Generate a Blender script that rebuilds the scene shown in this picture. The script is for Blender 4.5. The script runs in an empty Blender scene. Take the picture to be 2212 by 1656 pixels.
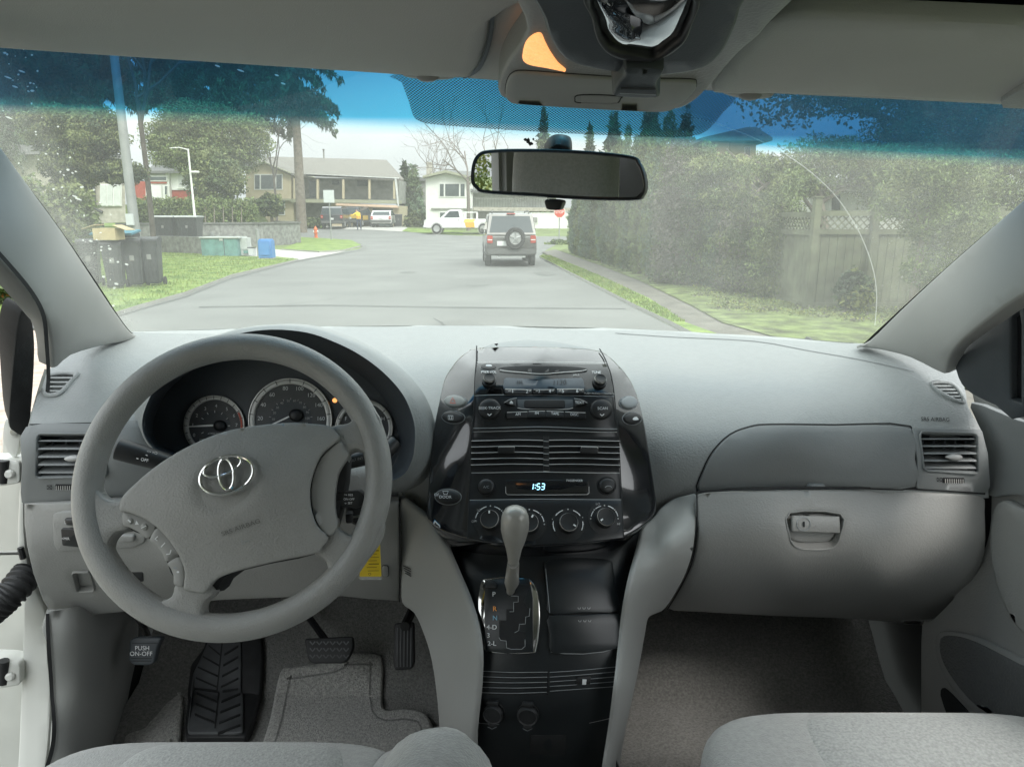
import bpy, bmesh, math, random
import numpy as np
from mathutils import Vector, Matrix
from mathutils.geometry import delaunay_2d_cdt
R = math.radians
random.seed(7); RNG = np.random.default_rng(7)
S = bpy.context.scene
COL = S.collection
# ---------------------------------------------------------------- camera, world, sun, exposure
EYE = 1.7; F = 1530.0; HOR = 466.0
PITCH = math.atan((828 - HOR) / F)
cam = bpy.data.cameras.new('camera'); camo = bpy.data.objects.new('camera', cam); COL.objects.link(camo)
camo.location = (0, 0, EYE); camo.rotation_euler = (R(90) - PITCH, 0, 0)
cam.sensor_width = 36; cam.lens = F / 2212 * 36; cam.clip_start = .02; cam.clip_end = 3000
S.camera = camo
W = bpy.data.worlds.new("World"); S.world = W; W.use_nodes = True
nt = W.node_tree; bg = nt.nodes['Background']
SUN_EL, SUN_AZ = 48, 150
sky = nt.nodes.new('ShaderNodeTexSky'); sky.sky_type = 'NISHITA'; sky.sun_disc = False
sky.sun_elevation = R(SUN_EL); sky.sun_rotation = R(SUN_AZ); sky.dust_density = 4; sky.air_density = 1.2
hs = nt.nodes.new('ShaderNodeHueSaturation'); hs.inputs['Saturation'].default_value = .22
nt.links.new(sky.outputs[0], hs.inputs['Color'])
# thin broken overcast: soft procedural cloud brightness over the sky
tc = nt.nodes.new('ShaderNodeTexCoord'); cn = nt.nodes.new('ShaderNodeTexNoise'); cn.inputs['Scale'].default_value = 2.2; cn.inputs['Detail'].default_value = 5
cr = nt.nodes.new('ShaderNodeMapRange'); cr.inputs[1].default_value = .3; cr.inputs[2].default_value = .7; cr.inputs[3].default_value = .85; cr.inputs[4].default_value = 1.2
mx = nt.nodes.new('ShaderNodeMix'); mx.data_type = 'RGBA'; mx.blend_type = 'MULTIPLY'; mx.inputs[0].default_value = 1
cl = nt.nodes.new('ShaderNodeMix'); cl.data_type = 'RGBA'; cl.inputs[0].default_value = .62; cl.inputs[7].default_value = (10.5, 11.2, 11.4, 1)
nt.links.new(tc.outputs['Generated'], cn.inputs['Vector']); nt.links.new(cn.outputs['Fac'], cr.inputs[0])
nt.links.new(hs.outputs[0], cl.inputs[6]); nt.links.new(cl.outputs[2], mx.inputs[6]); nt.links.new(cr.outputs[0], mx.inputs[7]); 
# overcast brightness rises from the horizon to the zenith
sx = nt.nodes.new('ShaderNodeSeparateXYZ'); nt.links.new(tc.outputs['Generated'], sx.inputs[0]); gr = nt.nodes.new('ShaderNodeMapRange'); gr.inputs[1].default_value = 0; gr.inputs[2].default_value = .8; gr.inputs[3].default_value = .45; gr.inputs[4].default_value = 1.45
nt.links.new(sx.outputs[2], gr.inputs[0]); m2_ = nt.nodes.new('ShaderNodeMix'); m2_.data_type = 'RGBA'; m2_.blend_type = 'MULTIPLY'; m2_.inputs[0].default_value = 1; nt.links.new(mx.outputs[2], m2_.inputs[6]); nt.links.new(gr.outputs[0], m2_.inputs[7]); nt.links.new(m2_.outputs[2], bg.inputs[0])
bg.inputs[1].default_value = .12
sun = bpy.data.lights.new('sun', 'SUN'); sun.energy = 1.1; sun.angle = R(14); sun.color = (1, .96, .9)
suno = bpy.data.objects.new('sun', sun); COL.objects.link(suno)
az = R(SUN_AZ); sd = Vector((math.sin(az) * math.cos(R(SUN_EL)), math.cos(az) * math.cos(R(SUN_EL)), math.sin(R(SUN_EL))))
suno.rotation_euler = sd.to_track_quat('Z', 'Y').to_euler()
S.view_settings.view_transform = 'Standard'; S.view_settings.look = 'None'; S.view_settings.gamma = 1; S.view_settings.exposure = 1.05
S.render.engine = 'CYCLES'; S.cycles.use_denoising = True; S.cycles.max_bounces = 10; S.cycles.diffuse_bounces = 8
S.cycles.transparent_max_bounces = 12; S.cycles.caustics_reflective = False; S.cycles.caustics_refractive = False
S.cycles.sample_clamp_indirect = 4

# ---------------------------------------------------------------- materials
MATS = {}
def mat(name, col, rough=.6, var=.0, vs=6.0, bump=0.0, bs=300.0, metal=0.0, coat=0.0, spec=.5, emit=None, es=1.0, col2=None, vd=4.0, alpha=None, gen=False, voro=False, sheen=0.0, croughn=.03):
    m = bpy.data.materials.new(name); m.use_nodes = True; n = m.node_tree; b = n.nodes['Principled BSDF']
    b.inputs['Roughness'].default_value = rough; b.inputs['Metallic'].default_value = metal
    b.inputs['Coat Weight'].default_value = coat; b.inputs['Coat Roughness'].default_value = croughn; b.inputs['Specular IOR Level'].default_value = spec
    b.inputs['Sheen Weight'].default_value = sheen
    c = (*col, 1); b.inputs['Base Color'].default_value = c
    t = None
    if var or bump or col2: t = n.nodes.new('ShaderNodeTexCoord')
    if var or col2:
        z = n.nodes.new('ShaderNodeTexNoise'); z.inputs['Scale'].default_value = vs; z.inputs['Detail'].default_value = vd
        n.links.new(t.outputs['Object'], z.inputs['Vector'])
        r = n.nodes.new('ShaderNodeValToRGB'); r.color_ramp.elements[0].position = .32; r.color_ramp.elements[1].position = .68
        lo = tuple(x * (1 - var) for x in col); hi = tuple(min(1, x * (1 + var)) for x in (col2 or col))
        r.color_ramp.elements[0].color = (*lo, 1); r.color_ramp.elements[1].color = (*hi, 1)
        n.links.new(z.outputs['Fac'], r.inputs[0]); n.links.new(r.outputs[0], b.inputs['Base Color'])
    if bump:
        if voro:
            z = n.nodes.new('ShaderNodeTexVoronoi'); z.feature = 'SMOOTH_F1'; o = 'Distance'
        else:
            z = n.nodes.new('ShaderNodeTexNoise'); z.inputs['Detail'].default_value = 3; o = 'Fac'
        z.inputs['Scale'].default_value = bs
        n.links.new(t.outputs['Object'], z.inputs['Vector'])
        u = n.nodes.new('ShaderNodeBump'); u.inputs['Strength'].default_value = 1; u.inputs['Distance'].default_value = bump
        n.links.new(z.outputs[o], u.inputs['Height']); n.links.new(u.outputs[0], b.inputs['Normal'])
    if emit: b.inputs['Emission Color'].default_value = (*emit, 1); b.inputs['Emission Strength'].default_value = es
    if alpha is not None: b.inputs['Alpha'].default_value = alpha
    MATS[name] = m; return m
# interior
mat('wheel_arch_grey', (.2, .2, .2), .6)
mat('dimming_glass', (.02, .022, .025), .1, alpha=.72)  # dark panes added to dim the light entering behind the front seats
mat('dash_top', (.245, .262, .262), .48, .025, 60, bump=.0011, bs=300)
mat('dash_mid', (.175, .188, .19), .55, .04, 8, bump=.00030, bs=420)
mat('trim_grey', (.268, .272, .264), .5, .03, 5, bump=.0006, bs=340)
mat('pillar_grey', (.35, .35, .335), .6, .04, 4, bump=.0002, bs=600)
mat('headliner', (.47, .475, .45), .95, .07, 5, bump=.0006, bs=700, sheen=.3)
mat('visor_cloth', (.38, .385, .365), .9, .06, 4, bump=.0004, bs=800, sheen=.3)
mat('console_grey', (.31, .317, .306), .55, .03, 4, bump=.0001, bs=600)
mat('wheel_grey', (.29, .292, .28), .42, .04, 30, bump=.0009, bs=520)
mat('pad_grey', (.29, .292, .28), .5, .04, 25, bump=.0009, bs=420)
mat('switch_grey', (.29, .292, .28), .45, .02, 30)
mat('cluster_dark', (.045, .054, .062), .5, .05, 20, bump=.0002, bs=500)
mat('seam', (.012, .013, .014), .8)
mat('black', (.012, .013, .014), .45, .1, 30, bump=.0001, bs=500)
mat('black_gloss', (.008, .009, .011), .12, coat=1.0, croughn=.02)
mat('stack_black', (.013, .015, .017), .32, .1, 30)
mat('console_black', (.015, .018, .020), .33, .15, 12, bump=.0001, bs=700)
mat('rubber', (.016, .017, .018), .6, .2, 40, bump=.0004, bs=300)
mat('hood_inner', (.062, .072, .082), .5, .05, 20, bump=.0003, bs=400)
mat('pedal_plate', (.085, .09, .094), .55, .25, 18)
mat('chrome', (.78, .78, .76), .09, metal=1)
mat('satin', (.42, .42, .40), .3, metal=1)
mat('knob_silver', (.33, .325, .30), .34, .05, 60, metal=.15, coat=.2)
mat('mark', (.72, .74, .75), .6)
mat('mark_dim', (.28, .3, .31), .6)
mat('mark_grey', (.42, .42, .41), .5)
mat('red_mark', (.55, .10, .06), .5)
mat('orange_mark', (.85, .35, .08), .5)
mat('blue_mark', (.22, .42, .55), .5)
mat('dial', (.065, .069, .072), .5, .1, 40)
mat('dial_ring', (.55, .55, .53), .4, .05, 40, metal=.3)
mat('needle', (.85, .85, .83), .4)
mat('lcd', (.30, .33, .30), .3)
mat('radio_lcd', (.05, .07, .09), .38, .3, 20)
mat('radio_black', (.011, .013, .015), .2)
mat('emboss', (.12, .12, .115), .6)
mat('cabin_mirror', (.55, .56, .56), .03, metal=1)
mat('lcd_ink', (.01, .014, .02), .5)
mat('clock_glow', (.2, .6, .8), .5, emit=(.35, .75, 1.0), es=1.3)
mat('dome_glow', (.9, .5, .2), .4, .2, 60, emit=(1.0, .42, .14), es=.6, bump=.002, bs=180)
mat('warn_glow', (.9, .35, .1), .4, emit=(1.0, .4, .12), es=.7)
mat('yellow_card', (.72, .53, .02), .6)
mat('card_ink', (.25, .17, .01), .6)
mat('carpet', (.185, .186, .178), .98, .22, 190, bump=.003, bs=330, col2=(.21, .208, .196), sheen=.3)
mat('mat_carpet', (.36, .355, .335), .98, .22, 170, bump=.0035, bs=330, col2=(.43, .425, .40), sheen=.4)
mat('seat_fabric', (.30, .305, .295), .92, .10, 150, bump=.0012, bs=450, sheen=.4)
mat('seat_weave', (.30, .31, .30), .92, .20, 260, bump=.0015, bs=300, sheen=.4)
mat('white_paint', (.66, .67, .63), .35, .05, 3, coat=.5)
mat('jamb_paint', (.50, .51, .47), .4, .12, 5, coat=.3)
mat('mirror', (.80, .82, .82), .01, metal=1)
mat('amber', (.7, .3, .05), .3)

def glass_windshield():
    m = bpy.data.materials.new('windshield_glass'); m.use_nodes = True; n = m.node_tree; n.nodes.clear()
    L = n.links.new; N = n.nodes.new
    out = N('ShaderNodeOutputMaterial'); tr = N('ShaderNodeBsdfTransparent'); gl = N('ShaderNodeBsdfGlossy'); gl.inputs['Roughness'].default_value = .03
    di = N('ShaderNodeBsdfDiffuse'); tl = N('ShaderNodeBsdfTranslucent')
    for x in (di, tl): x.inputs['Color'].default_value = (.80, .82, .76, 1)
    at = N('ShaderNodeAttribute'); at.attribute_name = 'tint'; ad = N('ShaderNodeAttribute'); ad.attribute_name = 'dirt'
    cm = N('ShaderNodeValToRGB'); e = cm.color_ramp.elements; e[0].position = 0; e[0].color = (.93, .96, .93, 1); e[1].position = 1; e[1].color = (.022, .13, .30, 1)
    k = e.new(.22); k.color = (.60, .86, .92, 1); k = e.new(.55); k.color = (.085, .47, .70, 1)
    L(at.outputs['Fac'], cm.inputs[0]); L(cm.outputs[0], tr.inputs[0]); gm = N('ShaderNodeGamma'); gm.inputs[1].default_value = .62; L(cm.outputs[0], gm.inputs[0]); mm = N('ShaderNodeMix'); mm.data_type = 'RGBA'; mm.blend_type = 'MULTIPLY'; mm.inputs[0].default_value = 1; mm.inputs[6].default_value = (.84, .84, .78, 1); L(gm.outputs[0], mm.inputs[7]); L(mm.outputs[2], di.inputs['Color']); L(mm.outputs[2], tl.inputs['Color'])
    tc = N('ShaderNodeTexCoord'); n1 = N('ShaderNodeTexNoise'); n1.inputs['Scale'].default_value = 480; n1.inputs['Detail'].default_value = 2
    n2 = N('ShaderNodeTexNoise'); n2.inputs['Scale'].default_value = 6; n2.inputs['Detail'].default_value = 4
    L(tc.outputs['Object'], n1.inputs['Vector']); L(tc.outputs['Object'], n2.inputs['Vector'])
    r1 = N('ShaderNodeMapRange'); r1.inputs[1].default_value = .35; r1.inputs[2].default_value = .75; r1.inputs[3].default_value = .82; r1.inputs[4].default_value = 1.2
    r2 = N('ShaderNodeMapRange'); r2.inputs[1].default_value = .3; r2.inputs[2].default_value = .7; r2.inputs[3].default_value = .82; r2.inputs[4].default_value = 1.18
    L(n1.outputs['Fac'], r1.inputs[0]); L(n2.outputs['Fac'], r2.inputs[0])
    m1 = N('ShaderNodeMath'); m1.operation = 'MULTIPLY'; m2 = N('ShaderNodeMath'); m2.operation = 'MULTIPLY'
    L(r1.outputs[0], m1.inputs[0]); L(r2.outputs[0], m1.inputs[1]); L(m1.outputs[0], m2.inputs[0]); L(ad.outputs['Fac'], m2.inputs[1])
    # sparse bright specks of dried water
    vo = N('ShaderNodeTexVoronoi'); vo.inputs['Scale'].default_value = 75; L(tc.outputs['Object'], vo.inputs['Vector'])
    vr = N('ShaderNodeMapRange'); vr.inputs[1].default_value = .16; vr.inputs[2].default_value = .05; vr.inputs[3].default_value = 0; vr.inputs[4].default_value = 1.1
    L(vo.outputs['Distance'], vr.inputs[0]); m3 = N('ShaderNodeMath'); m3.operation = 'MULTIPLY_ADD'
    pw = N('ShaderNodeMath'); pw.operation = 'POWER'; pw.inputs[1].default_value = 1.6; L(ad.outputs['Fac'], pw.inputs[0])
    L(vr.outputs[0], m3.inputs[0]); L(pw.outputs[0], m3.inputs[1]); L(m2.outputs[0], m3.inputs[2]); m3.use_clamp = True
    a = N('ShaderNodeMixShader'); a.inputs[0].default_value = .5; L(di.outputs[0], a.inputs[1]); L(tl.outputs[0], a.inputs[2])
    b = N('ShaderNodeMixShader'); L(m3.outputs[0], b.inputs[0]); L(tr.outputs[0], b.inputs[1]); L(a.outputs[0], b.inputs[2])
    c = N('ShaderNodeMixShader'); c.inputs[0].default_value = .05; L(b.outputs[0], c.inputs[1]); L(gl.outputs[0], c.inputs[2]); L(c.outputs[0], out.inputs[0])
    MATS['windshield_glass'] = m
glass_windshield()
def milky(name, al):
    m = bpy.data.materials.new(name); m.use_nodes = True; n = m.node_tree; n.nodes.clear(); L = n.links.new; N = n.nodes.new
    out = N('ShaderNodeOutputMaterial'); tr = N('ShaderNodeBsdfTransparent'); di = N('ShaderNodeBsdfDiffuse'); tl = N('ShaderNodeBsdfTranslucent'); di.inputs[0].default_value = tl.inputs[0].default_value = (.9, .92, .86, 1)
    a = N('ShaderNodeMixShader'); a.inputs[0].default_value = .6; L(di.outputs[0], a.inputs[1]); L(tl.outputs[0], a.inputs[2]); b = N('ShaderNodeMixShader'); b.inputs[0].default_value = al; L(tr.outputs[0], b.inputs[1]); L(a.outputs[0], b.inputs[2]); L(b.outputs[0], out.inputs[0]); MATS[name] = m
milky('dirt_line', .3); milky('splash', .7)
def dot_mat():
    m = bpy.data.materials.new('dot_band'); m.use_nodes = True; n = m.node_tree; n.nodes.clear(); L = n.links.new; N = n.nodes.new
    out = N('ShaderNodeOutputMaterial'); tr = N('ShaderNodeBsdfTransparent'); di = N('ShaderNodeBsdfDiffuse'); di.inputs[0].default_value = (.03, .04, .045, 1)
    tc = N('ShaderNodeTexCoord'); mp = N('ShaderNodeMapping'); mp.inputs['Rotation'].default_value = (0, 0, R(45)); w = N('ShaderNodeTexVoronoi'); w.voronoi_dimensions = '2D'; w.inputs['Scale'].default_value = 300; w.inputs['Randomness'].default_value = 0
    L(tc.outputs['Object'], mp.inputs[0]); L(mp.outputs[0], w.inputs['Vector'])
    r = N('ShaderNodeMapRange'); r.inputs[1].default_value = .48; r.inputs[2].default_value = .40; r.inputs[3].default_value = .15; r.inputs[4].default_value = .85
    L(w.outputs['Distance'], r.inputs[0]); x = N('ShaderNodeMixShader'); L(r.outputs[0], x.inputs[0]); L(tr.outputs[0], x.inputs[1]); L(di.outputs[0], x.inputs[2]); L(x.outputs[0], out.inputs[0])
    MATS['dot_band'] = m
dot_mat()

# ---------------------------------------------------------------- geometry helpers
cp_, sp_ = math.cos(PITCH), math.sin(PITCH)
def rays(uv):
    uv = np.atleast_2d(np.asarray(uv, float)); a = (uv[:, 0] - 1106) / F; b = (828 - uv[:, 1]) / F
    return np.stack([a, cp_ + b * sp_, -sp_ + b * cp_], 1)
def P(u, v, y):
    d = rays([(u, v)])[0]; t = y / d[1]; return Vector((d[0] * t, y, EYE + d[2] * t))
class Surf:                      # smooth surface through measured points (u, v, distance ahead)
    def __init__(s, ctl, lam=0.0):
        c = np.array(ctl, float); s.x = c[:, :2] / 500.; q = 1 / c[:, 2]; n = len(c)
        K = s.k(s.x, s.x) + lam * np.eye(n); Pm = np.hstack([np.ones((n, 1)), s.x]); A = np.zeros((n + 3, n + 3)); A[:n, :n] = K; A[:n, n:] = Pm; A[n:, :n] = Pm.T
        s.w = np.linalg.lstsq(A, np.concatenate([q, np.zeros(3)]), rcond=None)[0]
    @staticmethod
    def k(a, b):
        r = ((a[:, None] - b[None]) ** 2).sum(2); return np.where(r > 1e-12, r * np.log(r + 1e-12), 0) * .5
    def pts(s, uv):
        uv = np.atleast_2d(np.asarray(uv, float)); x = uv / 500.; q = s.k(x, s.x) @ s.w[:-3] + np.hstack([np.ones((len(x), 1)), x]) @ s.w[-3:]
        d = rays(uv); y = 1 / np.maximum(q, .05); return np.array([0, 0, EYE]) + d * (y / d[:, 1])[:, None]
    def nrm(s, uv):
        uv = np.atleast_2d(np.asarray(uv, float)); e = 3.0
        a = s.pts(uv + [e, 0]) - s.pts(uv - [e, 0]); b = s.pts(uv + [0, e]) - s.pts(uv - [0, e])
        n = np.cross(a, b); n /= np.linalg.norm(n, axis=1)[:, None] + 1e-12; d = rays(uv); n *= -np.sign((n * d).sum(1))[:, None]; return n
    def at(s, uv, off=0.0):
        p = s.pts(uv); return p + s.nrm(uv) * off if np.any(off) else p
class PlaneS(Surf):
    def __init__(s, o, n): s.o = np.array(o, float); s.n = np.array(n, float); s.n /= np.linalg.norm(s.n)
    def pts(s, uv):
        d = rays(uv); e = np.array([0, 0, EYE]); t = ((s.o - e) @ s.n) / (d @ s.n); return e + d * t[:, None]
class FuncS(Surf):               # surface z = f(x, y)
    def __init__(s, f, t1=400.0): s.f = f; s.t1 = t1
    def pts(s, uv):
        d = rays(uv); lo = np.full(len(d), .3); hi = np.full(len(d), s.t1)
        for _ in range(50):
            m = (lo + hi) / 2; p = d * m[:, None]; ab = (EYE + p[:, 2]) > s.f(p[:, 0], p[:, 1]); lo = np.where(ab, m, lo); hi = np.where(ab, hi, m)
        return np.array([0, 0, EYE]) + d * lo[:, None]
CR = {'A1': (0, 0, 1.8433), 'A2': (1200, 0, 1.8542), 'A3': (0, 740, 2.179), 'A4': (950, 740, 2.957), 'A5': (1450, 760, 1.6045), 'A6': (950, 1150, 2.58),
      'A7': (0, 1250, 1.9235), 'A8': (1100, 0, 3.3117), 'B7': (300, 850, 3.403), 'B8': (1020, 830, 4.8087), 'B6': (0, 750, 1.5879)}
def K(c, *pts):
    x0, y0, s = CR[c]; return [((x0 + x / s) * .92436, (y0 + y / s) * .92436) for x, y in pts]
def K1(c, x, y): return K(c, (x, y))[0]
def rotp(pts, c, a):
    ca, sa = math.cos(a), math.sin(a); return [(c[0] + (x - c[0]) * ca - (y - c[1]) * sa, c[1] + (x - c[0]) * sa + (y - c[1]) * ca) for x, y in pts]
def smooth(pts, n=4, closed=True):
    out = []; m = len(pts); rng = range(m) if closed else range(m - 1)
    for i in rng:
        p = [np.array(pts[(i + k) % m] if closed else pts[min(max(i + k, 0), m - 1)], float) for k in (-1, 0, 1, 2)]
        for j in range(n):
            t = j / n; out.append(tuple(.5 * ((2 * p[1]) + (-p[0] + p[2]) * t + (2 * p[0] - 5 * p[1] + 4 * p[2] - p[3]) * t * t + (-p[0] + 3 * p[1] - 3 * p[2] + p[3]) * t ** 3)))
    if not closed: out.append(tuple(pts[-1]))
    return out
def rnd(pts, r=8, n=3):          # polygon with rounded corners
    out = []; m = len(pts)
    for i in range(m):
        p = np.array(pts[i], float); a = np.array(pts[i - 1], float) - p; b = np.array(pts[(i + 1) % m], float) - p
        la, lb = np.linalg.norm(a), np.linalg.norm(b); k = min(r, la * .45, lb * .45); A = p + a / la * k; B = p + b / lb * k
        for j in range(n + 1):
            t = j / n; out.append(tuple((1 - t) ** 2 * A + 2 * t * (1 - t) * p + t * t * B))
    return out
def ell(c, rx, ry, n=28, a=0.0):
    return rotp([(c[0] + rx * math.cos(2 * math.pi * i / n), c[1] + ry * math.sin(2 * math.pi * i / n)) for i in range(n)], c, a)
def rect(x0, y0, x1, y1): return [(x0, y0), (x1, y0), (x1, y1), (x0, y1)]
def resamp(pts, step):
    out = []
    for i in range(len(pts)):
        a = np.array(pts[i], float); b = np.array(pts[(i + 1) % len(pts)], float); k = max(1, int(math.ceil(np.linalg.norm(b - a) / step)))
        out += [tuple(a + (b - a) * j / k) for j in range(k)]
    return out
def area(p): p = np.array(p); x, y = p[:, 0], p[:, 1]; return .5 * (x @ np.roll(y, -1) - y @ np.roll(x, -1))
def inset(p, d):                 # d>0 shrinks a loop (holes: pass d<0)
    p = np.array(p, float); s = 1 if area(p) > 0 else -1; e = np.roll(p, -1, 0) - p; e /= np.linalg.norm(e, axis=1)[:, None] + 1e-9
    nn = np.stack([-e[:, 1], e[:, 0]], 1) * s; m = nn + np.roll(nn, 1, 0); l = np.linalg.norm(m, axis=1)[:, None]; m = m / (l + 1e-9); k = 1 / np.maximum((m * nn).sum(1), .5)
    return p + m * (d * k)[:, None]
def inside(q, poly):
    poly = np.asarray(poly); x, y = q[:, 0], q[:, 1]; r = np.zeros(len(q), bool); j = len(poly) - 1
    for i in range(len(poly)):
        xi, yi = poly[i]; xj, yj = poly[j]; c = ((yi > y) != (yj > y)) & (x < (xj - xi) * (y - yi) / (yj - yi + 1e-12) + xi); r ^= c; j = i
    return r
def cdt(loops, step):
    V = []; E = []
    for l in loops:
        b = len(V); V += [tuple(x) for x in l]; E += [(b + i, b + (i + 1) % len(l)) for i in range(len(l))]
    if step:
        a = np.array(loops[0]); g = np.stack(np.meshgrid(np.arange(a[:, 0].min(), a[:, 0].max(), step), np.arange(a[:, 1].min(), a[:, 1].max(), step)), -1).reshape(-1, 2)
        ok = inside(g, inset(loops[0], step * .4))
        for l in loops[1:]: ok &= ~inside(g, inset(l, -step * .4))
        V += [tuple(x) for x in g[ok]]
    r = delaunay_2d_cdt([Vector(v) for v in V], E, [], 0, 1e-4); vs = np.array([tuple(v) for v in r[0]]); fs = np.array([f for f in r[2] if len(f) == 3])
    c = vs[fs].mean(1); ok = inside(c, loops[0])
    for l in loops[1:]: ok &= ~inside(c, l)
    return vs, fs[ok]
_txt = {}
def glyphs(s):
    if s in _txt: return _txt[s]
    cu = bpy.data.curves.new('t', 'FONT'); cu.body = s; cu.size = 1; cu.align_x = 'CENTER'; cu.align_y = 'CENTER'; cu.resolution_u = 3
    o = bpy.data.objects.new('t', cu); me = o.to_mesh(); v = np.array([tuple(x.co)[:2] for x in me.vertices]).reshape(-1, 2); f = [tuple(p.vertices) for p in me.polygons]
    o.to_mesh_clear(); bpy.data.objects.remove(o); bpy.data.curves.remove(cu); _txt[s] = (v, f); return v, f

class MB:                        # one mesh in the making
    def __init__(s): s.v = []; s.f = []; s.m = []; s.mats = []; s.flat = False; s.attr = {}
    def mi(s, m):
        if m not in s.mats: s.mats.append(m)
        return s.mats.index(m)
    def add(s, V, Fc, m):
        b = len(s.v); s.v += [tuple(map(float, x)) for x in V]; k = s.mi(m)
        for f in Fc: s.f.append(tuple(int(i) + b for i in f)); s.m.append(k)
        return b
    def pad(s, sf, outer, m, h=.002, base=-.003, ch=1.6, holes=(), step=None, off=0.0):
        loops = [outer] + list(holes)
        if step: loops = [resamp(l, step) for l in loops]
        chh = min(h - base, ch * .0007) if ch else 0
        ins = [inset(l, ch if i == 0 else -ch) for i, l in enumerate(loops)] if ch else [np.array(l) for l in loops]
        for i, l in enumerate(loops):
            l = np.array(l); n = len(l); rings = [sf.at(l, off + base), sf.at(l, off + h - chh)]
            if ch: rings += [sf.at(inset(l, (ch if i == 0 else -ch) * .35), off + h - chh * .3), sf.at(ins[i], off + h)]
            V = np.concatenate(rings); Fc = [(r * n + j, r * n + (j + 1) % n, (r + 1) * n + (j + 1) % n, (r + 1) * n + j) for r in range(len(rings) - 1) for j in range(n)]
            s.add(V, Fc, m)
        vs, fs = cdt(ins, step); s.add(sf.at(vs, off + h), fs, m)
        return s
    def flatpad(s, sf, poly, m, off=.0008, step=None):
        if step: poly = resamp(poly, step)
        vs, fs = cdt([np.array(poly)], step); s.add(sf.at(vs, off), fs, m); return s
    def dome(s, sf, outline, m, h=.003, base=-.002, k=1.0, off=0.0):
        o = np.array(outline); c = o.mean(0); n = len(o); R_ = []
        for sc, hh in ((1, base), (1, h * .45), (.965, h * .75), (.88, h * .93), (.6, h * (1 + .12 * k)), (.3, h * (1 + .2 * k))): R_.append(sf.at(c + (o - c) * sc, off + hh))
        R_.append(sf.at([c], off + h * (1 + .22 * k))); V = np.concatenate(R_)
        Fc = [(r * n + j, r * n + (j + 1) % n, (r + 1) * n + (j + 1) % n, (r + 1) * n + j) for r in range(5) for j in range(n)] + [(5 * n + j, 5 * n + (j + 1) % n, 6 * n) for j in range(n)]
        s.add(V, Fc, m); return s
    def ring(s, sf, outline, m, w=2.0, h=.0015, base=-.001, off=0.0):   # raised band along a closed outline
        return s.pad(sf, outline, m, h=h, base=base, ch=w * .25, holes=[inset(outline, w)], off=off)
    def line(s, sf, pts, m, w=1.2, off=.0006, closed=False):
        off += .0005
        if closed: pts = resamp([tuple(q) for q in pts], 12)
        else: pts = resamp([tuple(q) for q in pts], 12)[:-max(1, int(math.ceil(np.linalg.norm(np.array(pts[0], float) - np.array(pts[-1], float)) / 12)))] + [tuple(pts[-1])]
        p = np.array(pts, float); t = np.gradient(p, axis=0) if not closed else np.roll(p, -1, 0) - np.roll(p, 1, 0); t /= np.linalg.norm(t, axis=1)[:, None] + 1e-9
        n = np.stack([-t[:, 1], t[:, 0]], 1) * w / 2; k = len(p); V = np.concatenate([sf.at(p + n, off), sf.at(p - n, off)])
        s.add(V, [(i, (i + 1) % k, k + (i + 1) % k, k + i) for i in range(k if closed else k - 1)], m); return s
    def text(s, sf, t, u, v, h, m='mark', rot=0.0, off=.0009, wide=1.0):
        g, f = glyphs(t); sc = h / .72; q = g * [sc * wide, -sc]; ca, sa = math.cos(rot), math.sin(rot); q = np.stack([q[:, 0] * ca - q[:, 1] * sa + u, q[:, 0] * sa + q[:, 1] * ca + v], 1)
        s.add(sf.at(q, off + .0005), f, m); return s
    def lathe(s, c, ax, prof, m, n=24):     # prof: (radius, height) along ax from c
        ax = Vector(ax).normalized(); a = ax.orthogonal().normalized(); b = ax.cross(a); c = Vector(c); V = []
        for r, h in prof: V += [c + ax * h + (a * math.cos(2 * math.pi * i / n) + b * math.sin(2 * math.pi * i / n)) * max(r, 1e-5) for i in range(n)]
        s.add(V, [(k * n + i, k * n + (i + 1) % n, (k + 1) * n + (i + 1) % n, (k + 1) * n + i) for k in range(len(prof) - 1) for i in range(n)], m); return s
    def knob(s, sf, u, v, prof, m, n=28): return s.lathe(sf.pts([(u, v)])[0], sf.nrm([(u, v)])[0], prof, m, n)
    def tube(s, path, r, m, n=8, closed=False, cap=True, sq=1.0):
        p = [Vector(x) for x in path]; k = len(p); rr = r if hasattr(r, '__len__') else [r] * k; V = []; up = None
        for i in range(k):
            t = ((p[(i + 1) % k] - p[i - 1]) if closed else (p[min(i + 1, k - 1)] - p[max(i - 1, 0)])).normalized()
            if up is None: up = t.orthogonal().normalized()
            up = (up - t * up.dot(t)).normalized(); b = t.cross(up)
            V += [p[i] + (up * math.cos(2 * math.pi * j / n) + b * math.sin(2 * math.pi * j / n) * sq) * rr[i] for j in range(n)]
        Fc = [(i * n + j, i * n + (j + 1) % n, ((i + 1) % k) * n + (j + 1) % n, ((i + 1) % k) * n + j) for i in range(k if closed else k - 1) for j in range(n)]
        if cap and not closed: Fc += [tuple(range(n - 1, -1, -1)), tuple((k - 1) * n + j for j in range(n))]
        s.add(V, Fc, m); return s
    def box(s, c, d, m, rz=0.0, bev=0.0, rot=None, taper=1.0, seg=2):
        b = bmesh.new(); bmesh.ops.create_cube(b, size=1)
        for v in b.verts: v.co = Vector((v.co.x * d[0] * (taper if v.co.z > 0 else 1), v.co.y * d[1] * (taper if v.co.z > 0 else 1), v.co.z * d[2]))
        if bev: bmesh.ops.bevel(b, geom=b.edges[:], offset=bev, segments=seg, affect='EDGES', clamp_overlap=True)
        M = Matrix.Translation(c) @ (rot if rot is not None else Matrix.Rotation(rz, 4, 'Z')); b.transform(M); b.verts.index_update()
        s.add([tuple(v.co) for v in b.verts], [[v.index for v in f.verts] for f in b.faces], m); b.free(); return s
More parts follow.
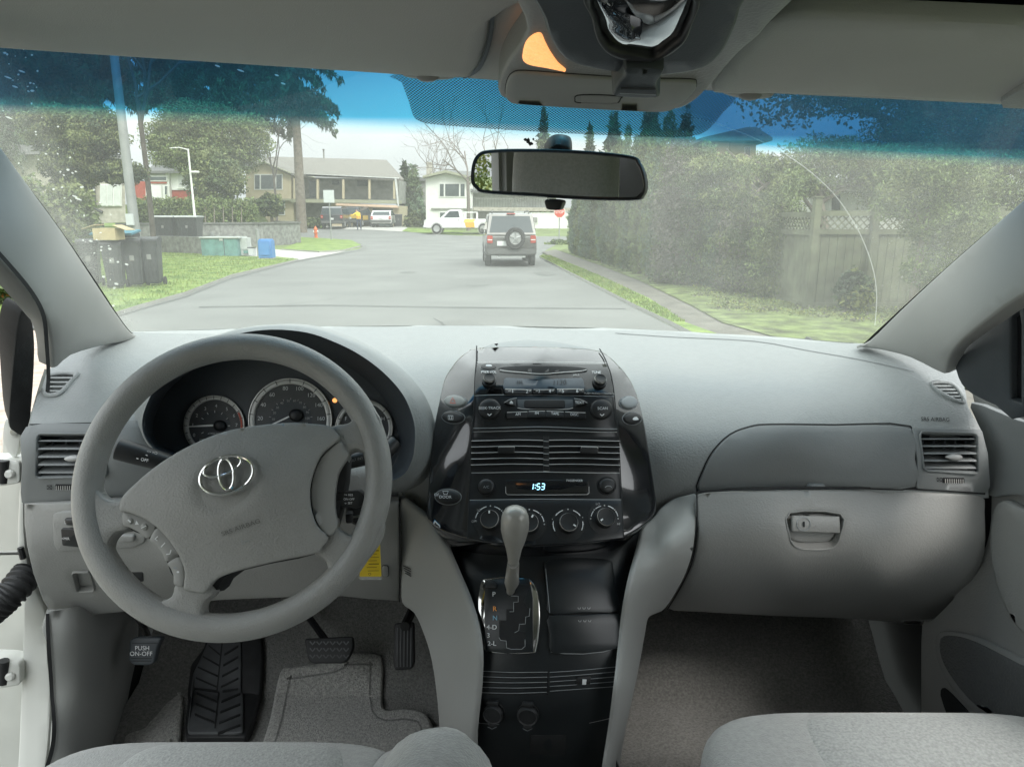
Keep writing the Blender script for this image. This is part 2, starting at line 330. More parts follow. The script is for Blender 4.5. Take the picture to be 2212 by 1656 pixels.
    def prism(s, pts, y0, y1, m, axis='y', M=None, bev=0.0):    # outline in (x,z) extruded along y (or (y,z) along x, (x,y) along z)
        b = bmesh.new(); mk = {'y': lambda p, q: (p[0], q, p[1]), 'x': lambda p, q: (q, p[0], p[1]), 'z': lambda p, q: (p[0], p[1], q)}[axis]
        va = [b.verts.new(mk(p, y0)) for p in pts]; vb = [b.verts.new(mk(p, y1)) for p in pts]; n = len(pts)
        b.faces.new(va); b.faces.new(vb[::-1])
        for i in range(n): b.faces.new((va[i], va[(i + 1) % n], vb[(i + 1) % n], vb[i]))
        bmesh.ops.recalc_face_normals(b, faces=b.faces[:])
        if bev: bmesh.ops.bevel(b, geom=b.edges[:], offset=bev, segments=2, affect='EDGES', clamp_overlap=True)
        if M is not None: b.transform(M)
        b.verts.index_update(); s.add([tuple(v.co) for v in b.verts], [[v.index for v in f.verts] for f in b.faces], m); b.free(); return s
    def cush(s, c, d, mt, e=.32, rot=None, n=40):      # softly rounded cushion (superellipsoid)
        V = []; pw = lambda x: math.copysign(abs(x) ** e, x)
        for i in range(n // 2 + 1):
            a = -math.pi / 2 + math.pi * i / (n // 2)
            for j in range(n): b = 2 * math.pi * j / n; V.append((pw(math.cos(a)) * pw(math.cos(b)) * d[0] / 2, pw(math.cos(a)) * pw(math.sin(b)) * d[1] / 2, pw(math.sin(a)) * d[2] / 2))
        M = Matrix.Translation(c) @ (rot if rot is not None else Matrix.Identity(4)); V = [tuple(M @ Vector(v)) for v in V]
        s.add(V, [(i * n + j, i * n + (j + 1) % n, (i + 1) * n + (j + 1) % n, (i + 1) * n + j) for i in range(n // 2) for j in range(n)], mt); return s
    def xf(s, M):
        s.v = [tuple(M @ Vector(v)) for v in s.v]; return s
    def build(s, name, parent=None, label=None, sharp=38, **kw):
        q = parent; Mw = Matrix.Identity(4)
        while q is not None: Mw = q.matrix_basis @ Mw; q = q.parent
        if parent is not None and Mw != Matrix.Identity(4):
            Mi = Mw.inverted(); s.v = (np.c_[np.array(s.v), np.ones(len(s.v))] @ np.array(Mi).T)[:, :3].tolist()
        me = bpy.data.meshes.new(name); me.from_pydata(s.v, [], s.f)
        for m in s.mats: me.materials.append(MATS[m])
        me.polygons.foreach_set('material_index', s.m); me.polygons.foreach_set('use_smooth', [sharp > 0] * len(s.f)); me.update()
        if sharp > 0 and len(s.f) < 60000:
            b = bmesh.new(); b.from_mesh(me); bmesh.ops.remove_doubles(b, verts=b.verts[:], dist=2e-5); bmesh.ops.recalc_face_normals(b, faces=b.faces[:]); b.to_mesh(me); b.free()
            me.set_sharp_from_angle(angle=R(sharp))
        o = bpy.data.objects.new(name, me); COL.objects.link(o)
        if parent is not None: o.parent = parent
        if label: o['label'] = label
        for k, v in kw.items(): o[k] = v
        return o
def thing(name, label, cat, loc=(0, 0, 0), rz=0.0, group=None, parent=None):
    o = bpy.data.objects.new(name, None); COL.objects.link(o); o.location = loc; o.rotation_euler = (0, 0, rz); o.empty_display_size = .2
    if label: o['label'] = label; 
    if cat: o['category'] = cat
    if group: o['group'] = group
    if parent is not None: o.parent = parent
    return o
def copy_tree(o, parent=None):
    c = o.copy(); COL.objects.link(c); c.parent = parent
    for ch in list(o.children): copy_tree(ch, c)
    return c
def bez(pts, n=6): return smooth(pts, n, closed=False)
# ================================================================ THE MINIVAN (camera stands between its front seats)
VAN = thing('minivan', 'grey interior of the minivan seen from between its front seats, driver door open', 'minivan')
# ---------------- windshield
GL = Surf([(0, 102, .90), (550, 140, .95), (1100, 180, .97), (1650, 205, .97), (2212, 232, .93), (285, 722, 1.44), (700, 712, 1.68), (1100, 711, 1.74), (1500, 724, 1.66), (1850, 745, 1.47)])
m = MB(); out = [(-230, 40), (550, 90), (1100, 120), (1650, 150), (2370, 180), (2390, 330), (2212, 480), (1900, 760), (1500, 770), (700, 760), (240, 770), (-60, 380), (-230, 150)]
vs, fs = cdt([np.array(resamp(out, 14))], 14); m.add(GL.pts(vs), fs, 'windshield_glass')
ws = m.build('windshield', VAN)
u, v = vs[:, 0], vs[:, 1]; line = 222 + .052 * u
tint = np.clip((line - v) / 36 + .65, 0, 1) * np.clip(.50 + (line - v) / 420 + np.abs(u - 1000) / 2300 + np.clip((u - 1400) / 900, 0, .4), .5, 1)
wx, wy = u, v
cx, cy, rr = 1120, 930, 800          # right wiper sweep edge
ARC = [(1470, 243), (1560, 268), (1663, 311), (1738, 358), (1797, 411), (1837, 465), (1866, 520), (1887, 582), (1894, 640), (1890, 700)]
dR = u - np.interp(v, [p[1] for p in ARC], [p[0] for p in ARC])
dirt = np.full(len(u), .15)
sw = 1 / (1 + np.exp(-np.clip(dR / 6, -30, 30))); dirt = np.where(u > 1300, .165 + .07 * sw * (u > 1470) + .02 * np.clip((u - 1300) / 300, 0, 1), dirt)
ln = 40 + (v - 250) * .60; dirt = np.where(u < ln + 60, np.clip(.16 + (ln + 60 - u) / 120 * .16, .16, .32), dirt)
dirt = np.where((v > 610) & (u > 900), np.maximum(dirt, .12), dirt)
dirt += .05 * np.exp(-((u - 1500) / 160) ** 2 - ((v - 430) / 170) ** 2)
dirt *= np.where(v < line, .75, 1.0)
for nm, arr in (('tint', tint), ('dirt', dirt)):
    a = ws.data.attributes.new(nm, 'FLOAT', 'POINT'); 
    co = np.zeros(len(ws.data.vertices) * 3); ws.data.vertices.foreach_get('co', co); co = co.reshape(-1, 3)
    # vertices may have been re-ordered: match through the projected position
    d = co - [0, 0, EYE]; dep = d[:, 1] * cp_ - d[:, 2] * sp_; pu = 1106 + F * d[:, 0] / dep; pv = 828 - F * (d[:, 1] * sp_ + d[:, 2] * cp_) / dep
    o1 = np.lexsort((np.round(v, 1), np.round(u, 1))); o2 = np.lexsort((np.round(pv, 1), np.round(pu, 1))); val = np.zeros(len(pu))
    if len(o1) == len(o2): val[o2] = arr[o1]
    a.data.foreach_set('value', val.astype(np.float32))
GI = lambda: None
m = MB(); m.flatpad(GL, smooth([(862, 150), (868, 172), (884, 215), (893, 245), (910, 258), (960, 266), (1200, 282), (1400, 290), (1490, 290), (1530, 275), (1560, 240), (1592, 205), (1600, 170), (1200, 120)], 2), 'dot_band', off=.004, step=60); m.build('dot_band', ws, 'fine black dot screen around the mirror mount')
m = MB(); arc = bez(ARC, 5)
mat('dirt_spot', (.02, .02, .02), .9)
m.line(GL, arc, 'dirt_line', w=2.2, off=.002); m.build('wiper_streak', ws)
m = MB()
for (x, y, s_) in [(1140, 302, 7), (1146, 308, 6), (1135, 299, 4), (1152, 298, 3)]:
    m.flatpad(GL, [(x + s_ * random.uniform(.5, 1.1) * math.cos(t), y + s_ * random.uniform(.5, 1.1) * math.sin(t)) for t in np.linspace(0, 5.6, 10)], 'dirt_spot', off=.002)
for i in range(70):
    t = random.random(); x = 20 + 250 * t + random.gauss(0, 26); y = 120 + 560 * t + random.gauss(0, 30); s_ = random.uniform(.8, 2.6)
    m.flatpad(GL, ell((x, y), s_ * random.uniform(.8, 2.2), s_, 7, random.uniform(-.3, .5)), 'splash', off=.002)
for (x, y) in [(18, 165), (33, 185), (48, 152), (598, 160), (612, 178), (470, 140), (520, 150), (20, 252), (170, 428), (162, 422)]:
    m.flatpad(GL, ell((x, y), random.uniform(5, 10), 1.8, 9, .35), 'splash', off=.002)
m.build('grime_spots', ws, kind='stuff')
# ---------------- headliner and roof
HL = Surf([(-200, 80, .86), (0, 100, .88), (550, 138, .93), (1100, 178, .95), (1650, 203, .95), (2212, 230, .91), (2400, 240, .89), (0, -60, .66), (550, -60, .68), (1100, -60, .70), (1650, -60, .70), (2212, -60, .68)])
m = MB()
vs, fs = cdt([np.array(resamp([(-420, 45), (0, 98), (550, 136), (900, 160), (1100, 176), (1650, 201), (2212, 228), (2560, 245), (2560, -260), (-420, -260)], 30))], 30)
m.add(HL.pts(vs), fs, 'headliner'); hl = m.build('headliner', VAN)
m = MB()   # roof skin above and behind, keeps the sky off the headliner
m.prism([(-.80, 1.92), (.80, 1.92), (.80, 1.95), (-.80, 1.95)], -1.9, .55, 'headliner'); m.prism([(-.74, 1.90), (.74, 1.90), (.74, 1.96), (-.74, 1.96)], .55, .62, 'headliner')
m.build('roof', VAN)
# sun visors
VL = Surf([(0, 95, .865), (550, 133, .915), (1040, 168, .93), (0, -60, .66), (550, -60, .68), (1040, -60, .69)])
m = MB(); m.pad(VL, smooth([(-300, -70), (-300, 62), (0, 90), (400, 118), (760, 142), (985, 156), (1025, 140), (1046, 90), (1056, 30), (1058, -70)], 4), 'visor_cloth', h=.010, base=-.008, ch=9, step=26); vis = m.build('sun_visor', VAN)
m = MB(); m.line(HL, smooth([(1064, -70), (1064, 30), (1056, 92), (1034, 145), (1000, 163)], 4, False), 'cluster_dark', w=9, off=.0015); m.build('visor_edge_shadow', VAN)  # dark strip on the headliner paints the shadow along the visor edge
m = MB(); m.dome(VL, smooth([(868, 152), (905, 140), (940, 138), (985, 156), (960, 162), (900, 160)], 4), 'visor_cloth', h=.007); m.dome(VL, ell((925, 152), 26, 5), 'trim_grey', h=.011, base=.004); m.build('visor_clip', vis)
VR = Surf([(1560, 190, .93), (2212, 222, .885), (2500, 235, .87), (1640, 20, .72), (2212, 30, .69), (2500, 40, .68)])
m = MB(); m.pad(VR, smooth([(1538, 178), (1570, 120), (1612, 62), (1660, 26), (1740, 12), (1900, 18), (2212, 32), (2480, 46), (2500, 225), (2212, 212), (1900, 196), (1700, 190), (1570, 190)], 4), 'visor_cloth', h=.010, base=-.008, ch=9, step=26); vis = m.build('sun_visor', VAN)
m = MB(); m.dome(VR, smooth([(1560, 190), (1600, 184), (1640, 182), (1672, 198), (1640, 204), (1590, 200)], 4), 'visor_cloth', h=.007); m.dome(VR, ell((1622, 192), 26, 5), 'trim_grey', h=.011, base=.004); m.build('visor_clip', vis)
m = MB(); m.pad(VR, [(2165, 190), (2240, 140), (2300, 140), (2300, 210), (2170, 204)], 'trim_grey', h=.016, base=.0, ch=2); m.build('visor_pivot', vis)
# dark sheet painting the shade in the gap above the passenger visor
m = MB(); m.pad(HL, smooth([(1600, 20), (1680, 0), (1900, 2), (2300, 22), (2500, 28), (2500, -120), (1600, -120)], 2), 'cluster_dark', h=.004, base=-.004, ch=2, step=40); m.build('visor_gap_shade', VAN)
# ---------------- overhead console
OC = Surf([(1085, 190, .88), (1290, 212, .89), (1480, 212, .88), (1100, 100, .78), (1500, 110, .79), (1160, 0, .68), (1560, 0, .68), (1160, -80, .62), (1560, -80, .62)])
m = MB(); m.pad(OC, smooth([(1158, -80), (1140, 40), (1098, 110), (1080, 150), (1078, 180), (1095, 195), (1140, 205), (1290, 216), (1440, 220), (1492, 205), (1540, 160), (1600, 90), (1660, 30), (1700, -80)], 4), 'trim_grey', h=.012, base=-.02, ch=7, step=24); oc = m.build('overhead_console', VAN)
m = MB(); lid = smooth(K('A8', (275, 640), (285, 540), (330, 475), (430, 458), (800, 485), (1300, 520), (1690, 530), (1745, 550), (1730, 610), (1640, 700), (1550, 760), (1400, 772), (900, 745), (400, 712), (310, 690)), 3)
m.ring(OC, inset(lid, -1.5), 'seam', w=2.6, h=.0125, base=.008); m.pad(OC, lid, 'console_grey', h=.016, base=.006, ch=3, step=24); ld = m.build('compartment_lid', oc)
m = MB(); b = smooth(K('A8', (810, 665), (830, 625), (1000, 620), (1170, 635), (1165, 655), (1135, 695), (1000, 698), (830, 690)), 3)
m.ring(OC, b, 'seam', w=1.8, h=.0166, base=.012)
for i in range(7): m.line(OC, K('A8', (860, 630 + i * 9.5), (1140, 638 + i * 8.5)), 'mark_grey', w=1.2, off=.0168)
m.build('push_pad', ld)
m = MB(); m.pad(OC, smooth(K('A8', (545, 150), (480, 170), (430, 230), (408, 330), (420, 370), (470, 400), (600, 425), (740, 452), (680, 390), (620, 300), (580, 220)), 4), 'dome_glow', h=.015, base=.004, ch=3, step=14); m.build('map_light', oc, 'lit orange map light lens')
# convex cabin mirror hanging in its dark housing
HS = Surf([(1180, 0, .62), (1590, 0, .62), (1200, 80, .67), (1560, 80, .67), (1380, 150, .72), (1380, -60, .58), (1250, 130, .70), (1500, 130, .70)])
m = MB(); m.pad(HS, smooth([(1165, -90), (1172, 20), (1195, 80), (1230, 118), (1300, 138), (1400, 150), (1500, 140), (1550, 110), (1580, 60), (1600, 0), (1606, -90)], 4), 'cluster_dark', h=.010, base=-.03, ch=12, step=22); hs_ = m.build('cabin_mirror_housing', oc)
m = MB(); m.pad(HS, smooth([(1274, -70), (1280, 0), (1292, 50), (1320, 82), (1370, 96), (1420, 92), (1466, 64), (1490, 20), (1496, -70)], 4), 'black', h=.018, base=.0, ch=5, holes=[smooth([(1291, -60), (1294, 10), (1306, 48), (1330, 70), (1380, 80), (1418, 84), (1446, 62), (1474, 30), (1482, -60)], 4)]); m.build('mirror_bezel', oc)
m = MB(); m.dome(HS, smooth([(1287, -64), (1290, 12), (1303, 50), (1328, 74), (1380, 84), (1420, 87), (1450, 66), (1478, 32), (1486, -64)], 5), 'cabin_mirror', h=.0135, base=.002, k=1.6); m.build('convex_mirror', oc)
m = MB(); m.pad(HS, smooth(K('A8', (1200, 345), (1470, 355), (1490, 400), (1450, 470), (1460, 540), (1440, 600), (1120, 590), (1095, 545), (1120, 490), (1180, 410)), 3), 'cluster_dark', h=.022, base=-.01, ch=5, step=12); m.line(HS, K('A8', (1140, 545), (1440, 555)), 'mark_dim', w=2, off=.0225); m.line(HS, K('A8', (1150, 500), (1440, 506)), 'seam', w=5, off=.0225); m.build('mirror_latch', oc)
# ---------------- rear view mirror
M1 = Surf([(1010, 380, 1.0), (1400, 380, 1.0), (1200, 320, .992), (1200, 440, 1.0)])
RM = PlaneS(P(1204, 378, 1.0), (-.25, -1, -.03))
oo = smooth(K('A8', (5, 1400), (15, 1270), (60, 1190), (150, 1160), (430, 1152), (850, 1165), (1240, 1205), (1310, 1260), (1350, 1350), (1362, 1450), (1335, 1520), (1270, 1552), (900, 1548), (500, 1522), (120, 1498), (40, 1460)), 5)
m = MB(); m.pad(RM, oo, 'black', h=.006, base=-.022, ch=6, holes=[inset(oo, 8)]); m.pad(RM, oo, 'black', h=-.002, base=-.03, ch=7)
rm = m.build('rear_view_mirror', VAN)
m = MB(); m.flatpad(RM, inset(oo, 6), 'mirror', off=.002); m.build('mirror_glass', rm)
m = MB(); m.pad(RM, smooth(K('A8', (590, 1545), (715, 1550), (710, 1600), (690, 1625), (610, 1620), (590, 1600)), 3), 'black', h=.010, base=-.015, ch=3); m.build('dipping_tab', rm)
m = MB(); m.pad(GL, smooth(K('A8', (575, 1150), (600, 1075), (650, 1042), (720, 1042), (775, 1070), (765, 1150)), 4), 'black', h=.02, base=0, ch=5); m.dome(GL, ell(K1('A8', 700, 1145), 13, 12), 'mark_grey', h=.008, off=.02)
m.tube([GL.at([K1('A8', 680, 1140)], .02)[0], P(1204, 366, 1.03)], .009, 'black', 12); m.build('mirror_mount', rm)
# ---------------- dashboard
DASH = Surf([(285, 722, 1.42), (500, 716, 1.58), (700, 712, 1.66), (900, 710, 1.70), (1100, 711, 1.72), (1300, 716, 1.70), (1500, 724, 1.64), (1700, 736, 1.54), (1850, 745, 1.45), (150, 770, 1.25), (2040, 800, 1.22),
  (200, 800, 1.2), (950, 790, 1.36), (1450, 790, 1.40), (1700, 800, 1.34), (1900, 810, 1.26), (120, 860, 1.13), (950, 860, 1.24), (1450, 860, 1.25), (1700, 860, 1.21), (2000, 870, 1.15),
  (65, 918, 1.08), (300, 915, 1.09), (930, 920, 1.15), (1450, 930, 1.16), (1700, 918, 1.125), (2110, 925, 1.09), (60, 1000, 1.06), (300, 1000, 1.07), (900, 1000, 1.11), (1450, 1000, 1.13), (1700, 1000, 1.10), (2130, 1000, 1.07),
  (50, 1085, 1.07), (300, 1085, 1.08), (900, 1085, 1.115), (1450, 1110, 1.15), (1700, 1060, 1.11), (2130, 1065, 1.08), (900, 1160, 1.13), (1450, 1160, 1.17)], lam=.0003)
crest = smooth([(305, 925), (312, 880), (340, 830), (400, 775), (480, 730), (570, 711), (660, 716), (730, 740), (785, 769), (835, 808), (874, 854), (895, 905), (899, 950), (890, 1000), (860, 1035), (780, 1050), (600, 1050), (450, 1020), (370, 990), (325, 965)], 5)
lv = rnd(K('A3', (205, 605), (545, 605), (545, 800), (198, 808)), 8)
rv = rnd(K('A5', (1122, 408), (1328, 412), (1334, 545), (1136, 538)), 8)
ld_ = smooth(K('A3', (262, 305), (372, 300), (350, 335), (300, 385), (246, 393), (238, 370)), 3)
rd_ = smooth(K('A5', (1172, 222), (1228, 222), (1262, 246), (1282, 288), (1252, 276), (1196, 244)), 3)
m = MB()
dout = smooth([(112, 790), (150, 765), (215, 742)], 4, False) + [(285, 716), (500, 710), (700, 705), (900, 703), (1100, 704), (1300, 708), (1500, 717), (1700, 729), (1850, 741)] + smooth([(1900, 744), (1985, 752), (2060, 785), (2084, 840), (2092, 880), (2118, 926), (2128, 975), (2134, 1030), (2136, 1075)], 3, False) + [(1800, 1090), (1520, 1090), (1415, 1172), (1395, 1130), (1372, 1000), (1340, 850), (1290, 795), (1170, 780), (1050, 795), (990, 850), (962, 1000), (945, 1130), (925, 1150), (860, 1092), (400, 1092), (52, 1090), (50, 1040), (56, 975), (62, 918), (72, 880), (86, 840)]
m.pad(DASH, dout, 'dash_top', h=0, base=-.03, ch=0, step=15, holes=[inset(crest, -1), inset(lv, -1), inset(rv, -1), inset(ld_, -1), inset(rd_, -1)])
# carry the top on under the glass
g = [(285, 716), (500, 710), (700, 705), (900, 703), (1100, 704), (1300, 708), (1500, 717), (1700, 729), (1850, 741)]
A = DASH.pts(g); B = A + [0, .35, -.10]; m.add(np.concatenate([A, B]), [(i, i + 1, len(g) + i + 1, len(g) + i) for i in range(len(g) - 1)], 'dash_top')
dash = m.build('dashboard', VAN)
m = MB()
SE = lambda pts, w=2.2, mt='seam', off=.0006: m.line(DASH, pts, mt, w=w, off=off)
SE(bez([(64, 917), (180, 914), (308, 912)]), 2.2)
m.build('panel_seam', dash); m = MB(); SE(smooth(K('A5', (-20, 30), (200, 45), (500, 60), (700, 95), (900, 130), (1100, 175)), 3, False), 1.2, 'dash_mid')
m.build('vinyl_crease', dash)
m = MB(); m.text(DASH, 'SRS AIRBAG', *K1('A5', 1180, 354), 8.5, 'seam', rot=.02, off=.0008); m.build('embossed_lettering', dash)
# vent panels (mid grey)
m = MB(); m.pad(DASH, smooth(K('A3', (138, 562), (470, 545), (715, 532), (735, 600), (800, 680), (900, 730), (1100, 790), (1500, 830), (1900, 870), (2020, 800), (2040, 880), (2010, 935), (1400, 930), (700, 905), (450, 925), (200, 945), (115, 940), (118, 750)), 3), 'dash_mid', h=.0035, base=-.004, ch=3, step=16, holes=[inset(lv, -1.2), inset(crest, -24)] if False else [inset(lv, -1.2)])
pn = m.build('vent_panel', VAN, 'driver side dash panel around the outer air vent')
m = MB(); m.pad(DASH, smooth(K('A5', (292, 618), (312, 545), (350, 475), (410, 415), (480, 388), (560, 378), (800, 380), (1082, 385), (1102, 500), (1102, 600), (900, 604), (700, 602), (400, 608)), 2), 'dash_mid', h=.004, base=-.004, ch=3, step=16); ap = m.build('airbag_door', dash)
m = MB(); m.line(DASH, inset(smooth(K('A5', (288, 622), (308, 542), (347, 470), (408, 411), (480, 382), (560, 372), (800, 374), (1086, 379), (1106, 500), (1106, 606), (900, 610), (700, 608), (400, 614)), 3), 0), 'seam', w=3.2, closed=True); m.build('door_seam', ap)
m = MB(); m.dome(DASH, rnd(K('A5', (692, 600), (700, 586), (760, 588), (768, 602)), 4), 'dash_mid', h=.008, off=.003); m.build('release_tab', ap)
m = MB(); m.pad(DASH, rnd(K('A5', (1090, 384), (1352, 392), (1374, 480), (1384, 600), (1368, 626), (1105, 610), (1109, 500)), 6), 'dash_mid', h=.004, base=-.004, ch=3, step=18, holes=[inset(rv, -1.2)]); pr = m.build('vent_panel', VAN, 'passenger side dash panel around the outer air vent')
for par, o_, kx, knobx, txx in ((pn, lv, ('A3', 6), K1('A3', 380, 718), K('A3', (300, 862), (262, 860))), (pr, rv, ('A5', 5), K1('A5', 1245, 493), K('A5', (1243, 577), (1190, 574)))):
    a = np.array(o_); x0, x1 = a[:, 0].min(), a[:, 0].max(); y0, y1 = a[:, 1].min(), a[:, 1].max()
    m = MB(); m.pad(DASH, inset(o_, -4), 'dash_mid', h=.008, base=-.002, ch=2.5, holes=[o_]); m.pad(DASH, inset(o_, -2), 'seam', h=-.035, base=-.045, ch=0)
    l = np.array(o_); n = len(l); V = np.concatenate([DASH.at(l, .004), DASH.at(l, -.04)]); m.add(V, [(i, (i + 1) % n, n + (i + 1) % n, n + i) for i in range(n)], 'cluster_dark')
    vent = m.build('side_vent', VAN)
    for k in range(5):
        yy = y0 + (y1 - y0) * (k + .6) / 5.2; m = MB(); P0 = DASH.at([(x0 + 1, yy), (x1 - 1, yy), (x1 - 1, yy + 3.4), (x0 + 1, yy + 3.4)], 0); nn = DASH.nrm([(x0 + 60, yy)])[0]
        q = [P0[0] + nn * .002, P0[1] + nn * .002, P0[2] + nn * .004, P0[3] + nn * .004]; bk = [p - nn * .028 + np.array([0, 0, .006]) for p in q]
        m.add(q + bk, [(0, 1, 2, 3), (4, 5, 6, 7), (0, 1, 5, 4), (3, 2, 6, 7), (0, 3, 7, 4), (1, 2, 6, 5)], 'dash_mid'); m.build('slat', vent)
    m = MB()
    for k in range(5):
        xx = x0 + (x1 - x0) * (k + .5) / 5; m.line(DASH, [(xx, y0 + 4), (xx, y1 - 4)], 'cluster_dark', w=4, off=-.018)
    m.build('rear_vane', vent)
    m = MB(); m.dome(DASH, smooth([(knobx[0] - 17, knobx[1]), (knobx[0] - 6, knobx[1] - 6), (knobx[0] + 15, knobx[1] - 5), (knobx[0] + 15, knobx[1] + 3), (knobx[0] - 4, knobx[1] + 5)], 3), 'mark_grey', h=.008, off=.002); m.build('vent_tab', vent)
    m = MB(); c = txx[0] if par is pr else K1('A3', 345, 860); m.pad(DASH, rnd(rect(c[0] - 24, c[1] - 6, c[0] + 24, c[1] + 6), 3), 'seam', h=.0045, base=0, ch=1)
    for k in range(9): m.line(DASH, [(c[0] - 19 + k * 4.7, c[1] - 4.5), (c[0] - 19 + k * 4.7, c[1] + 4.5)], 'mark_grey', w=1.8, off=.0065)
    c = txx[1]; m.line(DASH, rect(c[0] - 5, c[1] - 4, c[0] + 5, c[1] + 4), 'seam', w=1.2, off=.0045, closed=True); m.line(DASH, [(c[0] - 5, c[1] - 4), (c[0] + 5, c[1] + 4)], 'seam', w=1, off=.0045); m.line(DASH, [(c[0] - 5, c[1] + 4), (c[0] + 5, c[1] - 4)], 'seam', w=1, off=.0045)
    m.build('thumb_wheel', vent)
for par, o_, fr, nn_ in ((dash, ld_, smooth(K('A3', (228, 296), (400, 284), (372, 332), (310, 400), (240, 410), (214, 388)), 4), 4), (dash, rd_, smooth(K('A5', (1163, 214), (1230, 212), (1276, 240), (1293, 292), (1246, 285), (1186, 250)), 4), 5)):
    m = MB(); m.pad(DASH, fr, 'dash_top', h=.004, base=-.002, ch=3, holes=[o_]); m.pad(DASH, inset(o_, -1), 'seam', h=-.015, base=-.02, ch=0); dv = m.build('defroster_vent', VAN)
    a = np.array(o_); y0, y1 = a[:, 1].min(), a[:, 1].max()
    for k in range(nn_):
        yy = y0 + (y1 - y0) * (k + .7) / (nn_ + .4)
        xs = [p[0] for p in resamp(list(map(tuple, a)), 1.5) if abs(p[1] - yy) < 2.2]
        if len(xs) < 2: continue
        m = MB(); m.pad(DASH, rect(min(xs) - 1, yy - 1.6, max(xs) + 1, yy + 1.6), 'dash_top', h=.001, base=-.012, ch=0); m.build('slat', dv)
# ---------------- instrument cluster with its hood
N = len(crest); innr = smooth([(332, 925), (342, 880), (367, 840), (422, 795), (492, 765), (570, 752), (650, 755), (715, 775), (765, 800), (808, 835), (838, 875), (852, 915), (856, 950), (850, 985), (832, 1006), (780, 1016), (600, 1025), (460, 1005), (387, 975), (347, 955)], 5)
CRY = [1.07, 1.075, 1.09, 1.10, 1.115, 1.12, 1.12, 1.115, 1.11, 1.10, 1.085, 1.08, 1.075, 1.07, 1.065, 1.06, 1.055, 1.055, 1.06, 1.065]
cy_ = np.interp(np.arange(N) / N * 20, range(21), CRY + CRY[:1])
ce = np.array(crest); cen = np.array([590, 890])
def ringpts(sc, ys, shift=(0, 0)): return [tuple(P(*(cen + (c - cen) * s_ + shift), y)) for c, s_, y in zip(ce, np.broadcast_to(sc, (N,)), ys)]
ang = np.arctan2(-(ce[:, 1] - 890), ce[:, 0] - 590); up = np.clip(np.sin(ang), 0, 1); rt = np.clip(np.cos(ang), 0, 1)
outr = cen + (ce - cen) * (1 + .07 + .085 * rt[:, None]); oy = DASH.pts(outr)
V = [tuple(x) for x in oy + DASH.nrm(outr) * -.004]; rings = [V]
mid = cen + (ce - cen) * (1 + .03 + .028 * rt[:, None]); my = cy_ + .045 * (.4 + up)
rings.append([tuple(P(*c, y)) for c, y in zip(mid, my)])
rings.append([tuple(P(*(cen + (c - cen) * 1.006), y)) for c, y in zip(ce, cy_ + .010)]); rings.append([tuple(P(*(cen + (c - cen) * .992), y)) for c, y in zip(ce, cy_ + .001)])
inn = np.array(innr); rings2 = [[tuple(P(*(cen + (c - cen) * .985), y)) for c, y in zip(ce, cy_ + .003)], [tuple(P(*((c * .6 + q * .4)), y)) for c, q, y in zip(ce, inn, cy_ * .6 + 1.2 * .4)], [tuple(P(*q, 1.2)) for q in inn]]
m = MB(); V = [p for r in rings for p in r]; m.add(V, [(r * N + j, r * N + (j + 1) % N, (r + 1) * N + (j + 1) % N, (r + 1) * N + j) for r in range(len(rings) - 1) for j in range(N)], 'dash_top')
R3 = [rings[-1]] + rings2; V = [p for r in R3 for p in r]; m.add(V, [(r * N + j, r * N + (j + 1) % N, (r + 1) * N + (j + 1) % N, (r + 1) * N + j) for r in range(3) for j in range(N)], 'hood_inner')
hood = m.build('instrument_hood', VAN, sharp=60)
GP = PlaneS(P(600, 900, 1.195), (0, -1, .34))
m = MB(); m.flatpad(GP, inset(innr, -8), 'cluster_dark', off=0, step=40); clu = m.build('instrument_cluster', VAN)
def gauge(c, r, name):
    m = MB(); m.ring(GP, ell(c, r, r * .99, 72), 'dial_ring', w=r * .12, h=.006, base=0); m.ring(GP, ell(c, r * 1.03, r * 1.02, 72), 'satin', w=r * .035, h=.0065, base=0); m.flatpad(GP, ell(c, r * .9, r * .89, 60), 'dial', off=.001); m.flatpad(GP, ell(c, r * .52, r * .51, 48), 'cluster_dark', off=.0016)
    return m
def ticks(m, c, r0, r1, angs, w, mt, off=.0066):
    for a in angs: m.line(GP, [(c[0] + r0 * math.cos(a), c[1] + r0 * math.sin(a)), (c[0] + r1 * math.cos(a), c[1] + r1 * math.sin(a))], mt, w=w, off=off)
def needle(m, c, tip, w=5.0):
    c = np.array(c); t = np.array(tip); d = (t - c) / np.linalg.norm(t - c); n = np.array([-d[1], d[0]]); m.flatpad(GP, [tuple(c + n * w / 2), tuple(t + n * 1.2), tuple(t - n * 1.2), tuple(c - n * w / 2)], 'needle', off=.007)
# tachometer
TC = K1('B7', 692, 492); m = gauge(TC, 64, 'tach'); g1 = m.build('gauge', clu, 'small round tachometer dial')
m = MB(); ticks(m, TC, 57, 64, np.linspace(R(150), R(390), 17), 1.3, 'seam')
for i, (x, y) in enumerate([(528, 567), (518, 488), (550, 411), (617, 358), (703, 336), (788, 361), (845, 412), (864, 488), (842, 562)]): m.text(GP, str(i), *K1('B7', x, y), 7.5, 'mark', off=.0022)
ticks(m, TC, 28, 33, [R(150 + i * 30) for i in range(9)], 1.3, 'mark', .0022); m.text(GP, 'x1000r/min', *K1('B7', 687, 553), 4.2, 'mark', off=.0022)
a = np.linspace(R(-28), R(22), 14); m.line(GP, [(TC[0] + 60 * math.cos(t), TC[1] + 60 * math.sin(t)) for t in a], 'red_mark', w=4.2, off=.0067); m.build('dial_markings', g1)
m = MB(); m.pad(GP, rect(*K1('B7', 570, 595), *K1('B7', 800, 628)), 'lcd', h=.003, base=0, ch=.5); m.build('odometer_window', g1)
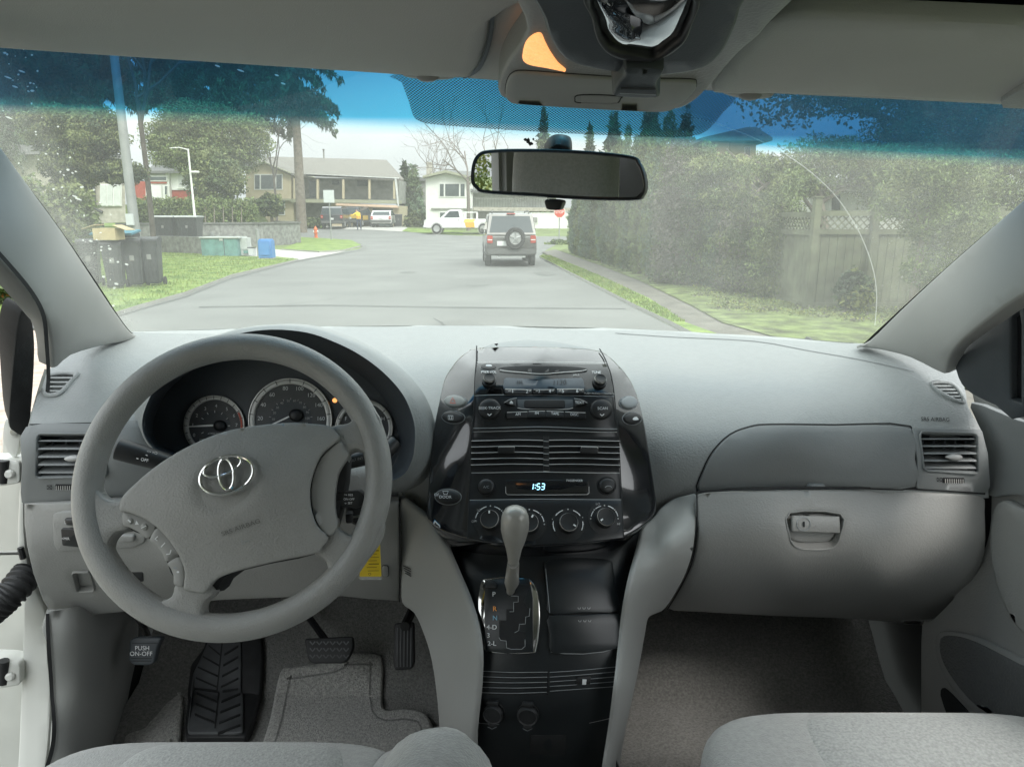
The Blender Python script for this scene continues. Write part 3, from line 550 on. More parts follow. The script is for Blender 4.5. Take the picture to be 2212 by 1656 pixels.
m = MB(); m.dome(GP, ell(K1('B7', 735, 492), 13, 12), 'black', h=.010); needle(m, K1('B7', 725, 487), K1('B7', 490, 500)); m.build('needle', g1)
# speedometer
SC_ = K1('B7', 1295, 445); m = gauge(SC_, 88, 'speed'); g2 = m.build('gauge', clu, 'large round speedometer dial')
m = MB(); ticks(m, SC_, 79, 88, [R(180 + 8 + (i - 1) * 20.5) for i in range(-1, 12)], 1.5, 'seam')
for t, x, y in [(20, 1053, 434), (40, 1077, 327), (60, 1147, 247), (80, 1252, 197), (100, 1364, 199), (120, 1457, 250), (140, 1516, 329), (160, 1533, 436)]: m.text(GP, str(t), *K1('B7', x, y), 8.6, 'mark', off=.0022)
for t, x, y in [(0, 1160, 492), (10, 1156, 441), (20, 1166, 391), (30, 1189, 349), (40, 1224, 313), (50, 1275, 295), (60, 1325, 294), (70, 1371, 311), (80, 1405, 345), (90, 1428, 387), (100, 1427, 433), (110, 1411, 476)]: m.text(GP, str(t), *K1('B7', x, y), 5.0, 'mark_grey', off=.0022)
ticks(m, SC_, 43, 47, [R(188 + i * 20.5) for i in range(9)], 1.2, 'mark_grey', .0022); m.build('dial_markings', g2)
m = MB(); m.dome(GP, ell(K1('B7', 1340, 410), 15, 14), 'black', h=.010); needle(m, K1('B7', 1335, 398), K1('B7', 1070, 522), 3.8); m.build('needle', g2)
FC = K1('B7', 1880, 510); m = gauge(FC, 60, 'fuel'); g3 = m.build('gauge', clu, 'fuel and temperature dial partly behind the wheel rim')
m = MB(); ticks(m, FC, 53, 60, [R(200), R(230), R(320), R(340)], 1.4, 'seam'); m.text(GP, 'F', *K1('B7', 1733, 437), 8.5, off=.0022); m.build('dial_markings', g3); m = MB(); m.text(GP, 'H', *K1('B7', 2027, 437), 8, off=.0022); m.build('dial_markings', g3); m = MB(); m.text(GP, '<FUEL', *K1('B7', 1775, 385), 4.5, off=.0022); m.text(GP, 'DOOR', *K1('B7', 1785, 405), 4.5, off=.0022); m.build('dial_markings', g3)
m = MB(); m.dome(GP, ell(K1('B7', 1642, 290), 5.2, 5), 'warn_glow', h=.002); m.build('warning_light', clu, 'lit amber warning light')
m = MB(); m.dome(GP, smooth(K('B7', (2080, 580), (2110, 570), (2140, 600), (2145, 650), (2110, 670), (2085, 640)), 3), 'dash_mid', h=.02); m.build('dimmer_knob', clu)
# ---------------- steering wheel
wc = Vector((-.3505, .8506, EYE - .329)); ti, ya = .4605, .1406
wn = Vector((math.sin(ya) * math.cos(ti), -math.cos(ya) * math.cos(ti), math.sin(ti))); e1 = Vector((math.cos(ya), math.sin(ya), 0)); e2 = wn.cross(e1)
WP = PlaneS(wc + wn * 0.0, wn)
m = MB(); RR, rt_ = .178, .0172
nu_, nv_ = 120, 20; V = []
for i in range(nu_):
    a = 2 * math.pi * i / nu_; rd = e1 * math.cos(a) + e2 * math.sin(a)
    for j in range(nv_):
        b = 2 * math.pi * j / nv_; V.append(wc + rd * (RR + rt_ * math.cos(b)) + wn * rt_ * 1.12 * math.sin(b))
m.add(V, [(i * nv_ + j, ((i + 1) % nu_) * nv_ + j, ((i + 1) % nu_) * nv_ + (j + 1) % nv_, i * nv_ + (j + 1) % nv_) for i in range(nu_) for j in range(nv_)], 'wheel_grey')
sw_ = m.build('steering_wheel', VAN)
def spoke(pts, h=.012, mt='wheel_grey', nm='spoke', ch=9, base=-.014):
    m = MB(); m.pad(WP, smooth(K('A3', *pts), 3), mt, h=h, base=base, ch=ch, step=12); return m.build(nm, sw_)
spoke([(455, 850), (500, 860), (525, 900), (560, 930), (620, 938), (690, 905), (720, 1000), (670, 1082), (610, 1100), (575, 1140), (565, 1190), (560, 1240), (500, 1230), (455, 1050)])
spoke([(730, 1490), (760, 1450), (830, 1442), (885, 1420), (905, 1360), (980, 1330), (1090, 1370), (1100, 1410), (1060, 1445), (1045, 1490), (1065, 1525), (1120, 1545), (1050, 1590), (850, 1560)])
spoke([(1640, 600), (1700, 560), (1770, 548), (1800, 520), (1802, 450), (1850, 430), (1940, 520), (1960, 700), (1920, 760), (1885, 750), (1860, 700), (1815, 682), (1770, 705), (1745, 725), (1690, 660)])
spoke([(1660, 1130), (1700, 1060), (1735, 1080), (1775, 1108), (1820, 1102), (1862, 1060), (1885, 990), (1950, 1000), (1950, 1120), (1860, 1250), (1740, 1330), (1680, 1290), (1660, 1240), (1600, 1200)])
# hub well behind the pad
m = MB(); m.pad(WP, inset(smooth(K('A3', (655, 935), (700, 885), (1000, 680), (1300, 575), (1690, 560), (1780, 710), (1715, 1070), (1615, 1205), (1200, 1300), (1090, 1410), (905, 1365), (800, 1150), (655, 1080)), 3), 3), 'seam', h=.004, base=-.05, ch=2, step=20); m.build('hub', sw_)
# bulged airbag cover
cov = smooth(K('A3', (652, 955), (662, 925), (700, 885), (830, 782), (1000, 682), (1200, 602), (1450, 562), (1600, 562), (1688, 572), (1712, 600), (1732, 636), (1640, 720), (1592, 850), (1590, 960), (1620, 1060), (1676, 1118), (1645, 1170), (1612, 1200), (1400, 1240), (1200, 1292), (1120, 1330), (1085, 1370), (1060, 1398), (1000, 1390), (957, 1372), (967, 1290), (942, 1200), (882, 1108), (800, 1038), (700, 998), (653, 990)), 3)
cc = np.array(K1('A3', 1190, 880)); 
class BulgeS(Surf):
    def __init__(s): pass
    def pts(s, uv):
        uv = np.atleast_2d(uv); p = WP.pts(uv); q = (uv - cc) / np.array([210., 150.]); r2 = (q ** 2).sum(1); bl = .024 * np.exp(-r2 * .9)
        q2 = rotp([tuple(x) for x in uv], tuple(cc), 0); dd = np.array([((x - cc[0]) * math.cos(.33) - (y - cc[1]) * math.sin(.33), (x - cc[0]) * math.sin(.33) + (y - cc[1]) * math.cos(.33)) for x, y in uv]); rr = np.sqrt((dd[:, 0] / 67) ** 2 + (dd[:, 1] / 50) ** 2)
        dent = -.0035 / (1 + np.exp((rr - 1.0) * 14)); return p + np.array(wn) * (bl + dent)[:, None]
BS = BulgeS()
m = MB(); m.pad(BS, cov, 'pad_grey', h=.014, base=-.02, ch=3.5, step=7); ab = m.build('airbag_cover', sw_, sharp=60)
m = MB(); m.text(BS, 'SRS AIRBAG', *K1('A3', 1258, 1064), 9.0, 'emboss', rot=-.335, off=.0156, wide=1.25)
m.line(BS, K('A3', (1258, 1118), (1262, 1145), (1300, 1125), (1262, 1132)), 'mark_dim', w=1.2, off=.0152); m.build('embossed_lettering', sw_)
# emblem: three chrome ellipses
def etube(c, rx, ry, a, r, nm=None):
    pts = ell(c, rx, ry, 48, a); h = .0165 + .0; M_.tube([WP.at([p], .0172 + .024 * .93)[0] for p in pts], r, 'chrome', 8, closed=True)
M_ = MB(); ec = K1('A3', 1196, 822)
etube(ec, 57, 38, -.32, .0022)
etube(K1('A3', 1176, 780), 41, 17.5, -.36, .0019)
etube(K1('A3', 1194, 818), 15.5, 32, -.12, .0020)
M_.build('emblem', sw_)
def swp(pts, nm, lab=None):
    m = MB(); m.pad(WP, smooth(K('A3', *pts), 3), 'switch_grey', h=.017, base=-.02, ch=2.6, step=12); return m.build(nm, sw_, lab)
s1 = swp([(652, 1000), (700, 1003), (760, 1025), (820, 1062), (780, 1130), (730, 1098), (680, 1072), (653, 1060)], 'switch_pad', 'steering wheel switch with two round buttons')
s2 = swp([(828, 1070), (885, 1120), (915, 1160), (938, 1208), (872, 1245), (850, 1205), (820, 1165), (786, 1136)], 'switch_pad')
s3 = swp([(940, 1218), (958, 1270), (962, 1320), (950, 1370), (908, 1358), (905, 1320), (892, 1280), (875, 1252)], 'switch_pad')
m = MB(); m.dome(WP, ell(K1('A3', 762, 1072), 7.5, 7.5), 'switch_grey', h=.002, off=.0165); m.dome(WP, ell(K1('A3', 690, 1042), 7, 7), 'switch_grey', h=.002, off=.0165); m.line(WP, K('A3', (750, 1078), (775, 1066)), 'mark', w=1.6, off=.0195); m.line(WP, K('A3', (684, 1036), (698, 1048)), 'mark', w=3, off=.0195)
m.flatpad(WP, K('A3', (715, 1060), (735, 1060), (722, 1038)), 'mark', off=.0175)
for q in ([(830, 1118), (816, 1132), (828, 1140)], [(866, 1150), (846, 1172)], [(896, 1186), (890, 1206), (872, 1208)]): m.line(WP, K('A3', *q), 'mark', w=2, off=.0175)
m.flatpad(WP, ell(K1('A3', 930, 1296), 3, 2.4, 8), 'mark', off=.0175); m.flatpad(WP, ell(K1('A3', 916, 1276), 5, 2.4, 8), 'mark_dim', off=.0175); m.build('switch_symbols', sw_)
swp([(1738, 645), (1760, 680), (1782, 712), (1735, 790), (1718, 860), (1712, 940), (1716, 1000), (1724, 1068), (1682, 1116), (1625, 1055), (1598, 960), (1598, 850), (1645, 725)], 'side_trim')
# column, stalks, key
m = MB(); m.tube([wc - wn * .02, wc - wn * .10, wc - wn * .30], [.05, .062, .075], 'trim_grey', 24); m.build('steering_column', VAN)
m = MB(); p0 = P(*K1('A3', 590, 668), .98); p1 = P(*K1('A3', 700, 700), .985); p2 = P(*K1('A3', 950, 770), 1.01); p3 = wc - wn * .09
m.tube([p0, p0.lerp(p1, .1), p1, p2, p3], [.008, .016, .0155, .0125, .0115], 'black', 16); st = m.build('turn_signal_lever', VAN)
SP = PlaneS(P(*K1('A3', 700, 700), .968), (0, -1, .3)); m = MB(); m.text(SP, 'OFF', *K1('A3', 737, 729), 7, 'mark', rot=.25, off=.0); m.line(SP, K('A3', (742, 702), (752, 706)), 'mark', w=1.5, off=0); m.line(SP, K('A3', (695, 720), (706, 722)), 'mark', w=1.5, off=0); m.text(SP, '<> =O', *K1('A3', 775, 690), 6, 'mark_grey', rot=.2, off=0); m.build('lever_markings', st)
m = MB(); m.tube([wc - wn * .09 + e1 * .02, P(*K1('A3', 1780, 735), .96), P(*K1('A3', 1960, 690), .985), P(*K1('A3', 2010, 640), 1.0)], [.011, .011, .013, .012], 'black', 14); st2 = m.build('wiper_lever', VAN)
SP2 = PlaneS(P(*K1('A3', 1830, 720), .945), (0, -1, .3)); m = MB(); m.text(SP2, 'MIST INT LO', *K1('A3', 1828, 722), 5.5, 'mark_grey', rot=-.25, off=0); m.build('lever_markings', st2)
CP = PlaneS(P(*K1('A3', 1780, 925), .86), (.1, -1, .35)); m = MB(); m.pad(CP, rnd(K('A3', (1716, 895), (1830, 880), (1858, 915), (1850, 960), (1820, 972), (1716, 965)), 4), 'black', h=.008, base=-.025, ch=3); cs = m.build('cruise_lever', sw_)
m = MB(); m.text(CP, '^+ RES', *K1('A3', 1780, 905), 4.6, off=.0088); m.text(CP, 'ON-OFF', *K1('A3', 1782, 926), 4.6, off=.0088); m.text(CP, 'v- SET', *K1('A3', 1780, 946), 4.6, off=.0088); m.build('lever_lettering', cs); cs.parent = VAN
m = MB(); m.tube([P(*K1('A3', 1700, 870), .99), P(*K1('A3', 1790, 880), 1.0), P(*K1('A3', 1880, 890), 1.03)], [.045, .05, .03], 'trim_grey', 20); m.build('column_shroud', VAN)
IG = PlaneS(P(*K1('A3', 1830, 1005), .95), (.2, -1, .2)); m = MB(); m.knob(IG, *K1('A3', 1838, 995), [(.02, -.03), (.02, 0), (.016, .006), (0, .006)], 'black'); m.build('ignition_lock', VAN)
kt = thing('car_key', 'black car key standing in the ignition behind the wheel rim', 'car key', loc=(0, 0, 0)); m = MB(); m.pad(IG, rnd(K('A3', (1762, 980), (1800, 975), (1800, 1025), (1765, 1030)), 5), 'black', h=.03, base=.012, ch=2); m.build('key_grip', kt)
m = MB(); m.pad(IG, K('A3', (1800, 998), (1838, 992), (1838, 1000), (1800, 1006)), 'satin', h=.024, base=.02, ch=0); m.build('key_blade', kt)
TG = PlaneS(P(*K1('A3', 1885, 1250), .93), (.05, -1, .05)); m = MB(); m.pad(TG, rnd(K('A3', (1862, 1055), (1930, 1050), (1942, 1322), (1830, 1322)), 3), 'yellow_card', h=.0008, base=-.0006, ch=.4)
for k in range(11): m.line(TG, K('A3', (1868 + (k % 3) * 5, 1120 + k * 17), (1930 - (k % 2) * 10, 1119 + k * 17)), 'card_ink', w=1.3 if k % 4 else 2.4, off=.001)
m.ring(TG, ell(K1('A3', 1883, 1307), 3.4, 3, 14), 'card_ink', w=1.3, h=.001, base=.0006); tg = m.build('key_tag', None, 'yellow printed paper tag in a clear sleeve hanging below the ignition', category='tag')
mat('clear_sleeve', (.7, .72, .68), .2, alpha=.35)
m = MB(); m.pad(TG, K('A3', (1828, 1318), (1944, 1318), (1944, 1336), (1828, 1336)), 'clear_sleeve', h=.0008, base=-.0006, ch=0); m.build('sleeve', tg)
# ---------------- lower driver panel
KN = Surf([(50, 1085, 1.065), (400, 1085, 1.06), (860, 1085, 1.09), (60, 1200, 1.06), (400, 1200, 1.045), (860, 1200, 1.10), (115, 1330, 1.16), (400, 1310, 1.18), (860, 1300, 1.16), (250, 1150, 1.045), (600, 1150, 1.05)])
o_ = [(50, 1086), (200, 1084), (400, 1086), (700, 1086), (862, 1084), (863, 1200), (863, 1300), (800, 1296), (740, 1290), (600, 1293), (480, 1298), (380, 1305), (300, 1320), (240, 1326), (185, 1332), (130, 1334), (112, 1328), (92, 1300), (70, 1240), (56, 1180), (50, 1130)]
cub = rnd(K('A3', (370, 1300), (455, 1300), (480, 1390), (395, 1395)), 6)
m = MB(); m.pad(KN, o_, 'trim_grey', h=.0, base=-.03, ch=5, step=16, holes=[cub]); kn = m.build('knee_panel', VAN)
m = MB(); m.pad(KN, inset(cub, -3), 'trim_grey', h=.003, base=-.002, ch=2, holes=[cub]); m.pad(KN, cub, 'trim_grey', h=-.008, base=-.03, ch=3); m.build('lever_recess', kn)
m = MB(); m.pad(KN, rnd(K('A3', (275, 1000), (330, 985), (450, 985), (740, 1100), (745, 1140), (680, 1170), (300, 1190), (278, 1150)), 8), 'trim_grey', h=.004, base=-.002, ch=3, step=20); sp1 = m.build('switch_plate', kn)
m = MB(); m.pad(KN, rnd(K('A3', (325, 1068), (420, 1068), (420, 1158), (330, 1150)), 4), 'black', h=.008, base=0, ch=2); m.dome(KN, rnd(K('A3', (340, 1018), (420, 1012), (420, 1055), (345, 1050)), 5), 'black', h=.008); m.text(KN, '<MIR', *K1('A3', 352, 1112), 5.5, off=.0088); m.text(KN, 'L', *K1('A3', 358, 1032), 6, off=.0105); m.build('mirror_switch', kn)
m = MB(); m.pad(KN, rnd(K('A3', (612, 1098), (696, 1098), (696, 1130), (620, 1132)), 5), 'trim_grey', h=.009, base=0, ch=3); m.build('blank_button', kn)
m = MB(); m.pad(KN, rnd(K('A3', (645, 1300), (728, 1298), (732, 1345), (655, 1350)), 3), 'black', h=.001, base=-.01, ch=1); m.build('data_socket', kn)
m = MB(); m.line(KN, [(863, 1088), (863, 1298)], 'seam', w=2, off=.001)
m.pad(KN, rnd(K('A3', (1945, 1262), (1975, 1262), (1978, 1315), (1948, 1315)), 5), 'trim_grey', h=.004, base=0, ch=2); m.line(KN, rnd(K('A3', (1945, 1262), (1978, 1262), (1980, 1318), (1948, 1318)), 5), 'seam', w=1.5, off=.0008, closed=True); m.build('fuse_lid', kn)
m = MB(); m.pad(KN, K('A3', (380, 1500), (430, 1500), (430, 1525), (400, 1525)), 'seam', h=.0012, base=-.01, ch=0); m.build('panel_notch', kn)
# ---------------- centre stack
ST = Surf([(1170, 735, 1.36), (1170, 750, 1.275), (1030, 765, 1.25), (1300, 770, 1.25), (1170, 768, 1.215), (1170, 785, 1.188), (1170, 810, 1.168), (1050, 790, 1.19), (1290, 795, 1.19), (975, 815, 1.20), (1352, 820, 1.20), (1030, 800, 1.165), (1310, 805, 1.165), (950, 860, 1.165), (1375, 865, 1.165), (1170, 850, 1.145), (936, 930, 1.13), (1394, 940, 1.13), (1170, 1000, 1.075), (925, 1050, 1.075), (1412, 1080, 1.07), (1170, 1100, 1.03), (1170, 1190, .985), (960, 1150, 1.02), (1390, 1160, 1.02)], lam=.0012)
sto = smooth(K('A4', (488, 224), (420, 252), (360, 300), (302, 375), (262, 450), (225, 620), (190, 800), (165, 1050), (145, 1300), (150, 1400), (240, 1480), (430, 1542), (640, 1575), (900, 1592), (1200, 1575), (1400, 1548), (1550, 1500), (1690, 1395), (1722, 1300), (1712, 1200), (1682, 1000), (1640, 750), (1590, 550), (1530, 425), (1440, 322), (1330, 244), (1100, 222), (800, 214)), 3)
m = MB(); m.pad(ST, sto, 'black_gloss', h=.004, base=-.10, ch=4, step=13); stk = m.build('centre_stack', VAN, 'glossy black centre stack', sharp=50)
CPS = Surf([(1170, 732, 1.40), (1010, 762, 1.28), (1325, 762, 1.28), (1170, 757, 1.26), (1060, 742, 1.36), (1270, 742, 1.36)]); m = MB(); m.pad(CPS, smooth(K('A4', (510, 222), (560, 196), (620, 180), (800, 157), (950, 160), (1100, 182), (1220, 208), (1315, 238), (1100, 226), (800, 216), (600, 222)), 3), 'dash_top', h=.0, base=-.05, ch=2, step=14); m.build('speaker_cap', stk)
mid_o = K('A4', (488, 345), (900, 338), (1378, 352), (1405, 470), (1425, 640), (1445, 800), (1462, 1060), (1475, 1270), (1490, 1500), (1488, 1534), (1200, 1570), (900, 1586), (640, 1570), (428, 1534), (430, 1420), (440, 1270), (452, 1080), (465, 800), (475, 560), (483, 420))
m = MB(); m.pad(ST, mid_o, 'stack_black', h=.006, base=0, ch=1.5, step=14)
for q in ([(488, 226), (482, 560), (466, 800), (452, 1080), (440, 1270), (428, 1540)], [(1330, 246), (1376, 340), (1408, 500), (1432, 700), (1446, 800), (1464, 1080), (1490, 1540)]): m.line(ST, smooth(K('A4', *q), 5, False), 'seam', w=2.6, off=.0068)
m.build('face_plate', stk)
O = .006
SL = lambda m, c, pts, mt='mark_dim', w=1.3, off=O + .0008, n=3: m.line(ST, smooth(K(c, *pts), n, False), mt, w=w, off=off)
m = MB(); SL(m, 'A4', [(478, 556), (640, 552), (1240, 560), (1412, 560)]); SL(m, 'A4', [(470, 772), (900, 768), (1440, 778)], w=1.6); SL(m, 'A4', [(470, 788), (900, 784), (1440, 792)], 'seam', 2.5); SL(m, 'A4', [(470, 796), (900, 792), (1440, 800)], 'mark_grey', .9)
SL(m, 'A4', [(455, 1082), (900, 1078), (1462, 1084)], 'mark_grey', 1.6); SL(m, 'A4', [(442, 1272), (900, 1268), (1476, 1270)], 'mark_dim', 1.6); SL(m, 'A4', [(488, 338), (900, 333), (1378, 345)], 'mark_grey', 1); m.build('bezel_line', stk)
# radio
m = MB(); ro = K('A4', (488, 348), (1376, 352), (1408, 500), (1412, 556), (480, 550)); m.pad(ST, resamp(ro, 30), 'radio_black', h=.0016, base=0, ch=1.4, off=O, step=14)
radio = m.build('radio', VAN)
O2 = O + .0016
m = MB(); m.pad(ST, smooth(K('A4', (632, 388), (700, 372), (940, 362), (1200, 378), (1250, 395), (1200, 406), (940, 414), (700, 405)), 4), 'seam', h=.0006, base=0, ch=.5, off=O2); SL(m, 'A4', [(640, 398), (720, 408), (940, 414), (1180, 408), (1245, 398)], 'mark_grey', 1.6, O2 + .0012, 5); m.build('disc_slot', radio)
m = MB(); disp = rnd(K('A4', (668, 452), (690, 447), (1215, 450), (1225, 462), (1236, 510), (1228, 522), (664, 520), (660, 505)), 3); m.pad(ST, disp, 'radio_lcd', h=.0012, base=0, ch=.8, off=O2, step=14); dp = m.build('radio_display', radio)
m = MB(); m.text(ST, 'FM', *K1('A4', 772, 478), 7, 'lcd_ink', off=O2 + .0018); m.build('display_digits', radio); m = MB(); m.text(ST, '1130', *K1('A4', 1062, 478), 9.5, 'lcd_ink', off=O2 + .0018, wide=1.15); m.build('display_digits', radio)
m = MB()
for a_, b_ in ((666, 850), (858, 1040), (1048, 1232)): m.pad(ST, rnd(K('A4', (a_, 524), (b_, 526), (b_ - 2, 552), (a_ + 3, 552)), 2), 'black', h=.004, base=0, ch=1, off=O2, step=14); m.line(ST, K('A4', (a_ + 4, 526), (b_ - 4, 528)), 'mark_grey', w=1.6, off=O2 + .0048)
m.build('preset_bar', radio)
m = MB()
for t, x in (('1', 718), ('2', 814), ('3', 905), ('4', 1002), ('5', 1094), ('6', 1188)): m.text(ST, t, *K1('A4', x, 541), 7.2, off=O2 + .0052)
for x in (698, 834, 886, 1022, 1074, 1208): m.line(ST, K('A4', (x - 9, 538), (x + 9, 536)), 'mark_grey', w=1.2, off=O2 + .0052)
m.build('radio_lettering', radio); m = MB(); m.text(ST, 'PWR·VOL', *K1('A4', 566, 412), 5.2, off=O2 + .001); m.build('radio_lettering', radio); m = MB(); m.text(ST, 'TUNE', *K1('A4', 1312, 416), 5.2, off=O2 + .001); m.text(ST, 'PUSH AUDIO CONTROL', *K1('A4', 1322, 546), 3.8, 'mark_grey', off=O2 + .001); m.build('radio_lettering', radio); m = MB(); m.text(ST, 'SIRIUS', *K1('A4', 1174, 432), 3.6, 'mark_grey', off=O2 + .001); m.build('radio_lettering', radio)
kp = [(.0118, 0), (.0118, .003), (.0112, .004), (.0096, .0045), (.0094, .011), (.0084, .0130), (.007, .0124), (0, .012)]
for x, y in ((568, 474), (1325, 478)): m = MB(); m.knob(ST, *K1('A4', x, y), [(r, h + O2) for r, h in kp], 'black'); m.knob(ST, *K1('A4', x, y), [(.0090, .0130 + O2), (.0099, .0112 + O2)], 'satin'); m.build('radio_knob', radio)
m = MB(); m.dome(ST, ell(K1('A4', 565, 379), 17, 6.5), 'black', h=.003, off=O2); m.ring(ST, ell(K1('A4', 565, 379), 17.5, 7, 30), 'mark_grey', w=1.3, h=.001, base=0, off=O2); m.dome(ST, ell(K1('A4', 565, 378), 8, 2.4), 'mark', h=.004, off=O2); m.build('eject_button', radio)
m = MB()   # lower radio face
for c, t in (((576, 643), 'SEEK·TRACK'), ((1334, 645), 'SCAN')):
    mm = MB(); mm.dome(ST, ell(K1('A4', *c), 21, 20.5, 36), 'black', h=.005, off=O, k=.6); mm.ring(ST, ell(K1('A4', *c), 23, 22.5, 40), 'seam', w=2, h=.001, base=0, off=O); rb = mm.build('rocker_button', radio)
    mm = MB(); mm.text(ST, t, *K1('A4', c[0] + 2, c[1] - 1), 5.6, off=O + .0062, wide=.95); mm.line(ST, K('A4', (c[0] - 12, c[1] + 34), (c[0], c[1] + 46), (c[0] + 12, c[1] + 34)), 'mark', w=1.8, off=O + .0050)
    mm.flatpad(ST, K('A4', (c[0] - 28, c[1] - 36), (c[0] - 8, c[1] - 34), (c[0], c[1] - 46), (c[0] + 8, c[1] - 34), (c[0] + 28, c[1] - 36), (c[0], c[1] - 22)), 'mark', off=O + .0048); mm.build('button_lettering', radio)
cas = rnd(K('A4', (752, 582), (1160, 582), (1158, 640), (1120, 650), (960, 655), (800, 650), (760, 640)), 4); m.pad(ST, cas, 'cluster_dark', h=.0012, base=0, ch=1, off=O, step=14); m.pad(ST, rnd(K('A4', (805, 590), (1100, 590), (1100, 640), (805, 640)), 3), 'seam', h=.0024, base=0, ch=1, off=O); m.line(ST, smooth(K('A4', (756, 640), (810, 650), (960, 654), (1110, 650), (1156, 640)), 3, False), 'mark_grey', w=1.3, off=O + .002)
m.text(ST, 'LIGHT COMMAND REAR', *K1('A4', 952, 627), 3, 'mark_dim', off=O + .003); m.build('tape_door', radio)
for q, nm in ((((665, 607), (700, 588), (748, 578), (746, 630), (700, 622)), 'tape_button'), (((1166, 582), (1215, 590), (1248, 608), (1215, 624), (1168, 632)), 'text_button')):
    m = MB(); m.pad(ST, rnd(K('A4', *q), 4), 'black', h=.0035, base=0, ch=1.4, off=O); m.line(ST, smooth(K('A4', q[0], q[1], q[2]), 3, False), 'mark_grey', w=.9, off=O + .004); m.build(nm, radio)
m = MB(); m.flatpad(ST, K('A4', (700, 606), (724, 606), (712, 594)), 'mark', off=O + .0042); m.line(ST, K('A4', (701, 612), (724, 612)), 'mark', w=1.5, off=O + .0042); m.text(ST, 'TEXT', *K1('A4', 1200, 608), 5.4, off=O + .0042)
for t, x in (('AM', 758), ('FM', 894), ('TAPE', 1032), ('DISC', 1165)): m.text(ST, t, *K1('A4', x, 687), 5.6, off=O + .0052)
m.build('button_lettering', radio)
for a_, b_ in ((682, 826), (830, 962), (966, 1096), (1100, 1238)): m = MB(); m.pad(ST, rnd(K('A4', (a_, 668), (b_, 669), (b_, 710), (a_, 710)), 2), 'black', h=.0045, base=0, ch=1.2, off=O); m.line(ST, K('A4', (a_ + 3, 671), (b_ - 3, 672)), 'mark_grey', w=1.5, off=O + .0050); m.build('source_button', radio)
# oval switches on the wings
for c, rx, ry, mt, nm, a in (((350, 594), 23, 12, 'console_grey', 'hazard_button', 0), ((335, 699), 23, 12, 'black', 'defogger_button', .03), ((1520, 603), 18, 12.5, 'mark_dim', 'blank_button', .05), ((1545, 708), 19, 12, 'black', 'child_lock_button', .05), ((293, 1248), 27, 16, 'black', 'door_light_switch', .02)):
    m = MB(); m.dome(ST, ell(K1('A4', *c), rx, ry, 36, a), mt, h=.005, off=.004, k=.5); m.ring(ST, ell(K1('A4', *c), rx + 2, ry + 2, 40, a), 'mark_dim', w=1.4, h=.001, base=0, off=.004); m.build(nm, stk)
m = MB(); c = K1('A4', 347, 597); m.line(ST, [(c[0] - 6, c[1] + 5), (c[0] + 6, c[1] + 5), (c[0], c[1] - 6)], 'red_mark', w=1.6, off=.0105, closed=True); c = K1('A4', 330, 706); m.line(ST, rect(c[0] - 5, c[1] - 4, c[0] + 5, c[1] + 4), 'mark', w=1.2, off=.0100, closed=True); m.line(ST, [(c[0] - 2, c[1] - 3), (c[0] - 2, c[1] + 4)], 'mark', w=1, off=.01); m.line(ST, [(c[0] + 2, c[1] - 3), (c[0] + 2, c[1] + 4)], 'mark', w=1, off=.01)
m.flatpad(ST, smooth(K('A4', (1535, 718), (1545, 705), (1562, 702), (1572, 712), (1576, 722), (1550, 724)), 2), 'mark', off=.0098)
m.text(ST, 'OFF', *K1('A4', 228, 1240), 6.4, off=.0085, rot=.1); m.text(ST, 'DOOR', *K1('A4', 282, 1256), 6.4, off=.0102); m.text(ST, 'ON', *K1('A4', 333, 1252), 6.4, off=.0085, rot=-.05); c = K1('A4', 284, 1228); m.line(ST, [(c[0] - 6, c[1] - 4), (c[0] + 6, c[1] - 4), (c[0] + 3, c[1] + 3), (c[0] - 3, c[1] + 3)], 'mark', w=1.2, off=.0102, closed=True); m.build('switch_symbols', stk)
# centre air vents
for x0_, x1_, nm in ((462, 942, 0), (984, 1450, 1)):
    m = MB(); m.pad(ST, K('A4', (x0_ + 3, 832), (x1_, 830), (x1_ + (6 if nm else 0), 1072), (x0_ - 6 + nm * 6, 1070)), 'seam', h=.0008, base=0, ch=0, off=O, step=20); cv = m.build('centre_vent', VAN, ['driver side half of the centre air vents', 'passenger side half of the centre air vents'][nm])
    for k in range(5):
        y = 858 + k * 42; m = MB(); dx = -k * 1.2 if nm == 0 else 0; dx2 = 0 if nm == 0 else k * 1.5
        pth = smooth(K('A4', (x0_ + dx, y), ((x0_ + x1_) / 2, y - 5), (x1_ + dx2, y + 2)), 5, False); lo = [(p[0], p[1] + 7.5) for p in pth]; q = pth + lo[::-1]
        A = ST.at(pth, O + .005); B = ST.at([(p[0], p[1] + 1.2) for p in pth], O + .0055); C = ST.at(lo, O + .001); n = len(pth); m.add(np.concatenate([A, B]), [(i, i + 1, n + i + 1, n + i) for i in range(n - 1)], 'mark_grey'); m.add(np.concatenate([B, C]), [(i, i + 1, n + i + 1, n + i) for i in range(n - 1)], 'black'); m.build('slat', cv)
    x = 688 if nm == 0 else 1253; m = MB(); m.pad(ST, rnd(K('A4', (x - 56, 900), (x + 56, 902), (x + 54, 950), (x - 58, 948)), 3), 'black', h=.009, base=0, ch=1.4, off=O); m.line(ST, rnd(K('A4', (x - 52, 912), (x - 50, 903), (x + 50, 905), (x + 52, 914)), 2)[2:-2], 'mark_grey', w=1.7, off=O + .0098); m.build('vent_tab', cv)
m = MB()
m.pad(ST, K('A4', (944, 832), (984, 832), (988, 1070), (944, 1070)), 'black', h=.002, base=0, ch=.6, off=O)
for k in range(6): m.line(ST, K('A4', (944, 866 + k * 42), (986, 868 + k * 42)), 'mark_grey', w=1.3, off=O + .0028)
m.build('vent_divider', stk)
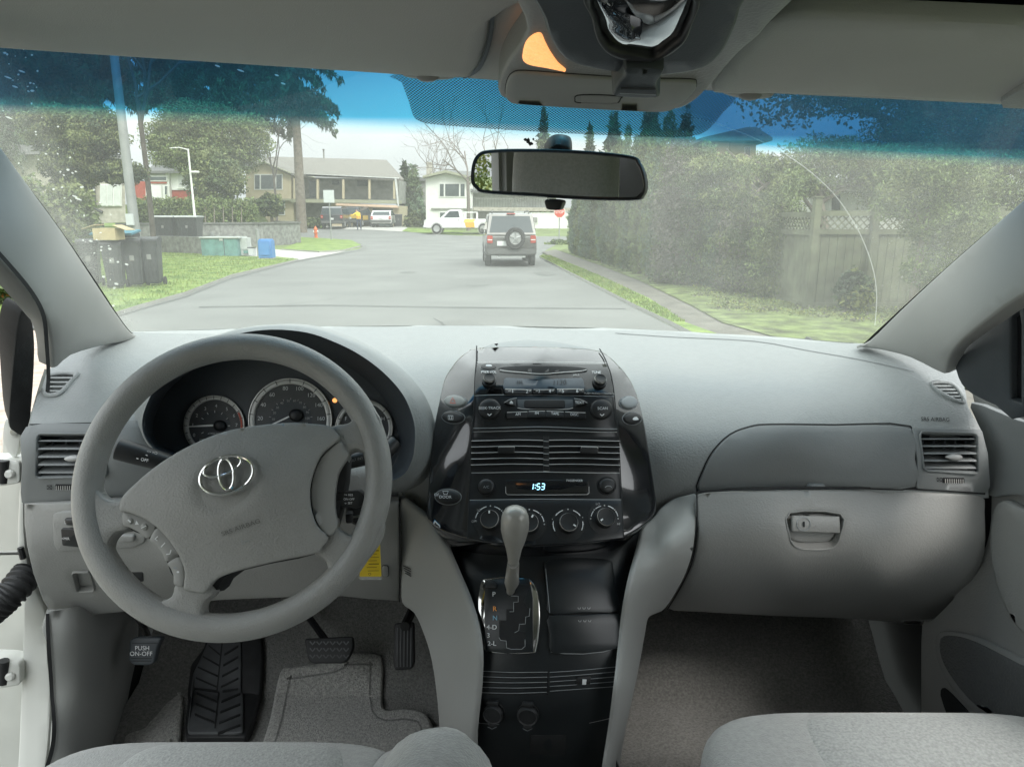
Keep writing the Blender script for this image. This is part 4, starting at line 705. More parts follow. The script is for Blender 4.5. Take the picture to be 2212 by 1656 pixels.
# clock row
m = MB(); wdw = rnd(K('A4', (684, 1135), (1252, 1135), (1254, 1225), (1245, 1236), (940, 1241), (695, 1236), (686, 1225)), 4); m.pad(ST, wdw, 'black_gloss', h=.0018, base=0, ch=1, off=O, step=20); m.line(ST, K('A4', (686, 1180), (688, 1226), (700, 1237), (940, 1241), (1240, 1236), (1253, 1226), (1253, 1180)), 'mark_grey', w=1.2, off=O + .0024); clk = m.build('clock', VAN)
m = MB()
def seg7(d, x, y, w, h, sl=-.12):
    SG = {'1': 'bc', '5': 'afgcd', '3': 'abgcd'}; C_ = {'a': ((0, 0), (1, 0)), 'b': ((1, 0), (1, .5)), 'c': ((1, .5), (1, 1)), 'd': ((0, 1), (1, 1)), 'e': ((0, .5), (0, 1)), 'f': ((0, 0), (0, .5)), 'g': ((0, .5), (1, .5))}
    for s_ in SG[d]:
        (a, b), (c, e) = C_[s_]; f = .1; p = [(a + (c - a) * f, b + (e - b) * f), (c - (c - a) * f, e - (e - b) * f)]; m.line(ST, [(x + q[0] * w + (q[1] - .5) * h * sl, y + q[1] * h) for q in p], 'clock_glow', w=1.8, off=O + .0028)
x, y = K1('A4', 875, 1163); seg7('1', x - 7, y, 6.5, 12.5)
x, y = K1('A4', 899, 1163); seg7('5', x, y, 6.5, 12.5); x, y = K1('A4', 930, 1163); seg7('3', x, y, 6.5, 12.5)
for yy in (1172, 1192): c = K1('A4', 888, yy); m.flatpad(ST, ell(c, 1.2, 1.2, 8), 'clock_glow', off=O + .0028)
m.text(ST, '', 0, 0, 1) if False else None
m.build('clock_digits', clk); m = MB(); m.text(ST, 'PASSENGER', *K1('A4', 1156, 1139), 5, off=O + .0028, wide=.95); m.build('clock_lettering', clk)
for c, r in (((557, 1179), 17), ((1373, 1172), 17)):
    m = MB(); m.ring(ST, ell(K1('A4', *c), r + 3, r + 3, 40), 'seam', w=3, h=.002, base=0, off=O); m.dome(ST, ell(K1('A4', *c), r, r, 36), 'black', h=.007, off=O, k=.5); m.build('air_button', stk)
m = MB(); m.text(ST, 'A/C', *K1('A4', 560, 1188), 5.5, 'mark_dim', off=O + .0085); m.line(ST, smooth(K('A4', (1352, 1190), (1365, 1180), (1385, 1180), (1396, 1190)), 3, False), 'mark_dim', w=1.3, off=O + .008); m.build('button_symbols', stk)
# climate dials
DI = [((585, 1418), 30, -90, 0), ((848, 1445), 30, -60, 1), ((1110, 1443), 30, 35, 2), ((1356, 1405), 27, 145, 3)]
m = MB(); m.pad(ST, resamp(K('A4', (440, 1276), (1478, 1276), (1492, 1534), (1200, 1568), (900, 1584), (640, 1568), (430, 1532)), 40), 'stack_black', h=.001, base=0, ch=1, off=O, step=16); cl_ = m.build('climate_panel', VAN)
for c, r, pa, ix in DI:
    q = K1('A4', *c); m = MB(); m.knob(ST, *q, [(.0265, O), (.026, O + .0015), (.0155, O + .0018), (.0145, O + .004), (.0140, O + .013), (.0130, O + .0150), (.011, O + .0146), (0, O + .0143)], 'black'); m.knob(ST, *q, [(.0136, .0144 + O), (.0143, .0125 + O)], 'mark_grey')
    p0 = ST.pts([q])[0]; nn = ST.nrm([q])[0]; ax = ST.pts([(q[0] + 10 * math.cos(R(pa)), q[1] + 10 * math.sin(R(pa)))])[0] - p0; ax /= np.linalg.norm(ax); sd_ = np.cross(nn, ax); t0 = p0 + nn * (O + .0156)
    m.add([t0 + ax * .0122 + sd_ * .0012, t0 + ax * .0122 - sd_ * .0012, t0 + ax * .0078 - sd_ * .0012, t0 + ax * .0078 + sd_ * .0012], [(0, 1, 2, 3)], 'mark'); m.build('climate_dial', cl_)
    m = MB()
    for a0, a1 in ((190, 215), (228, 255), (285, 312), (325, 350)) if ix != 2 else ((150, 190), (215, 250), (290, 325), (-10, 25)):
        m.line(ST, [(q[0] + (r + 1.5) * math.cos(t), q[1] + (r + 1.5) * math.sin(t)) for t in np.linspace(R(a0), R(a1), 7)], 'mark', w=1.6, off=O + .003)
    for a0 in (180, 222, 270, 318, 0): m.flatpad(ST, ell((q[0] + (r + 2) * math.cos(R(a0)), q[1] + (r + 2) * math.sin(R(a0))), 1.6, 1.6, 8), 'mark_grey', off=O + .003)
    for t, dx, dy in ((('LO', -24, -23), ('OFF', -34, 2)), (), (('•', -33, -10), ('•', 31, -14)), (('LO', -14, -32), ('HI', 30, 12)))[ix]: m.text(ST, t, q[0] + dx, q[1] + dy, 5, 'mark_grey', off=O + .003)
    m.build('dial_markings', cl_)
# ---------------- lower console (dark)
LC = Surf([(1170, 1150, 1.06), (960, 1150, 1.12), (1390, 1150, 1.12), (1020, 1250, 1.02), (1340, 1250, 1.02), (1180, 1250, .99), (1030, 1420, .95), (1350, 1420, .95), (1190, 1420, .93), (1025, 1520, .93), (1340, 1520, .93), (1180, 1520, .91), (1020, 1656, .95), (1330, 1656, .95), (1180, 1656, .93), (1020, 1760, .97), (1330, 1760, .97)])
m = MB(); m.pad(LC, smooth(K('A6', (100, 100), (160, 185), (230, 260), (290, 400), (340, 520), (400, 700), (432, 870), (436, 980), (425, 1200), (400, 1340), (385, 1500), (370, 1780), (1240, 1780), (1262, 1600), (1285, 1300), (1310, 1040), (1335, 800), (1370, 550), (1410, 300), (1450, 200), (1500, 140), (1300, 60), (800, 20), (300, 40)), 2), 'console_black', h=0, base=-.05, ch=3, step=18); lc = m.build('lower_console', VAN)
# shifter plate
m = MB(); spo = smooth(K('A6', (462, 540), (500, 525), (620, 517), (720, 522), (756, 535), (790, 600), (806, 720), (800, 850), (785, 940), (765, 965), (620, 970), (490, 955), (462, 900), (440, 800), (440, 680), (448, 600)), 4)
m.pad(LC, spo, 'chrome', h=.007, base=0, ch=3, step=16); m.pad(LC, K('A6', (484, 538), (620, 527), (745, 532), (765, 640), (766, 957), (620, 966), (488, 950), (482, 700)), 'console_black', h=.0085, base=.004, ch=1, step=16); gp_ = m.build('gear_plate', VAN)
m = MB(); gt = K('A6', (600, 565), (745, 568), (748, 745), (722, 748), (722, 790), (688, 792), (686, 838), (722, 840), (722, 930), (700, 938), (612, 936), (612, 890), (572, 885), (570, 770), (612, 770), (612, 705), (655, 705), (655, 665), (682, 662), (682, 632), (640, 630), (605, 600))
m.flatpad(LC, gt, 'seam', off=.0092); m.line(LC, K('A6', (640, 630), (682, 632), (682, 664), (655, 667), (655, 720), (632, 720)), 'mark_dim', w=1.3, off=.0096); m.line(LC, K('A6', (748, 700), (745, 745), (724, 750), (722, 790), (688, 792), (684, 828), (660, 842)), 'mark_dim', w=1.3, off=.0096); m.line(LC, K('A6', (570, 870), (580, 886), (612, 890), (614, 930), (640, 938), (700, 938), (720, 920), (720, 880)), 'mark_dim', w=1.3, off=.0096); m.build('shift_gate', gp_)
m = MB(); m.pad(LC, rnd(K('A6', (492, 548), (545, 540), (562, 560), (556, 588), (495, 585)), 4), 'black', h=.011, base=.006, ch=1.4); m.build('lock_release', gp_)
m = MB()
for t, x, y, mt in (('P', 540, 622, 'mark'), ('R', 545, 705, 'orange_mark'), ('N', 547, 758, 'blue_mark'), ('4-D', 528, 811, 'mark'), ('3', 508, 859, 'mark'), ('2-L', 528, 906, 'mark')): m.text(LC, t, *K1('A6', x, y), 10, mt, off=.0095); m.text(LC, t, *K1('A6', x + 1, y), 10, mt, off=.0094)
m.build('gear_letters', gp_)
# shifter lever
b0 = LC.at([K1('A6', 628, 610)], 0)[0]; kt_ = P(*K1('A6', 655, 150), .90); kb = P(*K1('A6', 644, 425), .915); 
m = MB(); axis = Vector(kt_) - Vector(kb); L_ = axis.length; pxm = .905 * 1.03 / F
prof = [(.030, -.0), (.034, .03), (.040, .12), (.052, .32), (.076, .55), (.0905, .76), (.0915, .9), (.086, 1.02), (.072, 1.12), (.045, 1.18), (.02, 1.2), (0, 1.205)]
sc = 1 / 2.58 * .92436 * pxm
m.lathe(kb, axis, [(r * 1000 * sc * .98, h * L_) for r, h in prof], 'knob_silver', 28); gs = m.build('gear_shifter', VAN)
m = MB(); m.tube([Vector(b0) - Vector((0, -.02, .03)), Vector(b0) + Vector((0, -.008, .012)), Vector(kb).lerp(Vector(b0), .6), Vector(kb)], [.006, .0065, .011, 40 * sc * .95], 'knob_silver', 16); m.build('shift_lever', gs)
# bins, ash drawer, sockets
m = MB(); o1 = smooth(K('A6', (830, 440), (845, 425), (920, 410), (1050, 404), (1180, 412), (1225, 425), (1232, 440), (1250, 560), (1266, 715), (1060, 725), (862, 730), (850, 620), (838, 520)), 3); m.pad(LC, inset(o1, -3), 'seam', h=.002, base=0, ch=1, step=30); m.pad(LC, o1, 'console_black', h=.006, base=0, ch=2.5, step=20); bn = m.build('storage_lid', lc)
m = MB(); o2 = smooth(K('A6', (860, 745), (1060, 740), (1268, 735), (1276, 830), (1280, 925), (1180, 952), (1060, 965), (950, 965), (868, 955), (862, 850)), 3); m.pad(LC, inset(o2, -2), 'seam', h=.002, base=0, ch=1, step=30); m.pad(LC, o2, 'console_black', h=.006, base=0, ch=2.5, step=20); m.line(LC, K('A6', (868, 957), (950, 968), (1060, 970), (1180, 957), (1278, 930)), 'mark_dim', w=1.6, off=.0035); m.build('storage_lid', lc)
m = MB(); m.line(LC, smooth(K('A6', (838, 470), (862, 725)), 4, False), 'mark_dim', w=1.3, off=.0066)
for y, xs in ((700, (1033, 1061, 1089)), (774, (1037, 1066, 1094))):
    for x in xs: c = K1('A6', x, y); m.line(LC, [(c[0] - 3, c[1] - 1.5), (c[0] - 1.5, c[1] + 1.6), (c[0] + 1.5, c[1] + 1.6), (c[0] + 3, c[1] - 1.5)], 'mark_grey', w=1.1, off=.0068)
m.build('grip_dots', lc)
m = MB()
for k in range(5): m.line(LC, smooth(K('A6', (436 - k * 3, 1074 + k * 32), (640, 1082 + k * 31), (850, 1080 + k * 30)), 4, False), 'mark_dim', w=1.3, off=.0012); m.line(LC, smooth(K('A6', (436 - k * 3, 1080 + k * 32), (640, 1088 + k * 31), (850, 1086 + k * 30)), 4, False), 'seam', w=2.2, off=.001)
for k in range(5): m.line(LC, smooth(K('A6', (864, 1082 + k * 28), (1060, 1068 + k * 28), (1305 - k * 3, 1044 + k * 30)), 4, False), 'mark_dim', w=1.3, off=.0012)
m.line(LC, K('A6', (853, 1080), (848, 1215)), 'seam', w=3, off=.0014); m.line(LC, K('A6', (1266, 1040), (1254, 1165)), 'seam', w=3, off=.0014)
m.line(LC, smooth(K('A6', (400, 1378), (480, 1388), (560, 1392)), 3, False), 'mark_dim', w=1.3, off=.0012); m.line(LC, smooth(K('A6', (1280, 1340), (1200, 1362), (1100, 1384)), 3, False), 'mark_grey', w=1.2, off=.0012); m.build('console_ribs', lc)
m = MB(); m.pad(LC, rnd(K('A6', (1022, 1112), (1108, 1105), (1106, 1150), (1024, 1156)), 3), 'black', h=.003, base=0, ch=1); m.pad(LC, K('A6', (1058, 1120), (1082, 1122), (1078, 1152), (1056, 1152)), 'mark', h=.0038, base=.001, ch=.5); m.build('cup_holder_tab', lc)
for c in ((524, 1325), (732, 1335)):
    q = K1('A6', *c); m = MB(); m.ring(LC, ell(q, 24, 24, 40), 'black', w=3, h=.002, base=0); m.knob(LC, *q, [(.0155, 0), (.0155, .006), (.014, .0085), (.0125, .007), (0, .007)], 'rubber'); m.pad(LC, rnd([(q[0] - 12, q[1] - 28), (q[0] + 12, q[1] - 27), (q[0] + 12, q[1] - 19), (q[0] - 12, q[1] - 20)], 3), 'rubber', h=.006, base=0, ch=1); m.pad(LC, rnd([(q[0] - 10, q[1] + 20), (q[0] + 10, q[1] + 20), (q[0], q[1] + 30)], 3), 'rubber', h=.007, base=0, ch=1); m.line(LC, [(q[0] - 10, q[1] + 22), (q[0], q[1] + 27), (q[0] + 10, q[1] + 22)], 'mark_dim', w=1, off=.0076); m.build('power_socket', lc)
m = MB(); m.pad(LC, rnd(K('A6', (745, 1460), (960, 1458), (962, 1580), (740, 1580)), 4), 'seam', h=.0012, base=0, ch=.6); m.build('console_pocket', lc)
# grey console flanks
FL = Surf([(862, 1083, 1.095), (925, 1125, 1.09), (960, 1180, 1.05), (1005, 1290, .99), (1030, 1380, .94), (1033, 1460, .918), (1018, 1656, .915), (862, 1300, 1.15), (905, 1350, 1.12), (930, 1430, 1.06), (948, 1560, 1.04), (940, 1700, 1.04), (900, 1200, 1.09), (980, 1400, .985), (985, 1560, .965)])
m = MB(); m.pad(FL, smooth([(864, 1082), (900, 1100), (930, 1128), (960, 1178), (985, 1235), (1008, 1290), (1026, 1350), (1034, 1410), (1032, 1480), (1022, 1580), (1014, 1740), (950, 1740), (947, 1600), (942, 1520), (930, 1430), (912, 1368), (892, 1325), (866, 1303), (864, 1250), (864, 1150)], 3), 'console_grey', h=0, base=-.008, ch=6, step=16)
fl = m.build('console_side', VAN, 'driver side grey console flank', sharp=60)
m = MB()
for k in range(4): m.line(FL, K('A3', (2056 + k * 3, 1264 + k * 12), (2096, 1282 + k * 12)), 'seam', w=1.8, off=.001)
m.build('sensor_grille', fl)
FR = Surf([(1412, 1145, 1.08), (1385, 1200, 1.02), (1365, 1300, .975), (1345, 1480, .918), (1322, 1656, .915), (1310, 1760, .93), (1460, 1085, 1.12), (1505, 1065, 1.11), (1500, 1150, 1.06), (1480, 1230, 1.055), (1420, 1320, 1.10), (1395, 1370, 1.08), (1375, 1480, 1.02), (1345, 1656, 1.02), (1440, 1160, 1.04), (1410, 1260, 1.02)])
m = MB(); m.pad(FR, smooth(K('A5', (128, 715), (155, 680), (200, 650), (245, 636), (284, 632), (286, 690), (284, 780), (270, 870), (235, 960), (172, 1062), (130, 1085), (108, 1100), (98, 1150), (75, 1280), (50, 1400), (20, 1540), (-15, 1740), (-58, 1740), (-25, 1500), (0, 1300), (20, 1100), (45, 950), (75, 800), (90, 755)), 3), 'console_grey', h=0, base=-.008, ch=5, step=16); fr = m.build('console_side', VAN, 'passenger side grey console flank', sharp=60)
# ---------------- glove box
GB = Surf([(1505, 1062, 1.10), (1700, 1058, 1.085), (1900, 1060, 1.085), (2130, 1070, 1.08), (1505, 1150, 1.07), (1700, 1150, 1.05), (1900, 1150, 1.05), (2130, 1150, 1.07), (1490, 1230, 1.09), (1700, 1240, 1.085), (1900, 1250, 1.085), (2090, 1250, 1.10), (1440, 1320, 1.22), (1700, 1325, 1.25), (1900, 1330, 1.25), (2030, 1340, 1.24)])
lr = smooth(K('A5', (637, 705), (822, 708), (824, 780), (805, 822), (770, 836), (690, 836), (652, 822), (636, 785)), 3)
m = MB(); m.pad(GB, smooth(K('A5', (290, 632), (500, 620), (700, 614), (1000, 618), (1200, 626), (1355, 640), (1370, 700), (1370, 850), (1332, 945), (1270, 1028), (1205, 1090), (1135, 1128), (900, 1105), (600, 1094), (300, 1078), (178, 1064), (225, 985), (272, 880), (290, 760)), 3), 'trim_grey', h=0, base=-.03, ch=5, step=16, holes=[lr]); gb = m.build('glove_box', VAN, sharp=50)
m = MB(); m.pad(GB, inset(lr, -3), 'trim_grey', h=.0015, base=-.004, ch=1.4, holes=[lr]); m.pad(GB, lr, 'trim_grey', h=-.012, base=-.03, ch=6, step=12); m.build('latch_recess', gb)
m = MB(); m.pad(GB, rnd(K('A5', (642, 713), (820, 716), (822, 777), (642, 771)), 3), 'trim_grey', h=.003, base=-.004, ch=2.4); la = m.build('latch_handle', gb)
m = MB(); c = K1('A5', 684, 744); m.ring(GB, ell(c, 15, 14.5, 30), 'mark_dim', w=1.3, h=.0036, base=.002); m.flatpad(GB, rect(c[0] - 2.2, c[1] - 5, c[0] + 2.2, c[1] + 6), 'seam', off=.0038); m.build('lock_cylinder', gb)
m = MB(); m.line(GB, smooth(K('A5', (287, 625), (500, 613), (700, 608), (1000, 611), (1200, 618), (1365, 630)), 4, False), 'seam', w=4.5, off=.0012); m.line(GB, smooth(K('A5', (286, 630), (286, 760), (270, 880), (222, 985), (175, 1062)), 4, False), 'seam', w=3, off=.0012); m.build('lid_gap', gb)
# ---------------- cabin floor, firewall and side walls
fz = lambda x, y: EYE - 1.07 + np.maximum(0, y - 1.40) * .62 + np.maximum(0, y - 1.72) * .5
m = MB(); ys = np.concatenate([np.linspace(-1.2, .8, 6), np.linspace(.9, 1.93, 30)]); xs = np.linspace(-.84, .84, 90); Xg, Yg = np.meshgrid(xs, ys); Zg = fz(Xg, Yg) + .006 * np.sin(Xg * 31 + Yg * 17) * np.sin(Yg * 23 - Xg * 9) + .08 * np.clip((np.abs(Xg) - .70) / .1, 0, 1) ** 2 * np.clip((Yg - 1.2) / .3, 0, 1)
nx = len(xs); m.add(np.stack([Xg, Yg, Zg], -1).reshape(-1, 3), [(j * nx + i, j * nx + i + 1, (j + 1) * nx + i + 1, (j + 1) * nx + i) for j in range(len(ys) - 1) for i in range(nx - 1)], 'carpet'); m.build('carpet', VAN, 'grey cut pile floor carpet')
m = MB(); m.box((0, 1.92, .95), (1.7, .03, .7), 'black'); m.box((0, 1.54, 1.25), (1.66, .74, .02), 'black'); m.box((.47, 1.56, 1.03), (.70, .60, .02), 'black'); pass; m.box((.87, 1.35, .9), (.02, 1.2, .75), 'black'); m.box((-.86, 1.6, .9), (.02, .7, .75), 'black'); m.box((0.01, 1.45, .86), (.24, .5, .40), 'carpet', bev=.04); m.build('firewall_and_light_block', VAN)  # black shelf under the passenger dash is added to block skylight from the footwell
FS = FuncS(lambda x, y: fz(x, y), 5)
WL = Surf([(100, 1330, 1.10), (150, 1340, 1.11), (215, 1350, 1.18), (300, 1340, 1.45), (105, 1500, 1.09), (155, 1500, 1.10), (215, 1500, 1.17), (290, 1500, 1.42), (90, 1700, 1.06), (140, 1700, 1.07), (200, 1700, 1.13), (270, 1700, 1.36)]); m = MB(); m.pad(WL, smooth(K('A7', (214, 340), (700, 300), (640, 450), (620, 600), (590, 760), (540, 975), (500, 1200), (180, 1200), (222, 1000), (240, 900), (236, 700), (222, 520)), 2), 'console_grey', h=.0, base=-.02, ch=3, step=20); m.build('kick_panel', VAN, sharp=80)
m = MB(); m.line(WL, smooth(K('A7', (214, 350), (222, 520), (236, 700), (242, 850), (232, 960), (205, 1060), (190, 1140)), 4, False), 'seam', w=9, off=.003); m.build('door_seal', VAN)
# floor things: driver mat, foot rest, pedals
m = MB(); mt_o = smooth(K('A7', (1270, 610), (1330, 598), (1500, 570), (1540, 540), (1690, 540), (1722, 580), (1720, 700), (1722, 770), (1740, 800), (1820, 795), (1900, 810), (1930, 840), (1950, 900), (1950, 1100), (1150, 1100), (1180, 960), (1215, 840), (1240, 720)), 4)
m.pad(FS, mt_o, 'mat_carpet', h=.012, base=0, ch=7, step=12); m.line(FS, inset(mt_o, 26), 'carpet', w=4, off=.0125, closed=True); fm = m.build('floor_mat', None, 'grey carpet floor mat lying in the driver footwell', category='floor mat')
m = MB(); m.pad(FS, smooth(K('A7', (560, 960), (600, 800), (640, 640), (700, 520), (740, 470), (800, 640), (830, 720), (820, 850), (800, 960), (700, 1000)), 3), 'mat_carpet', h=.018, base=0, ch=10, step=14); m.build('carpet_bulge', VAN)
m = MB(); m.pad(FS, rnd(K('A7', (950, 400), (1130, 400), (1180, 460), (1190, 560), (1180, 720), (1140, 880), (1110, 945), (840, 945), (835, 900), (870, 600), (930, 520)), 8), 'rubber', h=.022, base=0, ch=4, step=20); fr_ = m.build('foot_rest', VAN)
ft = rnd(K('A7', (960, 480), (1000, 470), (1098, 475), (1098, 930), (1060, 938), (852, 938), (848, 910), (885, 640), (910, 590)), 6); m = MB(); m.pad(FS, ft, 'pedal_plate', h=.028, base=.015, ch=3, step=20)
for k in range(9):
    y = 530 + k * 48; xl = np.interp(y, [480, 600, 640, 930], [970, 905, 890, 862]); xm = np.interp(y, [480, 930], [1018, 972])
    if y < 900: m.pad(FS, K('A7', (xl + 12, y - 14), (xm - 8, y + 26), (xm - 8, y + 34), (xl + 12, y - 6)), 'rubber', h=.031, base=.027, ch=.8)
    m.pad(FS, K('A7', (xm + 12, y + 26), (1086, y - 12), (1086, y - 4), (xm + 12, y + 34)), 'rubber', h=.031, base=.027, ch=.8)
m.line(FS, K('A7', (1016, 490), (972, 920)), 'rubber', w=3, off=.0285); m.build('tread_plate', fr_)
BP = PlaneS(P(690, 1405, 1.38), (0, -1, .75)); m = MB(); m.pad(BP, rnd(K('A7', (1372, 465), (1590, 455), (1590, 510), (1565, 562), (1540, 575), (1405, 575), (1388, 555)), 7), 'rubber', h=.008, base=-.008, ch=3); pd = m.build('brake_pedal', VAN)
m = MB()
for r_ in range(3):
    for k in range(6): x = 1398 + k * 30; y = 478 + r_ * 30; m.line(BP, K('A7', (x, y), (x + 12, y + 14), (x + 24, y)), 'pedal_plate', w=3.2, off=.0095)
m.build('pedal_tread', pd); m = MB(); m.tube([P(*K1('A7', 1470, 480), 1.40), P(*K1('A7', 1390, 370), 1.50), P(*K1('A7', 1360, 300), 1.6)], .008, 'black', 8); m.build('pedal_arm', pd)
AP = PlaneS(P(872, 1395, 1.38), (0, -1, .6)); m = MB(); m.pad(AP, rnd(K('A7', (1775, 395), (1862, 388), (1865, 560), (1855, 600), (1775, 606), (1770, 560)), 7), 'rubber', h=.008, base=-.01, ch=3); pd = m.build('gas_pedal', VAN); m = MB()
for k in range(5): m.line(AP, K('A7', (1790 + k * 15, 415), (1788 + k * 15, 590)), 'pedal_plate', w=2.4, off=.0088)
m.build('pedal_tread', pd); m = MB(); m.tube([P(*K1('A7', 1820, 410), 1.39), P(*K1('A7', 1860, 320), 1.5)], .011, 'black', 8); m.build('pedal_arm', pd)
PB = PlaneS(P(312, 1402, 1.22), (.1, -1, .45)); m = MB(); m.pad(PB, rnd(K('A7', (590, 470), (615, 455), (738, 455), (715, 500), (700, 570), (680, 580), (610, 580), (588, 560)), 7), 'cluster_dark', h=.010, base=-.008, ch=4)
pd = m.build('parking_brake_pedal', VAN); m = MB(); m.text(PB, 'PUSH', *K1('A7', 650, 503), 9.5, off=.0108); m.text(PB, 'ON-OFF', *K1('A7', 645, 528), 9.5, off=.0108); m.line(PB, K('A7', (600, 560), (690, 560)), 'seam', w=1.2, off=.0108); m.line(PB, K('A7', (600, 548), (694, 548)), 'seam', w=1.2, off=.0108); m.line(PB, K('A7', (604, 480), (720, 480)), 'seam', w=1.2, off=.0108); m.build('pedal_lettering', pd)
m = MB(); m.tube([P(*K1('A7', 670, 465), 1.23), P(*K1('A7', 640, 400), 1.3), P(*K1('A7', 600, 340), 1.38)], .007, 'satin', 8); m.build('pedal_arm', pd)
# ---------------- windshield pillars
PL = Surf([(-120, 150, .80), (0, 325, .93), (130, 500, 1.13), (285, 722, 1.40), (-120, 500, .72), (0, 590, .80), (105, 700, .95), (112, 790, 1.10), (60, 500, .93), (180, 690, 1.17), (-60, 380, .84)])
m = MB(); m.pad(PL, smooth([(-260, -40), (-140, 120), (0, 322), (65, 412), (130, 500), (200, 605), (262, 695), (292, 724), (330, 726), (290, 734), (220, 746), (150, 766), (112, 794), (106, 740), (95, 690), (70, 650), (40, 612), (0, 572), (-80, 480), (-260, 300)], 3), 'pillar_grey', h=.004, base=-.02, ch=6, step=20); m.build('pillar_trim', VAN, 'driver side windshield pillar trim', sharp=70)
m = MB(); m.line(GL, smooth([(-10, 316), (65, 404), (130, 492), (205, 603), (265, 695), (292, 720), (330, 724), (420, 722)], 4, False), 'seam', w=7, off=.006); m.build('glass_edge', ws); m = MB(); m.line(GL, smooth([(2230, 416), (2120, 508), (2000, 615), (1900, 708), (1862, 742), (1830, 748), (1760, 745)], 4, False), 'seam', w=7, off=.006); m.build('glass_edge', ws)
PR_ = Surf([(2330, 330, .80), (2212, 432, .93), (2050, 570, 1.15), (1850, 745, 1.42), (2330, 520, .74), (2212, 620, .84), (2065, 755, 1.06), (2050, 805, 1.14), (2130, 560, 1.0), (1960, 720, 1.25)])
m = MB(); m.pad(PR_, smooth([(2420, 250), (2330, 335), (2212, 436), (2120, 515), (2040, 585), (1950, 668), (1880, 735), (1850, 748), (1900, 754), (1970, 772), (2042, 806), (2052, 790), (2060, 765), (2085, 735), (2140, 690), (2212, 640), (2420, 520)], 3), 'pillar_grey', h=.004, base=-.02, ch=6, step=20); m.build('pillar_trim', VAN, 'passenger side windshield pillar trim', sharp=70)
# ---------------- passenger door
DR = PlaneS((.80, 1, 1), (-1, -.12, 0))
m = MB(); m.pad(DR, smooth([(2098, 850), (2130, 862), (2212, 893), (2420, 960), (3300, 1230), (3300, 2300), (2420, 2300), (1995, 1900), (1990, 1700), (1988, 1500), (1990, 1350), (2010, 1340), (2060, 1290), (2110, 1220), (2135, 1150), (2140, 1060), (2136, 980), (2122, 920)], 3), 'trim_grey', h=0, base=-.05, ch=4, step=22); dr = m.build('passenger_door', VAN)
m = MB(); m.pad(DR, smooth([(2110, 868), (2212, 905), (2330, 950), (2330, 1085), (2212, 1068), (2146, 1068), (2142, 990), (2128, 925)], 3), 'dash_mid', h=.012, base=0, ch=5, step=20); m.build('door_upper_trim', dr)
m = MB(); m.pad(DR, smooth([(2190, 1080), (2230, 1100), (2330, 1120), (2330, 1420), (2260, 1390), (2212, 1350), (2180, 1290), (2160, 1220), (2156, 1150), (2166, 1095)], 3), 'trim_grey', h=.018, base=0, ch=9, step=18); m.build('armrest', dr)
m = MB(); m.pad(DR, smooth([(2030, 1370), (2060, 1362), (2120, 1375), (2212, 1420), (2330, 1480), (2330, 1600), (2212, 1585), (2120, 1540), (2060, 1480), (2032, 1420)], 3), 'trim_grey', h=.008, base=0, ch=4, step=18)
mat('speaker_mesh', (.11, .115, .115), .7, bump=.002, bs=260, voro=True); m.pad(DR, smooth([(2042, 1378), (2070, 1372), (2120, 1386), (2212, 1432), (2330, 1492), (2330, 1590), (2212, 1572), (2124, 1526), (2072, 1470), (2044, 1420)], 3), 'speaker_mesh', h=.010, base=.004, ch=2, step=18); m.build('speaker_grille', dr)
m = MB(); m.pad(DR, smooth([(2038, 1485), (2060, 1500), (2120, 1560), (2200, 1600), (2240, 1700), (2100, 1640), (2040, 1520)], 3), 'seam', h=.003, base=0, ch=1); m.build('door_pocket', dr)
WT = Surf([(2065, 760, 1.12), (2180, 660, .98), (2212, 640, .95), (2110, 858, 1.1), (2212, 893, .98), (2330, 600, .85), (2330, 930, .86)])
m = MB(); m.pad(WT, smooth([(2062, 772), (2085, 742), (2140, 700), (2212, 648), (2212, 900), (2150, 876), (2100, 852), (2076, 830), (2064, 800)], 2), 'cluster_dark', h=0, base=-.02, ch=3, step=20, holes=[[(2182, 690), (2200, 668), (2205, 700), (2205, 870), (2182, 862)]]); m.pad(WT, [(2180, 690), (2430, 520), (2430, 960), (2180, 866)], 'black_gloss', h=-.01, base=-.015, ch=0); m.build('window_corner', dr)
for s_, p_ in ((1, P(2395, 300, .80)), (-1, P(-170, 110, .76))):
    m = MB(); m.tube([p_, (s_ * .77, .50, EYE + .19), (s_ * .78, .1, EYE + .205), (s_ * .79, -.45, EYE + .20)], [.035, .04, .04, .04], 'pillar_grey', 12); m.build('window_frame', VAN)
# ---------------- driver door opening: jamb, seal, hinges, check strap, wiring boot
JB = Surf([(0, 700, 1.05), (70, 720, 1.12), (105, 790, 1.16), (60, 900, 1.15), (50, 1085, 1.13), (0, 1085, 1.14), (60, 1200, 1.14), (110, 1340, 1.16), (110, 1656, 1.12), (0, 1400, 1.15), (0, 1656, 1.12)])
m = MB(); m.pad(JB, smooth([(62, 900), (54, 980), (50, 1085), (54, 1180), (70, 1260), (100, 1335), (108, 1500), (104, 1600), (94, 1680), (80, 1760), (36, 1760), (40, 1600), (46, 1450), (50, 1330), (48, 1250), (36, 1180), (40, 1050), (46, 960)], 3), 'white_paint', h=0, base=-.05, ch=5, step=20); jb = m.build('door_jamb', VAN)
JC = Surf([(-100, 700, 1.24), (0, 700, 1.22), (60, 900, 1.22), (60, 1300, 1.22), (-100, 1300, 1.24), (60, 1700, 1.2), (-100, 1700, 1.22)])
m = MB(); m.pad(JC, smooth([(18, 905), (30, 930), (52, 950), (56, 1100), (60, 1300), (60, 1700), (-120, 1800), (-120, 1060), (-40, 1030), (0, 1000), (4, 950)], 2), 'jamb_paint', h=0, base=-.06, ch=3, step=24); m.build('fender_flange', VAN)
